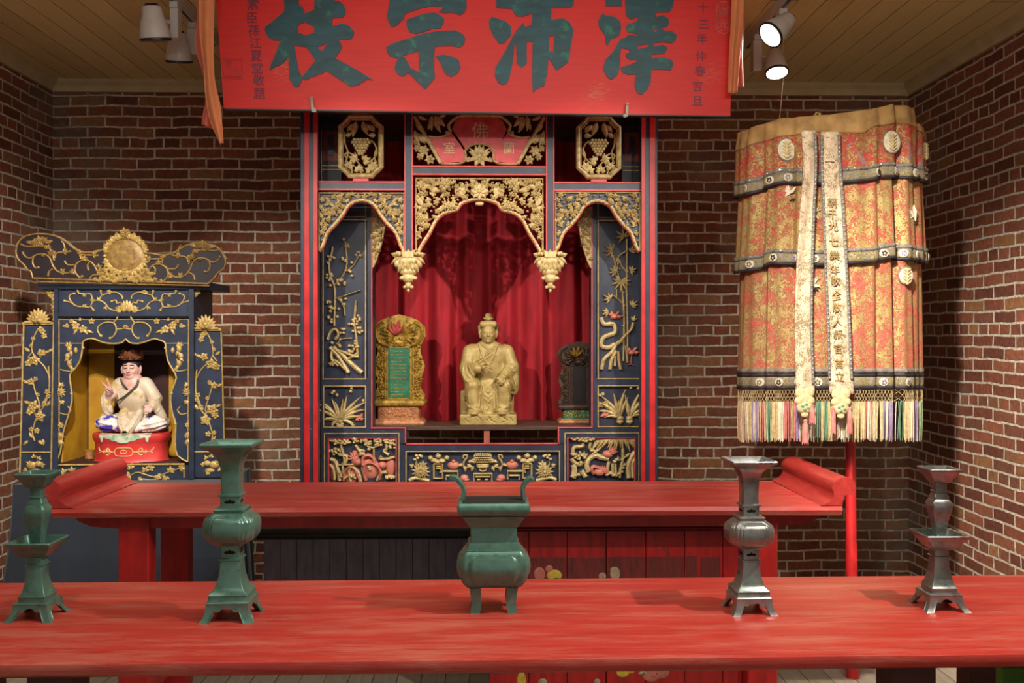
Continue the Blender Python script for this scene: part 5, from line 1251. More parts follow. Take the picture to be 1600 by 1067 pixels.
# frieze
fz = mesh('frieze_board', MB(PLf, YL).pbox(93, 447, 295.5, 496, .0, .02), LN, LS, False)
m = MB(PLf, YL); m.pbox(93, 488, 295.5, 494, .008).pbox(93, 447, 295.5, 450, .006).pbox(95, 450, 97, 488, .004).pbox(291.5, 450, 293.5, 488, .004); mesh('rail_moulding', m, LN, fz, False)
m = MB(PLf, YL); CF = a1(441, 0)[0]
def fr_(f, s):
    g = lambda P: [f(p) for p in tb(P)]; q = lambda x, y: f(b1(x, y)); A = lambda a: a if s > 0 else 180-a
    for P in ([(435, 640), (490, 655), (540, 685), (610, 690), (650, 690), (670, 645), (720, 635), (770, 660), (800, 700), (850, 720), (930, 715)], [(515, 580), (480, 595), (480, 630), (520, 680)], [(545, 560), (560, 580), (610, 585), (650, 585), (665, 620), (665, 650)], [(735, 560), (745, 590), (790, 580), (805, 565)], [(810, 568), (870, 572), (910, 600), (915, 625)], [(745, 595), (720, 630)], [(825, 645), (860, 635), (870, 660), (900, 650)], [(655, 690), (675, 715)]):
        m.strip(g(P), 1.25, .007)
    for x, y in ((435, 640), (515, 580), (545, 558), (735, 558), (805, 567), (825, 645), (675, 718), (600, 600)): m.dome(*q(x, y), 2.2, 2.2, .008)
    for x, y, a in ((600, 690, 60), (665, 640, 90), (720, 635, 120), (600, 580, 250), (770, 690, 300)): m.fan(*q(x, y), A(a), 6, 1.6, .009, 3, 110)
    m.flower(*q(805, 568), 4.5, 5, .009)
fr_(lambda p: p, 1); fr_(lambda p: (2*CF-p[0], p[1]), -1)
for i in range(9): m.leaf(CF, 485, 90-(i-4)*19, 17-abs(i-4)*1.0, 4, .012)
for i in range(7): m.leaf(CF, 486, 90-(i-3)*24, 10, 3.6, .016)
m.fan(CF-8, 484, 175, 12, 3, .01, 4, 60); m.fan(CF+8, 484, 5, 12, 3, .01, 4, 60)
mesh('frieze_relief', m, G2, fz)
# opening board with cusped outline
op = tA([(208, 400), (652, 400), (652, 893), (615, 870), (608, 820), (610, 760), (600, 730), (592, 680), (598, 640), (612, 600), (598, 570), (582, 540), (576, 500), (572, 478), (555, 470), (535, 465), (515, 472), (480, 482), (450, 478), (437, 466), (425, 478), (395, 482), (360, 478), (330, 466), (310, 465), (290, 475), (288, 500), (280, 540), (262, 570), (245, 590), (250, 640), (252, 680), (240, 730), (222, 790), (214, 850), (200, 893), (208, 893)])
m = MB(PLf, YL); m.plate(op, .002, .018); ob = mesh('opening_board', m, LN, LS, False)
m = MB(PLf, YL-.002); m.strip(op[2:-1], 1.3, .006, 2); m.strip(tA([(200, 893), (208, 800), (208, 398), (654, 398), (652, 893)]), 1.2, .005, 1)
for x, y in ((290, 497), (574, 497), (250, 655), (595, 655), (608, 760)): m.dome(*a1(x, y), 2.4, 2.4, .008)
m.strip(tA([(208, 481), (290, 481)]), .7, .004, 1); m.strip(tA([(575, 481), (652, 481)]), .7, .004, 1)
mesh('gilt_line', m, G2, ob)
m = MB(PLf, YL-.002); CO = a1(432, 0)[0]
def ob_(f, s):
    g = lambda P: [f(p) for p in tA(P)]; q = lambda x, y: f(a1(x, y)); A = lambda a: a if s > 0 else 180-a
    for x, y, r in ((265, 420, 7), (290, 432, 7), (235, 420, 4), (320, 405, 5), (250, 405, 4)): m.flower(*q(x, y), r, 5, .009, 20, 0, 1)
    for x, y, a, L in ((270, 430, 240, 11), (290, 430, 310, 12), (300, 435, 340, 12), (235, 420, 190, 8), (280, 405, 90, 6), (265, 415, 130, 9)): m.leaf(*q(x, y), A(a), L, 2.4, .009)
    for P in ([(350, 455), (340, 430), (360, 410), (395, 410), (405, 430), (400, 450), (385, 465)], [(395, 410), (405, 398), (410, 388)], [(405, 432), (430, 430)]): m.strip(g(P), 1.2, .007)
    m.dome(*q(352, 455), 2.6, 2.6, .008); m.dome(*q(383, 463), 2.2, 2.2, .008)
    for y, dx in ((500, 8), (525, 2), (550, 8)): m.dome(*q(235+dx, y), 4, 5.5, .010); m.leaf(*q(240+dx, y+6), A(200+dx*10), 9, 2.4, .009); m.leaf(*q(235+dx, y), A(60), 8, 2, .009)
    m.dome(*q(265, 505), 3, 5, .01); m.fan(*q(240, 490), A(90), 8, 2.2, .009, 4, 130)
    m.strip(g([(212, 572), (245, 578), (258, 570), (240, 560)]), 1, .006)
    m.flower(*q(214, 650), 8, 9, .010, 0, 0, 2); m.fan(*q(215, 630), A(90), 8, 2, .009, 4, 120); m.fan(*q(216, 680), A(280), 8, 2, .009, 4, 100); m.strip(g([(210, 722), (235, 728), (248, 712), (238, 700)]), 1, .006)
    m.flower(*q(213, 765), 5, 7, .009, 0, 0, 1); m.fan(*q(212, 790), A(270), 12, 2.2, .009, 5, 60); m.fan(*q(213, 815), A(270), 11, 2.0, .009, 4, 50)
ob_(lambda p: p, 1); ob_(lambda p: (2*CO-p[0], p[1]), -1)
m.flower(*a1(437, 425), 4.5, 6, .009)
mesh('fruit_relief', m, G2, ob)
# base rail with relief
br_ = mesh('base_rail', MB(PLf, YL).pbox(*a1(190, 905), *a1(655, 952), .0, .02), LN, LS, False)
m = MB(PLf, YL); m.strip(tA([(196, 903), (640, 901)]), 1.6, .010, 1); m.strip(tA([(200, 903), (200, 948)]), 1, .006, 1); m.strip(tA([(638, 903), (638, 948)]), 1, .006, 1); mesh('gilt_line', m, G2, br_)
m = MB(PLf, YL)
for P in ([(215, 930), (240, 920), (265, 930)], [(430, 960), (470, 930), (500, 935)], [(500, 935), (540, 945), (580, 930), (625, 915)], [(480, 950), (520, 955), (560, 950)]): m.strip(tA(P), 1.1, .007)
for x, y, a in ((225, 930, 140), (250, 925, 60), (455, 915, 110), (450, 940, 200), (520, 915, 40), (545, 940, 300), (590, 925, 60), (625, 915, 20), (480, 955, 330), (575, 945, 250), (505, 925, 100)): m.fan(*a1(x, y), a, 9, 2.4, .009, 4, 140)
mesh('leaf_relief', m, G2, br_)
# wings
def wing(f, s, y0, yb, side_):
    q = lambda x, y: f(a1(x, y)); g = lambda P: [q(*p) for p in P]; A = lambda a: a if s > 0 else 180-a
    m = MB(PLf, YL+.02); m.plate(g([(80, y0), (183, y0), (183, yb), (68, yb)]), .0, .02); wb = mesh('side_panel', m, LN, LS, False)
    m = MB(PLf, YL+.02); m.strip(g([(66, yb), (80, y0), (183, y0), (174, yb)]), 1.3, .008, 1); m.strip(g([(72, 860), (172, 860)]), 1.1, .006, 1); m.pbox(q(78, 0)[0], a1(0, y0-8)[1], q(185, 0)[0], a1(0, y0)[1], .012, .01); mesh('gilt_line', m, G2, wb, False)
    m = MB(PLf, YL+.02); d = y0-415
    for P in ([(130, 430), (115, 460), (108, 500), (120, 530), (150, 560), (170, 600)], [(110, 510), (95, 530)], [(110, 610), (120, 650), (135, 700), (120, 750), (110, 790), (118, 820)], [(165, 560), (168, 640), (150, 700), (130, 720)], [(160, 660), (150, 690)], [(135, 820), (145, 828)]): m.strip(g([(a, b+d*.6) for a, b in P]), 1.1, .007)
    for x, y, r in ((145, 440, 5), (138, 432, 5), (150, 455, 5), (105, 490, 3.5), (112, 465, 3.5), (115, 540, 9), (140, 515, 7), (95, 550, 6), (105, 615, 6), (120, 605, 4), (128, 660, 3.5), (112, 700, 10), (135, 735, 9), (100, 720, 6), (162, 650, 5), (150, 690, 4), (165, 665, 4), (125, 785, 5), (105, 780, 4)):
        m.flower(*q(x, y+d*.6), r, 5, .009, x*7, 0, 2 if r > 6 else 1)
    for x, y, a in ((100, 510, 140), (150, 515, 20), (165, 510, 30), (95, 620, 150), (100, 690, 160), (140, 700, 20), (95, 820, 220), (110, 810, 120), (130, 820, 320), (145, 815, 280), (160, 700, 60)): m.leaf(*q(x, y+d*.6), A(a), 10, 2.6, .009)
    for x, y, a, b in ((105, 905, 8, 8), (130, 900, 6, 6), (120, 925, 8, 5)): m.dome(*q(x, y), a, b*.8, .010, 12)
    for x, y, a in ((100, 900, 150), (130, 885, 60), (140, 905, 10), (90, 920, 200), (125, 930, 300), (115, 880, 100)): m.fan(*q(x, y), A(a), 7, 2, .009, 3, 90)
    mesh('flowering_branch_relief', m, G2, wb)
    m = MB(PLf, YL+.012)
    X, Y = q(132, y0-10)
    for L_, n, r0 in ((22, 9, 4.4), (16, 7, 4.4), (10, 5, 4)):
        for i in range(n): m.leaf(X, Y+1, 90-(i-(n-1)/2)*(160/n), L_-abs(i-(n-1)/2)*.8, r0, .012+.014*(22-L_)/12)
    m.dome(X, Y-6, 6, 5, .03); m.pbox(X-20, Y-1, X+20, Y+2, .012, .01)
    mesh('lotus_finial', m, G2, wb)
    m = MB(PLf, YL+.02)      # fretted bracket above the wing
    P = g([(186, 285), (150, 290), (160, 310), (178, 330), (180, 380), (184, 408), (188, 408)]); m.plate(P, .004, .006)
    foliage(m, P, 4.2, 3, None, .009); m.strip(g([(186, 285), (186, 408)]), 1, .006, 1); mesh('fretted_bracket', m, G2, LS)
wing(lambda p: p, 1, 415, 948, 1)
wing(lambda p: (2*190.6-p[0]-2.0, p[1]), -1, 437, 950, -1)
# niche interior
YEL = paint('yellow_interior_paint', (196, 150, 30), (156, 110, 18), 5, rough=.6); DKR = paint('dark_red_interior', (60, 22, 20), (38, 14, 14), 6, rough=.6)
xa, xb = PLf(93, 0)[0], PLf(297, 0)[0]; zf = PLf(0, 723)[1]; zt2 = PLf(0, 489)[1]
mesh('niche_floor', MB().box(xa, xb, YL+.02, YL+.33, zf-.02, zf), DKR, LS, False)
mesh('niche_ceiling', MB().box(xa, xb, YL+.02, YL+.33, zt2, zt2+.012), DKR, LS, False)
mesh('niche_side', MB().box(xa, xa+.012, YL+.02, YL+.33, zf, zt2), YEL, LS, False); mesh('niche_side', MB().box(xb-.012, xb, YL+.02, YL+.33, zf, zt2), YEL, LS, False)
mesh('niche_back', MB().box(xa, xb, YL+.33, YL+.345, zbl, cz[3]), DKR, LS, False)
bx_ = lambda p: PLf(p, 0)[0]
mesh('yellow_back_panel', MB().box(bx_(100), bx_(142), YL+.318, YL+.33, zf, PLf(0, 500)[1]).box(bx_(232), bx_(290), YL+.318, YL+.33, zf, zt2), YEL, LS, False)
# yellow gourd vase behind the figure and the little cup
gv = thing('yellow_gourd', 'yellow gourd shaped vase in the shadow behind the seated figure in the blue niche', 'vase', (bx_(253), YL+.24, zf))
k_ = PLf.k
mesh('body', MB().lathe([(r*k_, zf+z*k_) for r, z in ((10, 0), (16, 5), (18, 14), (16, 26), (11, 38), (8, 46), (10, 54), (11, 60), (8, 68), (4, 72))], (bx_(253), YL+.24)), YEL, gv)
mesh('lip', MB().lathe([(4*k_, zf+72*k_), (6*k_, zf+75*k_), (4*k_, zf+77*k_)], (bx_(253), YL+.24)), YEL, gv)
cp = thing('wooden_cup', 'small brown wooden cup at the left inside the blue niche shrine', 'cup', (bx_(121), YL+.16, zf))
mesh('body', MB().lathe([(5*k_, zf), (7*k_, zf+1*k_), (7.5*k_, zf+14*k_), (6.5*k_, zf+14.4*k_), (6*k_, zf+3*k_)], (bx_(121), YL+.16)), COP, cp)
mesh('rim', MB().lathe([(7.5*k_, zf+13*k_), (8*k_, zf+14*k_), (7*k_, zf+15*k_)], (bx_(121), YL+.16)), TGOLD, cp)
# ---------------------------------------------------------------- pedestal + cross legged figure
u5 = k_/5.333; px0 = 110+432/5.333
yc5 = YL+.135
pd = thing('red_pedestal', 'red drum shaped pedestal with gilt scrolls under the cross-legged figure', 'pedestal', (bx_(px0), yc5, zf))
q5 = lambda v: (1026-v)*u5
PR = paint('pedestal_red', (206, 62, 58), (176, 40, 40), 9, rough=.45, worn=(190, 130, 110), wlo=.66, whi=.72, wscale=14)
m = MB(); m.lathe([(318*u5, q5(1030)), (312*u5, q5(1020)), (304*u5, q5(1000)), (300*u5, q5(880)), (308*u5, q5(865)), (322*u5, q5(840)), (326*u5, q5(815)), (320*u5, q5(795)), (300*u5, q5(790))], (0, 0), 48, .62); mesh('drum', m, PR, pd, local=True)
def drum(x, v, r=301): a = math.asin(max(-1, min(1, x/r))); return (x*u5, -r*.62*math.cos(a)*u5, q5(v))
m = MB()
for s in (-1, 1):
    for P in ([(0, 905), (60, 910), (75, 940), (60, 970), (0, 975)], [(75, 940), (110, 940), (130, 915), (150, 915), (140, 935)], [(110, 940), (130, 965), (150, 965)], [(110, 940), (200, 940), (225, 920), (230, 905)], [(200, 940), (225, 955)], [(170, 925), (180, 940), (170, 955)], [(0, 925), (25, 935), (15, 955), (0, 945)], [(150, 940), (155, 920)]):
        m.tube([drum(s*x, v) for x, v in smoothpts(P, 3)], 5*u5, 6)
mesh('gilt_scroll', m, paint('pink_gilt', (222, 180, 120), (196, 140, 90), 30), pd, local=True)
m = MB()
tops = []
for i in range(41):
    x = -215+430*i/40; tops.append(x)
vs = []; fs = []
for i, x in enumerate(tops):
    e = 812+52*max(0, 1-abs(x)/170)+9*abs(math.sin(x/19.0))+(44 if 176 < abs(x) < 204 else 0)
    for j, (v, r) in enumerate(((786, 290), (800, 332), (820, 334), (e, 322 if e > 845 else 330))): p = drum(x, v, r); vs.append(p)
for i in range(40):
    for j in range(3): a = i*4+j; fs.append((a, a+1, a+5, a+4))
m.add(vs, fs); mesh('green_drapery', m, paint('faded_green_white', (196, 200, 176), (110, 164, 130), 30, rough=.5, lo=.38, hi=.56), pd, local=True)
bs = thing('seated_figure', 'painted cross-legged monk figure with crown and raised hand inside the blue niche shrine', 'statue', (bx_(px0+18/5.333), yc5, zf+q5(790)))
SKIN = paint('figure_skin', (206, 170, 158), (176, 128, 116), 16, rough=.45, worn=(170, 110, 96), wlo=.62, whi=.7, wscale=30)
ROBE = paint('figure_robe', (204, 192, 172), (172, 152, 124), 9, rough=.5, worn=(176, 148, 72), wlo=.56, whi=.62, wscale=16)
INDI = paint('indigo_robe', (214, 204, 196), (60, 52, 160), 11, rough=.5, lo=.46, hi=.53)
B_ = lambda: Sdf((-330, -210, -2), (330, 190, 730), 3.6)
v_ = lambda v: 790-v
# body: head, neck, hands (one continuous carved body)
S = B_(); 
S.ell((-10, 0, 330), (110, 80, 200), 10); S.cap((-10, 0, 430), (-18, -6, 540), 40, 36, 12)
S.ell((-18, -10, 535), (72, 70, 92), 8); S.ell((-18, -30, 480), (50, 44, 36), 12); face(S, (-18, -10, 535), (72, 70, 92))
S.cap((-100, 0, 400), (-200, -60, 280), 44, 30, 10); S.cap((-200, -60, 280), (-172, -100, 345), 28, 20, 8)
hand(S, (-178, -98, 330), (-160, -112, 365), [[(-150, -118, 380), (-165, -122, 420), (-182, -122, 458)], [(-170, -116, 376), (-196, -120, 405), (-222, -120, 428)], [(-148, -122, 370), (-160, -142, 392), (-160, -140, 372)], [(-140, -116, 366), (-148, -136, 386), (-150, -136, 366)]], None, 10, [(-165, -120, 352), (-185, -134, 368), (-172, -142, 385)])
S.cap((90, 0, 400), (180, -50, 260), 44, 34, 10); S.cap((180, -50, 250), (190, -110, 215), 30, 24, 8)
hand(S, (190, -112, 214), (182, -132, 208), [[(170, -142, 220), (152, -156, 206), (146, -158, 190)], [(178, -144, 214), (164, -160, 200), (160, -162, 186)], [(190, -144, 210), (180, -160, 196), (176, -162, 182)], [(202, -138, 208), (198, -154, 194), (194, -158, 182)]], None, 10, [(180, -128, 228), (162, -140, 234), (148, -148, 226)])
body = S.mesh('body', SKIN, bs, u5)
# robe
S = B_()
S.ell((-5, 10, 300), (140, 95, 170), 10); S.cap((-110, 10, 400), (80, 10, 405), 62, 62, 22)
S.cap((-118, 8, 400), (-215, -30, 290), 62, 50, 18); S.path([(-205, -40, 320), (-215, -60, 250), (-190, -60, 180), (-240, -50, 120)], lambda t: 42-14*t, 16)
S.cap((100, 8, 400), (190, -20, 280), 64, 60, 18); S.cap((190, -30, 280), (190, -90, 225), 56, 44, 14); S.path([(200, -60, 240), (240, -60, 180), (270, -50, 120)], lambda t: 40-12*t, 16)
S.ell((0, 20, 120), (200, 110, 60), 20); S.path([(-60, -80, 170), (-45, -140, 80), (-10, -160, 25), (0, -165, 20)], 34, 20); S.path([(80, -80, 170), (45, -140, 80), (10, -160, 25)], 34, 20); S.ell((0, -120, 70), (70, 40, 60), 24)
S.ell((-16, -30, 450), (38, 60, 44), 8, 'sub'); S.freeze()
for P, r in (([(-60, 455), (-10, 390), (40, 340)], 6), ([(-240, 300), (-225, 200), (-180, 150)], 7), ([(-190, 260), (-180, 200), (-140, 160)], 7), ([(160, 330), (130, 290), (120, 240)], 6), ([(240, 300), (200, 270), (150, 280)], 6), ([(250, 200), (200, 160), (120, 160)], 7), ([(-130, 170), (-60, 150), (0, 140), (90, 160)], 7),
             ([(-70, 130), (0, 110), (70, 130)], 6), ([(-55, 90), (0, 75), (55, 90)], 6), ([(-80, 150), (-60, 80), (-30, 30), (0, 20), (30, 30), (60, 80), (85, 150)], 7), ([(-120, 340), (-100, 280), (-110, 210)], 6), ([(90, 340), (80, 280), (95, 220)], 6), ([(-270, 130), (-220, 150)], 6)): S.relief(P, r, k=5)
S.mesh('robe', ROBE, body, u5)
S = B_()
for s in (-1, 1):
    S.ell((s*190, -20, 78), (118, 130, 76), 10); S.cap((s*200, -60, 90), (s*60, -120, 40), 58, 34, 14)
S.freeze()
for s in (-1, 1):
    for P in ([(s*300, 110), (s*220, 90), (s*120, 70)], [(s*300, 80), (s*220, 55), (s*120, 40)], [(s*290, 50), (s*220, 28), (s*120, 18)], [(s*250, 140), (s*160, 110), (s*100, 90)]): S.relief(P, 8, k=5)
S.mesh('lap_drapery', INDI, body, u5)
# sash, collar, crown, hair
m = MB()
m.tube([(x*u5, y*u5, z*u5) for x, y, z in smoothpts([(62, -66, 448), (50, -86, 400), (-10, -100, 335), (-80, -98, 285), (-130, -88, 262)], 4)], 8*u5, 8)
m.tube([(x*u5, y*u5, z*u5) for x, y, z in smoothpts([(-92, -48, 458), (-70, -74, 420), (-20, -94, 372)], 4)], 7*u5, 8); mesh('sash', m, paint('sash_grey', (70, 70, 66), (48, 50, 50), 20), body, local=True)
S = B_(); S.ell((-18, 6, 570), (80, 76, 60), 4); S.box((-18, -90, 540), (60, 50, 40), 10, 6, 'sub'); S.mesh('hair', M['black'], body, u5)
m = MB(); n_ = 28; vs = []; fs = []
for i in range(n_):
    a = 2*PI*i/n_; c_, s_ = math.cos(a), math.sin(a); up = 52+26*abs(math.sin(a*4))*(1 if s_ < .3 else .4)+(18 if s_ < -.85 else 0)
    for r, z in ((76, 612), (92, 622), (104, 612+up), (96, 610+up), (78, 618)): vs.append(((-18+r*c_)*u5, (r*s_*.95)*u5, z*u5))
for i in range(n_):
    j = (i+1) % n_
    for k in range(4): fs.append((i*5+k, j*5+k, j*5+k+1, i*5+k+1))
m.add(vs, fs)
for i in range(5): a = -PI/2+(i-2)*.5; m.ball(((-18+102*math.cos(a))*u5, 98*math.sin(a)*u5, 640*u5), 11*u5)
mesh('crown', m, paint('crown_gilt', (128, 76, 40), (78, 38, 26), 40, metal=.2), body, local=True)
for o in (body,): pass
m = MB()
for s in (-1, 1):
    m.tube([((-18+s*x)*u5, y*u5, z*u5) for x, y, z in ((12, -78, 548), (26, -79, 546), (42, -70, 551))], 2.6*u5, 6); m.tube([((-18+s*x)*u5, y*u5, z*u5) for x, y, z in ((10, -78, 572), (28, -76, 576), (46, -66, 570))], 2.8*u5, 6)
mesh('painted_eyes', m, M['black'], body, local=True)
m = MB(); m.tube([((-18+x)*u5, y*u5, z*u5) for x, y, z in ((-18, -76, 493), (0, -81, 490), (18, -76, 493))], 4.5*u5, 6); mesh('painted_lips', m, PKC, body, local=True)
# ================================================================ embroidered ceremonial parasol
UX = unproj(1295, 600, 4.50)[0]; UY = 4.50; RX, RY = .436, .30
PU = PL(4.24, 1295, 450); PSd = PL(4.46, 1295, 450)
um = thing('ceremonial_parasol', 'tall red and gold embroidered three-tier ceremonial parasol on a red pole before the right wall', 'parasol', (UX, UY, 0))
TIN = [(1144, 215), (1165, 200), (1195, 190), (1290, 180), (1330, 174), (1372, 165), (1380, 168), (1410, 176), (1416, 196), (1446, 205)]
KH = [(1144, 240), (1165, 226), (1200, 215), (1250, 209), (1312, 211), (1328, 200), (1375, 194), (1414, 204), (1446, 222)]
H1 = [(1144, 312), (1162, 306), (1176, 297), (1199, 290), (1249, 292), (1317, 286), (1342, 280), (1374, 280), (1415, 285), (1446, 290)]
H2 = [(1144, 429), (1168, 422), (1182, 414), (1246, 416), (1325, 411), (1359, 404), (1415, 410), (1446, 414)]
def itp(tab, x):
    if x <= tab[0][0]: return tab[0][1]
    for a, b in zip(tab, tab[1:]):
        if x <= b[0]: return a[1]+(b[1]-a[1])*(x-a[0])/(b[0]-a[0])
    return tab[-1][1]
def zfront(py, th):
    "height of a traced row: nearer rows read larger"
    c = max(0, math.cos(th)); Yq = UY-RY*c; k_ = Yq/F*1.022
    return EYE+(HY-py)*k_
def rad(th, py):
    f = 1+.012*math.sin(9*th+1)+.008*math.sin(17*th+py*.01)+.010*math.sin(31*th)
    for c, w_, a in ((.575, .045, .24), (.90, .05, .07), (-.22, .05, .04), (-.62, .05, .06), (.30, .03, .05), (1.12, .04, .12), (-1.0, .04, .04)): f -= a*math.exp(-((th-c)/w_)**2)*(.5 if py < 230 else 1)
    return f
def SP(th, py, off=0.0, sc_=1.0, flare=0.0):
    f = rad(th, py)*sc_; x = UX+(RX*f+off)*math.sin(th); y = UY-(RY*f+off)*math.cos(th)
    return (x, y, zfront(py, th))
def pxof(th): return 1295+148*math.sin(th)
def band(name, top, bot, mat, off=0.0, s0=1.0, s1=1.0, rows=10, th0=-PI, th1=PI, parent=None, n=260, thick=.004):
    m = MB(); parent = parent or um; full = abs(th1-th0) > 6.2
    for j in range(rows+1):
        v = j/rows
        for i in range(n+1):
            th = th0+(th1-th0)*i/n; x = pxof(th); a, b = top(x), bot(x); m.v.append(SP(th, a+(b-a)*v, off, s0+(s1-s0)*v))
    for j in range(rows):
        for i in range(n): a = j*(n+1)+i; m.f.append((a, a+1, a+n+2, a+n+1)); m.m.append(0)
    o = mesh(name, m, mat, parent)
    sd = o.modifiers.new('cloth_thickness', 'SOLIDIFY'); sd.thickness = thick; sd.offset = -1
    return o
def brocade(name, ground, ground2, gold, scale, lo, seed=0.0, second=None):
    m, nt, b = nodes(name); v = coords(nt, (1, 1, 1)); 
    mp = N(nt, 'ShaderNodeMapping'); mp.inputs['Location'].default_value = (seed, seed*.7, 0); nt.links.new(v, mp.inputs[0]); v = mp.outputs[0]
    big = noise(nt, v, scale*.16, 3, .5, .6); fine = noise(nt, v, scale, 5, .62, 1.6); vf = noise(nt, v, scale*3, 4, .6)
    vo = N(nt, 'ShaderNodeTexVoronoi'); vo.feature = 'DISTANCE_TO_EDGE'; vo.inputs['Scale'].default_value = scale*.9; nt.links.new(v, vo.inputs['Vector'])
    g0 = ramp(nt, noise(nt, v, scale*.5, 5), [(.35, ground2), (.65, ground)]).outputs[0]
    if second: g0 = mixc(nt, ramp(nt, noise(nt, v, scale*.13, 4, .6, 1.0), [(.60, 0.0), (.64, .8)]).outputs[0], g0, second)
    a = N(nt, 'ShaderNodeMath', operation='MULTIPLY_ADD'); nt.links.new(big, a.inputs[0]); a.inputs[1].default_value = .5; nt.links.new(fine, a.inputs[2])
    f = ramp(nt, a.outputs[0], [(lo/1.9, 0.0), (lo/1.9+.03, 1.0)])
    a2 = N(nt, 'ShaderNodeMath', operation='MULTIPLY'); nt.links.new(a.outputs[0], a2.inputs[0]); a2.inputs[1].default_value = 1/1.9; nt.links.new(a2.outputs[0], f.inputs[0])
    gc = ramp(nt, vf, [(.3, tuple(x*.72 for x in gold)), (.7, gold)]).outputs[0]
    c = mixc(nt, f.outputs[0], g0, gc); nt.links.new(c, b.inputs['Base Color'])
    mm = N(nt, 'ShaderNodeMath', operation='MULTIPLY'); nt.links.new(f.outputs[0], mm.inputs[0]); mm.inputs[1].default_value = .45; nt.links.new(mm.outputs[0], b.inputs['Metallic'])
    b.inputs['Roughness'].default_value = .48; b.inputs['Specular IOR Level'].default_value = .4
    hh = N(nt, 'ShaderNodeMath', operation='MULTIPLY_ADD'); nt.links.new(vf, hh.inputs[0]); hh.inputs[1].default_value = .8; nt.links.new(f.outputs[0], hh.inputs[2]); bump(nt, b, hh.outputs[0], .8, .004)
    return m
BR1 = brocade('red_gold_brocade', (196, 70, 58), (168, 50, 46), (200, 172, 108), 95, .72, 0, (150, 120, 140))
BR2 = brocade('orange_gold_brocade', (200, 92, 76), (172, 66, 58), (198, 172, 108), 105, .68, 2.3)
BR3 = brocade('pink_gold_brocade', (202, 100, 84), (178, 68, 60), (198, 172, 110), 110, .70, 5.1)
HEM = brocade('hem_embroidery', (142, 132, 106), (118, 110, 96), (190, 170, 112), 120, .75, 3.0)
RIB = brocade('ribbon_embroidery', (212, 196, 162), (198, 168, 140), (168, 150, 104), 130, .80, 1.0)
KHA = paint('faded_khaki_cloth', (176, 140, 84), (140, 106, 60), 9, rough=.85, bmp=.2, worn=(96, 70, 44), wlo=.60, whi=.70, wscale=9, lo=.4, hi=.6)
BLK = paint('black_braid', (34, 28, 36), rough=.7); GRY = paint('blue_grey_braid', (122, 114, 102), (92, 86, 82), 50, rough=.6); CRM = paint('cream_thread', (206, 188, 140), (170, 148, 104), 60, rough=.7)
DISC = paint('pale_roundel', (214, 206, 180), (180, 168, 138), 40, rough=.55); MIR = paint('mirror_disc', (226, 232, 232), rough=.15, metal=.8, bmp=0); PURP = paint('purple_thread', (150, 132, 162), (126, 108, 142), 40, rough=.7)
PNK = paint('pink_thread', (200, 130, 118), (176, 98, 90), 40, rough=.7); GRT = paint('green_thread', (104, 146, 114), (74, 118, 88), 40, rough=.7); WHT = paint('white_thread', (222, 214, 190), (190, 180, 150), 40, rough=.7)
THG = paint('thread_gold', (170, 140, 84)); ax_ = lambda t: (lambda x: itp(t, x)); pl_ = lambda c: (lambda x: c)
# top cover and frame
band('top_cover', ax_(TIN), lambda x: itp(KH, x)+2, KHA, .004, .97, 1.0, 8)
m = MB(); n = 120
for j, q in enumerate((.97, .8, .5, .2, .02)):
    for i in range(n):
        th = -PI+2*PI*i/n; f = rad(th, 200)*q if j < 1 else q; p = SP(th, itp(TIN, pxof(th)), 0, 1); zc_ = zfront(176, .8)
        m.v.append((UX+(RX*f)*math.sin(th), UY-(RY*f)*math.cos(th), p[2]*(q**.5)+zc_*(1-q**.5)-.004*(j > 0)))
for j in range(4):
    for i in range(n): k = (i+1) % n; m.f.append((j*n+i, j*n+k, (j+1)*n+k, (j+1)*n+i)); m.m.append(0)
mesh('top_cloth', m, KHA, um)
band('upper_tier', ax_(KH), lambda x: itp(H1, x)-1, BR1, 0, 1.0, 1.012, 12)
band('middle_tier', lambda x: itp(H1, x)-14, lambda x: itp(H2, x)-1, BR2, 0, .965, 1.01, 16)
band('lower_tier', lambda x: itp(H2, x)-14, pl_(584), BR3, 0, .95, .97, 20)
hems = []
for tb_, nm, sc0 in ((ax_(H1), 1, 1.012), (ax_(H2), 2, 1.01)):
    h = band('hem_band', lambda x, t=tb_: t(x)-17, lambda x, t=tb_: t(x)-2, HEM, .003, sc0-.001, sc0, 3); hems.append(h)
    band('braid', lambda x, t=tb_: t(x)-3, lambda x, t=tb_: t(x)+1.2, BLK, .006, sc0, sc0, 1, parent=h); band('braid', lambda x, t=tb_: t(x)-23, lambda x, t=tb_: t(x)-17, GRY, .004, sc0-.001, sc0-.001, 1, parent=h)
h3 = band('hem_band', pl_(588), pl_(603), HEM, .003, .97, .97, 3); band('braid', pl_(583.5), pl_(587.5), BLK, .005, .97, .97, 1, parent=h3); band('braid', pl_(602), pl_(606.5), BLK, .005, .97, .97, 1, parent=h3); band('braid', pl_(575), pl_(582), GRY, .004, .97, .97, 1, parent=h3)
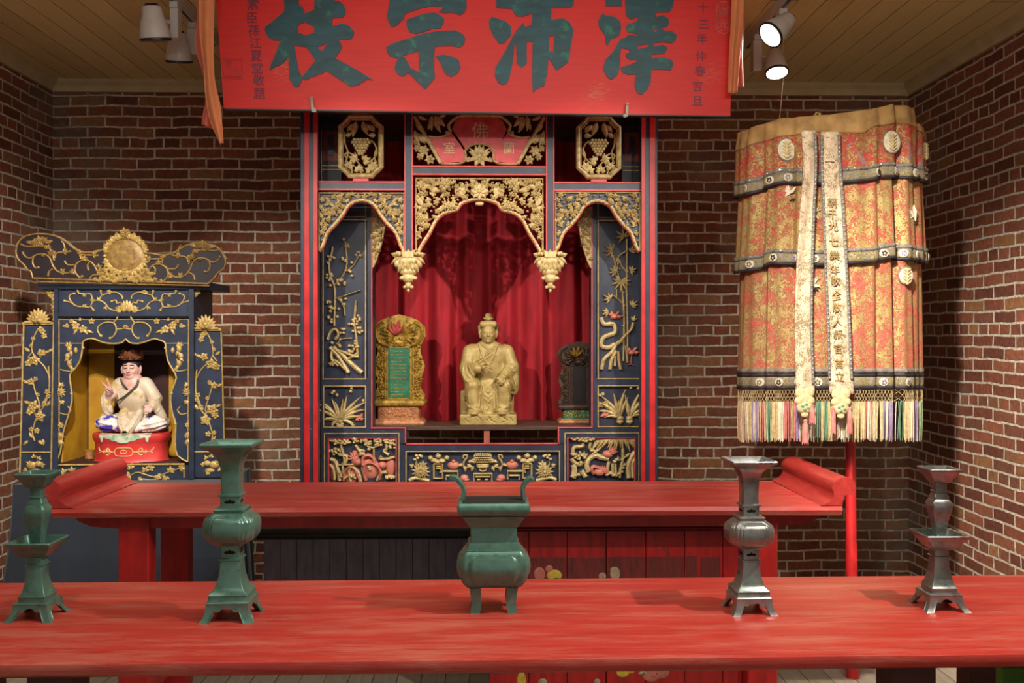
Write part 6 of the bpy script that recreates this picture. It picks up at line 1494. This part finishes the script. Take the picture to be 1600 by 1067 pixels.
def discon(m, th, py, r, off, h, n=12, sx=1.0, scl=1.0):
    c = Vector(SP(th, py, off, scl)); e = Vector(SP(th+.02, py, off, scl))-Vector(SP(th-.02, py, off, scl)); e.z = 0; e.normalize(); up = Vector((0, 0, 1)); nn = e.cross(up); nn = nn if nn.y < 0 or abs(th) > 1.4 else -nn
    nn = Vector((math.sin(th)/RX, -math.cos(th)/RY, 0)).normalized()
    vs = []; fs = []
    for q, hh in ((1, 0), (.9, h), (.5, h*1.15)):
        for i in range(n): a = 2*PI*i/n; vs.append(c+e*(r*sx*q*math.cos(a))+up*(r*q*math.sin(a))+nn*hh)
    for j in range(2):
        for i in range(n): k = (i+1) % n; fs.append((j*n+i, j*n+k, (j+1)*n+k, (j+1)*n+i))
    fs.append(tuple(range(2*n, 3*n))); fs.append(tuple(reversed(range(n)))); m.add(vs, fs); return c, e, up, nn
def thof(px): return math.asin(max(-.995, min(.995, (px-1295)/148)))
kf = 4.3/F
# roundels on the hems
for h, tb_, sc0, xs in ((hems[0], ax_(H1), 1.012, (1156, 1182, 1204, 1234, 1333, 1364, 1400, 1434)), (hems[1], ax_(H2), 1.01, (1160, 1187, 1213, 1240, 1345, 1382, 1404, 1437)), (h3, pl_(605.5), .97, (1166, 1192, 1219, 1244, 1284, 1348, 1391, 1430))):
    for i, x in enumerate(xs):
        m = MB(); c, e, up, nn = discon(m, thof(x), tb_(x)-9.5, 6.6*kf, .006, .003, 12, 1.15, sc0); o = mesh('roundel', m, DISC, h)
        m = MB()
        for k in range(5): a = 2*PI*k/5+i; m.ball(c+e*(3*kf*math.cos(a))+up*(3*kf*math.sin(a))+nn*.005, 1.6*kf, 6, 4)
        mesh('embroidered_blossom', m, PURP if i % 3 == 2 else (BLK if i % 3 else GRY), o)
# mirror sequins along the braids
for h, tb_, sc0 in ((hems[0], ax_(H1), 1.012), (hems[1], ax_(H2), 1.01), (h3, pl_(599), .97)):
    for x in range(1152, 1444, 9):
        m = MB(); discon(m, thof(x), tb_(x)-20, 1.9*kf, .008, .002, 8, 1, sc0); mesh('sequin', m, MIR if h is not h3 else GRY, h)
# large embroidered roundels and cranes
for x, y, rr2 in ((1203, 238, 17), (1357, 226, 17), (1434, 240, 14), (1386, 432, 13)):
    m = MB(); c, e, up, nn = discon(m, thof(x), y, rr2*kf*1.08, .0045, .0015, 24, .9, 1.004 if y < 300 else .965); o = mesh('large_roundel', m, GRY, um)
    m = MB(); discon(m, thof(x), y, rr2*kf*.98, .006, .002, 24, .9, 1.004 if y < 300 else .965); i_ = mesh('roundel_ground', m, DISC, o)
    m = MB()
    for k in range(5):
        for s in (-1, 1): m.tube([c+nn*.008+up*((k-2.6)*5*kf), c+nn*.008+up*((k-1.8)*5*kf)+e*(s*6.5*kf)], [1.6*kf, .6*kf], 6)
    m.tube([c+nn*.008-up*(12*kf), c+nn*.008+up*(12*kf)], 1.3*kf, 6); mesh('gold_dragon', m, GM, i_)
for x, y, a in ((1205, 304, 20), (1236, 337, -60), (1404, 336, 80), (1236, 446, -40), (1230, 563, 10)):
    m = MB(); th = thof(x); c = Vector(SP(th, y, .006, .985 if y < 420 else .962)); e = Vector((math.cos(th), math.sin(th)*.6, 0)).normalized(); up = Vector((0, 0, 1)); ca, sa = math.cos(math.radians(a)), math.sin(math.radians(a))
    P = lambda u_, v: c+(e*(u_*ca-v*sa)+up*(u_*sa+v*ca))*kf
    m.tube([P(-11, -3), P(-4, 0), P(4, 1), P(10, 5), P(13, 4)], [1*kf, 3*kf, 3.2*kf, 1.4*kf, .6*kf], 7)
    for k in range(4): m.tube([P(-2+k, 1), P(-7+k*2.4, 6+k), P(-10+k*3.6, 10+k*1.6)], [1.2*kf, 1.6*kf, .5*kf], 6)
    mesh('crane_embroidery', m, WHT, um)
for x, y in ((1208, 313), (1238, 346), (1406, 345), (1240, 452)):
    th = thof(x); m = MB(); c = Vector(SP(th, y, .007, .985 if y < 420 else .962)); 
    for k in range(3): m.tube([c, c+Vector(((k-1)*6*kf, 0, -7*kf+abs(k-1)*3*kf))], [1.6*kf, .5*kf], 6)
    mesh('dark_feathers', m, BLK, um)
# net and fringe
m = MB(); NS = 92
for i in range(NS*2):
    th = -PI+2*PI*i/(NS*2)
    for s in (-1, 1):
        pts = []
        for k in range(5): pts.append(SP(th+s*(k % 2)*2*PI/(NS*4)+.0, 606+k*5.2, .0, .965))
        m.tube(pts, .0011, 3)
net = mesh('fringe_netting', m, CRM, um); net['kind'] = 'stuff'
m = MB(); rnd = random.Random(7); pat = [0]*5+[3, 4, 3, 0, 4]+[0]*3+[2, 4, 2, 2]+[0, 3, 0]+[1, 4, 1]+[0]*4+[4]*3+[3, 3, 0, 3]+[2, 2, 4, 2]+[4]*4+[1, 1, 0, 1]+[0]*3+[3, 4]+[4]*4
for i in range(900):
    th = -PI+2*PI*(i+rnd.uniform(-.4, .4))/900; m.mi = pat[int(i/900*len(pat)*4) % len(pat)]; e_ = 686+rnd.uniform(-5, 3)
    q = rnd.uniform(-.006, .006); sc_ = .965+rnd.uniform(-.012, .006)
    m.tube([SP(th, 626, 0, .965), SP(th+q, 655, 0, sc_), SP(th+q*1.6, e_, 0, sc_-.004)], [.0014, .0018, .0012], 4)
fr_o = mesh('fringe', m, [CRM, GRT, PURP, PNK, WHT], um); fr_o['kind'] = 'stuff'
# two long ribbons hanging down the front
def ribbon(C_, wdt, name, bl, chars):
    m = MB(); P = smoothpts(C_, 6); cols = 8
    for i, (x, y) in enumerate(P):
        t = i/(len(P)-1); wv = itp(wdt, y)
        for j in range(cols+1):
            u_ = -1+2*j/cols; X = x+u_*wv; th = thof(X); yy = UY-RY*1.03-.028-.006*math.sin(j*.8+y*.02); k_ = yy/F*1.02
            m.v.append((unproj(X, 500, yy)[0], yy, EYE+(HY-y)*k_))
    for i in range(len(P)-1):
        for j in range(cols): a = i*(cols+1)+j; m.f.append((a, a+1, a+cols+2, a+cols+1)); m.m.append(0)
    o = mesh(name, m, RIB, um); sd = o.modifiers.new('cloth_thickness', 'SOLIDIFY'); sd.thickness = .005
    yy = UY-RY*1.03-.038
    PR_ = PL(yy, 1295, 450); ys = PR_.k
    for s in bl:
        b_ = MB(PR_, yy+.004); b_.strip([(x+s*(itp(wdt, y)-1.8), y) for x, y in P if y < 600], 2.2, .003, 1); e = mesh('ribbon_border', b_, GRY, o)
        b_ = MB(PR_, yy)
        y = 216; k = 0
        while y < 596:
            xx = min(P, key=lambda p: abs(p[1]-y))[0]+s*(itp(wdt, y)-1.8); b_.dome(xx, y, 1.5 if k % 2 else 1.9, 1.7, .003, 8); y += 7.2; k += 1
        mesh('bead_row', b_, MIR, e)
    if chars:
        lt = MB(PR_, yy); ww_ = 8.5
        pass
        for (cy, ch) in (chars if isinstance(chars, list) else []):
            lt = MB(PR_, yy); xx = min(P, key=lambda p: abs(p[1]-cy))[0]; textmb(lt, ch, 15*PR_.k*1.05, xx-2, cy, PR_, yy+.003, .003)
            mesh('embroidered_character', lt, THG, o, False)
    # lobed end with applique and tassels
    X, Y = P[-1]; e = MB(PR_, yy+.006)
    for s in (-1, 1): e.dome(X+s*8, Y+14, 8, 7, .010, 14); e.dome(X+s*6, Y+2, 9, 9, .008, 14)
    e.dome(X, Y+10, 12, 12, .010, 16); e.dome(X, Y+24, 13, 11, .012, 16); e.dome(X, Y+36, 6, 5, .010, 12); en = mesh('ruyi_end', e, CRM, o)
    e = MB(PR_, yy-.004)
    for i in range(4): a = i*PI/2+.3; e.dome(X+4.4*math.cos(a), Y+24+4.4*math.sin(a), 3, 2.6, .004, 8)
    mesh('jewel', e, GRT, en)
    return P
P1 = ribbon([(1264, 208), (1266, 260), (1262, 330), (1258, 420), (1256, 500), (1257, 560), (1258, 612)], [(200, 12), (260, 11), (420, 13), (600, 15)], 'ribbon', (1,), None)
P2 = ribbon([(1298, 210), (1299, 260), (1303, 330), (1307, 420), (1311, 500), (1313, 560), (1315, 614)], [(200, 15), (260, 16), (420, 18), (600, 19)], 'ribbon', (-1, 1), [(252, '一'), (316, '朝'), (334, '千'), (352, '光'), (376, '七'), (398, '樂'), (420, '年'), (438, '敬'), (460, '全'), (480, '敬'), (502, '人'), (522, '叔'), (545, '官'), (568, '首'), (588, '立')])
def tassel(x, y0, y1, r, mat, off=.05):
    yy = UY-RY*1.03-off; PT3 = PL(yy, 1295, 450); X, Z0 = PT3(x, y0); _, Z1 = PT3(x, y1); m = MB(); k_ = PT3.k
    m.lathe([(r*.3*k_, Z0), (r*.8*k_, Z0-2*k_), (r*.6*k_, Z0-5*k_), (r*k_, Z0-9*k_), (r*1.05*k_, (Z0+Z1)/2), (r*.95*k_, Z1), (r*.4*k_, Z1-.001)], (X, yy), 9)
    for i in range(9): a = 2*PI*i/9; m.tube([(X+r*.9*k_*math.cos(a), yy+r*.9*k_*math.sin(a), Z0-8*k_), (X+r*1.05*k_*math.cos(a), yy+r*1.05*k_*math.sin(a), Z1-.006)], .0014, 4)
    mesh('tassel', m, mat, um)
tassel(1258, 655, 692, 4.5, PNK); tassel(1269, 632, 660, 4, PNK, .04); tassel(1302, 636, 676, 3.4, PNK, .04); tassel(1328, 636, 676, 3.6, PNK, .04)
# pole
xa_, ya_ = onplane(1332, 1058, 0); m = MB(); zt3 = zfront(200, .8)
pb = (xa_, ya_, 0.0); pt = (UX+.0, UY, zt3)
mid = unproj(1320, 720, UY)
dx = (mid[0]-xa_)/(mid[1]); topx = xa_+dx*zt3
m.tube([(xa_, ya_, .0), (xa_+dx*.6, ya_+(UY-ya_)*.25, .6), (xa_+dx*.62, ya_+(UY-ya_)*.27, .62), (topx, UY, zt3)], [.030, .026, .024, .02], 14); mesh('pole', m, M['red'], um)
m = MB(); m.tube([(topx-.001, UY, zt3-.05), (UX-.38, UY, zt3-.10)], .008, 6); m.tube([(topx, UY, zt3-.05), (UX+.38, UY, zt3-.04)], .008, 6); m.tube([(topx, UY-.26, zt3-.05), (topx, UY+.26, zt3-.05)], .008, 6)
mesh('frame_rib', m, M['brown'], um)
m = MB(); kx = unproj(1276, 176, UY-.2); m.tube([(kx[0]-.02, UY-.2, kx[1]-.03), (kx[0], UY-.2, kx[1]), (kx[0]+.012, UY-.2, kx[1]-.004), (kx[0]+.02, UY-.2, kx[1]-.03)], .005, 6); mesh('tie_knot', m, KHA, um)
# hanging wire
wx, wz = unproj(1218, 118, 4.95); w2 = unproj(1211, 168, 4.80); tw = thing('hanging_wire', 'thin wire hanging from the ceiling above the left top of the parasol', 'wire', (wx, 4.95, ZC)); wr = MB().tube([(wx, 4.9, ZC), (wx, 4.87, wz), (w2[0], 4.8, w2[1]-.30)], .0012, 5); mesh('strand', wr, WHT, tw); mesh('ceiling_hook', MB().tube([(wx, 4.9, ZC-.012), (wx, 4.9, ZC)], .006, 8), M['brown'], tw)
# ================================================================ inscribed name board
YN = 4.42; PN = PL(YN, 749, 90)
bn = thing('inscribed_board', 'bright red wooden board with large green brush characters above the central shrine', 'signboard', (PN(749, 0)[0], YN, PN(0, 176)[1]))
def boardred():
    m, nt, b = nodes('board_red'); n = noise(nt, coords(nt, (1, 6, 12)), 5, 6, .6); n2 = noise(nt, coords(nt, (6, 30, 60)), 4, 8, .75); n3 = noise(nt, coords(nt, (1, 1, 1)), 3, 3)
    c = ramp(nt, n, [(.3, (204, 16, 10)), (.65, (218, 22, 14))]).outputs[0]
    a = N(nt, 'ShaderNodeMath', operation='MULTIPLY'); nt.links.new(n2, a.inputs[0]); nt.links.new(n3, a.inputs[1])
    f = ramp(nt, a.outputs[0], [(.36, 0.0), (.40, .7)]).outputs[0]; c = mixc(nt, f, c, (206, 110, 70)); nt.links.new(c, b.inputs['Base Color'])
    b.inputs['Roughness'].default_value = .5; bump(nt, b, n2, .15, .003); return m
BRD = boardred(); TEAL = paint('teal_brush_paint', (26, 86, 98), (20, 66, 74), 9, (1, 3, 3), rough=.5, worn=(34, 118, 92), wlo=.57, whi=.66, wscale=14, bmp=.3)
m = MB(PN, YN); brd = [(352, 171), (1143, 179), (1147, -22), (338, -26)]
m.plate(brd, .0, .035); bo = mesh('board', m, BRD, bn, False)
mesh('lower_edge', MB(PN, YN+.004).plate([(352, 171), (1143, 179), (1142, 181), (353, 173.2)], .004, .03), M['black'], bo, False)
SCL = 7.115
CH = {'zhi': (400, [[(310, -120), (485, -120), (485, 70), (530, 90), (550, 165), (600, 150), (655, 120), (665, -120), (870, -120), (880, 25), (930, 25), (975, 60), (1000, 110), (1000, 160), (975, 205), (860, 215), (850, 300), (900, 295), (970, 270), (1050, 305), (1095, 360), (1092, 405), (1060, 448), (930, 455), (965, 530), (940, 580), (888, 660), (1000, 715), (1150, 800), (1310, 900), (1240, 895), (1190, 910), (1220, 915), (1140, 940), (1170, 945), (1060, 975), (960, 910), (785, 795), (740, 835), (700, 838), (650, 870), (640, 862), (570, 905), (525, 890), (505, 940), (485, 978), (455, 985), (430, 970), (375, 885), (385, 830), (375, 740), (370, 640), (330, 700), (260, 750), (255, 740), (200, 775), (165, 795), (175, 740), (225, 630), (285, 465), (210, 465), (140, 420), (110, 350), (120, 310), (180, 270), (320, 150), (330, 100)]],
        [[(480, 290), (550, 260), (600, 285), (655, 310), (655, 375), (565, 410), (515, 385), (475, 380)], [(685, 540), (800, 490), (745, 580)], [(432, 512), (475, 527), (560, 535), (600, 580), (670, 685), (600, 770), (522, 870), (485, 795)]]),
      'zong': (590, [[(150, -60), (985, -60), (990, 90), (965, 140), (920, 175), (830, 145), (740, 150), (680, 140), (740, 80), (600, 75), (480, 100), (310, 160), (290, 220), (220, 290), (165, 310), (135, 280), (105, 190), (125, 100)], [(330, 225), (480, 170), (600, 150), (650, 150), (700, 180), (740, 210), (735, 260), (700, 320), (600, 330), (500, 365), (430, 385), (360, 365), (320, 290)],
         [(100, 535), (150, 500), (300, 450), (490, 385), (650, 355), (870, 340), (950, 385), (975, 430), (960, 500), (920, 530), (800, 515), (640, 525), (630, 600), (630, 780), (640, 870), (590, 930), (530, 1000), (430, 900), (345, 815), (280, 860), (215, 820), (190, 760), (230, 655), (150, 640), (110, 590)], [(640, 635), (720, 612), (820, 630), (900, 665), (925, 750), (890, 820), (820, 860), (750, 825), (725, 770), (700, 700), (660, 645)]],
        [[(290, 625), (450, 575), (460, 620), (460, 805), (370, 765), (340, 700)]]),
      'pei': (750, [[(130, 190), (160, 195), (210, 215), (290, 240), (345, 300), (340, 400), (300, 440), (270, 480), (210, 485), (150, 400), (105, 300), (100, 240)],
         [(180, -60), (1050, -60), (1040, 50), (1000, 85), (790, 90), (790, 220), (930, 200), (1000, 250), (1040, 330), (1020, 450), (990, 640), (980, 690), (850, 785), (800, 700), (760, 640), (750, 800), (710, 970), (680, 950), (670, 965), (650, 980), (620, 990), (590, 1040), (580, 900), (585, 460), (520, 470), (520, 700), (465, 755), (410, 700), (400, 500), (385, 480), (370, 650), (330, 850), (300, 930), (250, 945), (200, 920), (165, 840), (170, 750), (230, 660), (290, 550), (390, 360), (480, 250), (500, 300), (575, 275), (580, 150), (480, 185), (400, 180), (350, 100), (180, 90)]],
        [[(770, 400), (830, 390), (815, 580), (765, 560)]]),
      'ze': (920, [[(190, -60), (370, -60), (370, 60), (190, 60)], [(150, 150), (200, 170), (290, 180), (350, 230), (365, 300), (340, 390), (250, 430), (215, 500), (190, 480), (185, 390), (120, 300), (105, 230)],
         [(400, -60), (960, -60), (940, 70), (900, 125), (750, 130), (745, 180), (830, 160), (890, 200), (900, 250), (870, 290), (800, 300), (850, 330), (930, 335), (985, 380), (970, 440), (930, 470), (830, 460), (725, 470), (725, 510), (830, 490), (880, 520), (865, 560), (840, 590), (700, 600), (700, 640), (850, 630), (930, 660), (948, 710), (920, 770), (820, 765), (700, 765), (690, 930), (650, 990), (590, 1045), (540, 1030), (510, 940), (530, 820), (430, 825), (370, 790), (358, 745), (450, 715), (530, 680), (535, 655), (460, 660), (410, 620), (415, 590), (460, 580), (450, 545), (400, 535), (365, 520), (350, 620), (350, 720), (320, 830), (260, 880), (210, 860), (160, 760), (190, 650), (270, 570), (330, 470), (360, 425), (420, 410), (430, 385), (470, 375), (540, 395), (545, 375), (430, 345), (415, 290), (440, 260), (540, 230), (550, 180), (470, 210), (420, 170)]],
        [[(730, 318), (765, 305), (755, 345), (728, 350)], [(552, 498), (668, 480), (655, 515), (548, 538)]])}
for nm, (ox, outs, holes) in CH.items():
    m = MB(PN, YN)
    cvt = lambda P: [(ox+x/SCL, max(-21, y/SCL)) for x, y in P]
    for o_ in outs:
        hh = [cvt(h_) for h_ in holes if inpoly(h_[0][0]+3, h_[0][1]+1, o_) or inpoly(sum(p[0] for p in h_)/len(h_), sum(p[1] for p in h_)/len(h_), o_)]
        m.plate(cvt(o_), .005, .001, hh)
    mesh('brush_character', m, TEAL, bo, False)
VIO = paint('violet_ink', (112, 40, 74), (84, 30, 56), 30, rough=.5); PKL = paint('incised_pink', (226, 110, 96), rough=.5)
# upright lines of small writing
def column(chars, pts, size):
    m = MB()
    for ch, (x, y) in zip(chars, pts): textmb(m, ch, size*PN.k*1.12, x, y, PN, YN, .0022)
    mesh('small_inscription', m, VIO, bo, False)
column('紫臣孫江夏堂敬題', [(397, 9), (396, 30), (399, 50), (401, 69), (402, 89), (404, 108), (406, 127), (407, 148)], 17)
column('十三年仲春吉旦', [(1100, 9), (1101, 36), (1098, 58), (1096, 86), (1095, 109), (1091, 133), (1091, 156)], 16)
def seal(cxs, cys, hw, hh, txt, size):
    m = MB(PN, YN); R_ = 5 if hw > 12 else 11
    rr2 = []
    for q, (sx, sy) in enumerate(((1, -1), (-1, -1), (-1, 1), (1, 1))):
        for i in range(5): a = q*PI/2+i/4*PI/2; rr2.append((cxs+sx*(hw-R_)+R_*math.cos(a)*1.0, cys+sy*(hh-R_)-R_*math.sin(a)))
    m.strip(rr2, .9, .002, 1, closed=True); m.strip([(cxs+(x-cxs)*.84, cys+(y-cys)*.84) for x, y in rr2], .5, .002, 1, closed=True)
    n_ = len(txt)
    for i, ch in enumerate(txt): textmb(m, ch, size*PN.k, cxs+((i % 2)-.5)*size*.95*(-1) if hw > 12 else cxs, cys+((i//2)-.5)*size*1.05 if hw > 12 else cys+(i-(n_-1)/2)*size*1.1, PN, YN, .0015)
    mesh('seal_mark', m, PKL if hw < 13 else M['red'], bo)
seal(365.5, 109, 17, 16.5, '江夏黃印', 13); seal(1132, 25, 11, 25, '道光', 17)
# wooden pegs holding the board
PEG = paint('grey_peg', (168, 158, 142), (130, 120, 106), 20)
for P, lb in (([(487, 155), (491, 155), (493, 171), (496, 172), (496, 178), (489, 177)], 'left'), ([(978, 162), (982, 162), (981, 182), (975, 184), (973, 180), (977, 178)], 'right')):
    x, z = PN(P[0][0], 170); t = thing('wooden_peg', 'small grey wooden peg gripping the lower edge of the red board, at its %s end' % lb, 'peg', (x, YN-.006, z), 0, 'pegs under the red board')
    mesh('peg', MB(PN, YN-.004).plate(P, .016, -.001), PEG, t, False); mesh('tip', MB(PN, YN-.02).pbox(P[0][0], P[0][1]-1, P[1][0], P[1][1]+2, .003, 0), PEG, t, False)
# ---- cloth hanging over each end of the board
ORG = paint('orange_silk', (232, 150, 92), (204, 116, 70), 5, (2, 2, .6), rough=.6, bmp=.2, sheen=.3); ORI = paint('salmon_silk', (214, 104, 80), (186, 80, 60), 5, (2, 2, .6), rough=.6, bmp=.2, sheen=.3)
def drape(name, L, R_, mat, y, amp, ph, folds):
    "L and R_: left and right edges top to bottom as traced"
    m = MB(); n = 40; cols = 22
    Lp, Rp = smoothpts(L, 8), smoothpts(R_, 8)
    for i in range(n+1):
        t = i/n; a = Lp[int(t*(len(Lp)-1))]; b = Rp[int(t*(len(Rp)-1))]
        for j in range(cols+1):
            u_ = j/cols; px, py = a[0]+(b[0]-a[0])*u_, a[1]+(b[1]-a[1])*u_; yy = y+amp*math.sin(u_*folds*2*PI+ph+t*.8)*(.5+.5*min(1, t*2))-.01
            x, z = PN(px, py); m.v.append((x, yy, z))
    for i in range(n):
        for j in range(cols): a = i*(cols+1)+j; m.f.append((a, a+1, a+cols+2, a+cols+1)); m.m.append(0)
    return m
def mkdrape(lb, parts):
    x = PN(parts[0][0][0][0], 0)[0]; t = thing('cloth_drape', lb, 'cloth', (x, YN-.04, PN(0, -10)[1]), 0)
    for (L, R_, mt, y, amp, ph, fo, nm) in parts:
        o = mesh(nm, drape(nm, L, R_, mt, y, amp, ph, fo), mt, t); sd = o.modifiers.new('cloth_thickness', 'SOLIDIFY'); sd.thickness = .003
mkdrape('orange and salmon cloth folded over the left end of the red board', [
    ([(314, -22), (312, 40), (310, 80), (322, 120), (328, 150), (322, 180), (320, 198)], [(326, -22), (325, 50), (330, 100), (336, 140), (341, 170), (338, 190), (336, 205)], ORI, YN-.020, .012, 1.0, 1.0, 'under_fold'),
    ([(319, -22), (320, 60), (326, 110), (328, 150), (334, 190), (344, 215), (352, 232)], [(344, -22), (342, 60), (342, 110), (345, 140), (352, 170), (355, 200), (357, 228)], ORG, YN-.052, .010, .5, 1.2, 'outer_fold')])
mkdrape('pale orange cloth folded over the right end of the red board', [
    ([(1146, -22), (1146, 40), (1150, 90), (1152, 138)], [(1162, -22), (1163, 40), (1161, 90), (1163, 138)], ORI, YN-.022, .010, 0, 1.2, 'under_fold'),
    ([(1141, -22), (1139, 40), (1136, 90), (1134, 149)], [(1160, -22), (1157, 40), (1152, 90), (1148, 148)], ORG, YN-.050, .009, 2.0, 1.2, 'outer_fold')])
# ================================================================ track lighting
WH = paint('white_enamel', (206, 204, 198), (194, 192, 186), 4, rough=.35, bmp=0); WHD = paint('dark_lamp_rim', (40, 42, 44), rough=.3, bmp=0)
def emis(name, col, st_):
    m, nt, b = nodes(name); b.inputs['Emission Color'].default_value = (*lin(col), 1); b.inputs['Emission Strength'].default_value = st_; b.inputs['Base Color'].default_value = (.9, .9, .9, 1); return m
LIT, OFF = emis('lit_lens', (255, 250, 240), 6.0), paint('unlit_lens', (60, 62, 66), rough=.1, bmp=0)
for s, lb in ((-1.525, 'white ceiling track at left beside the red board'), (1.40, 'white ceiling track at right beside the red board')):
    t = thing('lighting_track', lb, 'lighting track', (s, 3.9, ZC)); mesh('rail', MB().box(s-.018, s+.018, 2.4, 5.3, ZC-.045, ZC, .002), WH, t, False); mesh('slot', MB().box(s-.006, s+.006, 2.42, 5.28, ZC-.047, ZC-.044), WHD, t, False)
def lamp(lb, px, py, Y, d, R_, lit, X, yad, boxc, on):
    "px,py: middle of the can; d: direction it shines; R_: lens radius; boxc: ballast box corners"
    x, z = unproj(px, py, Y); d = Vector(d).normalized(); t = thing('track_lamp', lb, 'lamp', (X, yad, ZC-.047), 0)
    c = Vector((x, Y, z)); L = R_*2.1; a = c-d*L*.5; b_ = c+d*L*.5
    prof = [(-.02*0, .30), (0, .56), (.04, .62), (.30, .70), (.34, .74), (.36, .73), (.40, .78), (.8, .97), (.96, 1.0), (1.0, .98)]
    m = MB(); pts = [a+d*L*q for q, r in prof]; m.tube(pts, [R_*r for q, r in prof], 28); can = mesh('lamp_can', m, WH, t)
    m = MB(); m.tube([b_-d*.006, b_+d*.004], [R_*1.02, R_*1.02], 28); mesh('rim', m, WHD, can)
    m = MB(); m.tube([b_+d*.003, b_+d*.0062], [R_*.90, R_*.88], 28); mesh('lens', m, lit, can)
    m = MB(); m.tube([a-d*.012, a], [R_*.4, R_*.5], 20); mesh('back_vent', m, WHD, can)
    m = MB(); bx0_, by0_, bx1_, by1_ = boxc; q0 = unproj(bx0_, by0_, yad); q1 = unproj(bx1_, by1_, yad)
    m.box(q0[0], q1[0], yad-.03, yad+.03, q1[1], min(q0[1], ZC-.075), .004); mesh('driver_box', m, WH, t, False)
    m = MB(); cxq = (q0[0]+q1[0])/2; m.box(cxq-.02, cxq+.02, yad-.035, yad+.035, min(q0[1], ZC-.075), ZC-.045, .003); mesh('track_adapter', m, WH, t, False)
    m = MB(); at_ = Vector((cxq, yad-.0, (q0[1]+q1[1])/2)); m.tube([at_, (at_+c)/2+Vector((0, 0, .01)), c-d*L*.1], .009, 10); mesh('swivel_arm', m, WH, t)
    if on: spot(on, tuple(b_+d*.02), tuple(b_+d*2), 25, 70, .6, .05)
lamp('white track lamp at upper left, the larger nearer one, turned away', 240, 36, 4.50, (.05, .25, -1), .071, OFF, -1.525, 4.62, (268, 12, 281, 62), None)
lamp('white track lamp at left half hidden behind the cloth drape', 279, 74, 4.86, (-.05, .3, -1), .066, OFF, -1.525, 4.92, (294, 42, 312, 88), None)
lamp('white track lamp at upper right, tilted sideways with its lit lens facing left', 1219, 42, 4.56, (-.72, -.25, -.62), .066, LIT, 1.40, 4.66, (1216, 10, 1226, 30), 'lamp_glow_upper')
lamp('lit white track lamp at right pointing straight down beside the cloth', 1212, 97, 4.96, (.0, -.35, -1), .060, LIT, 1.40, 5.06, (1175, 62, 1189, 112), 'lamp_glow_lower')
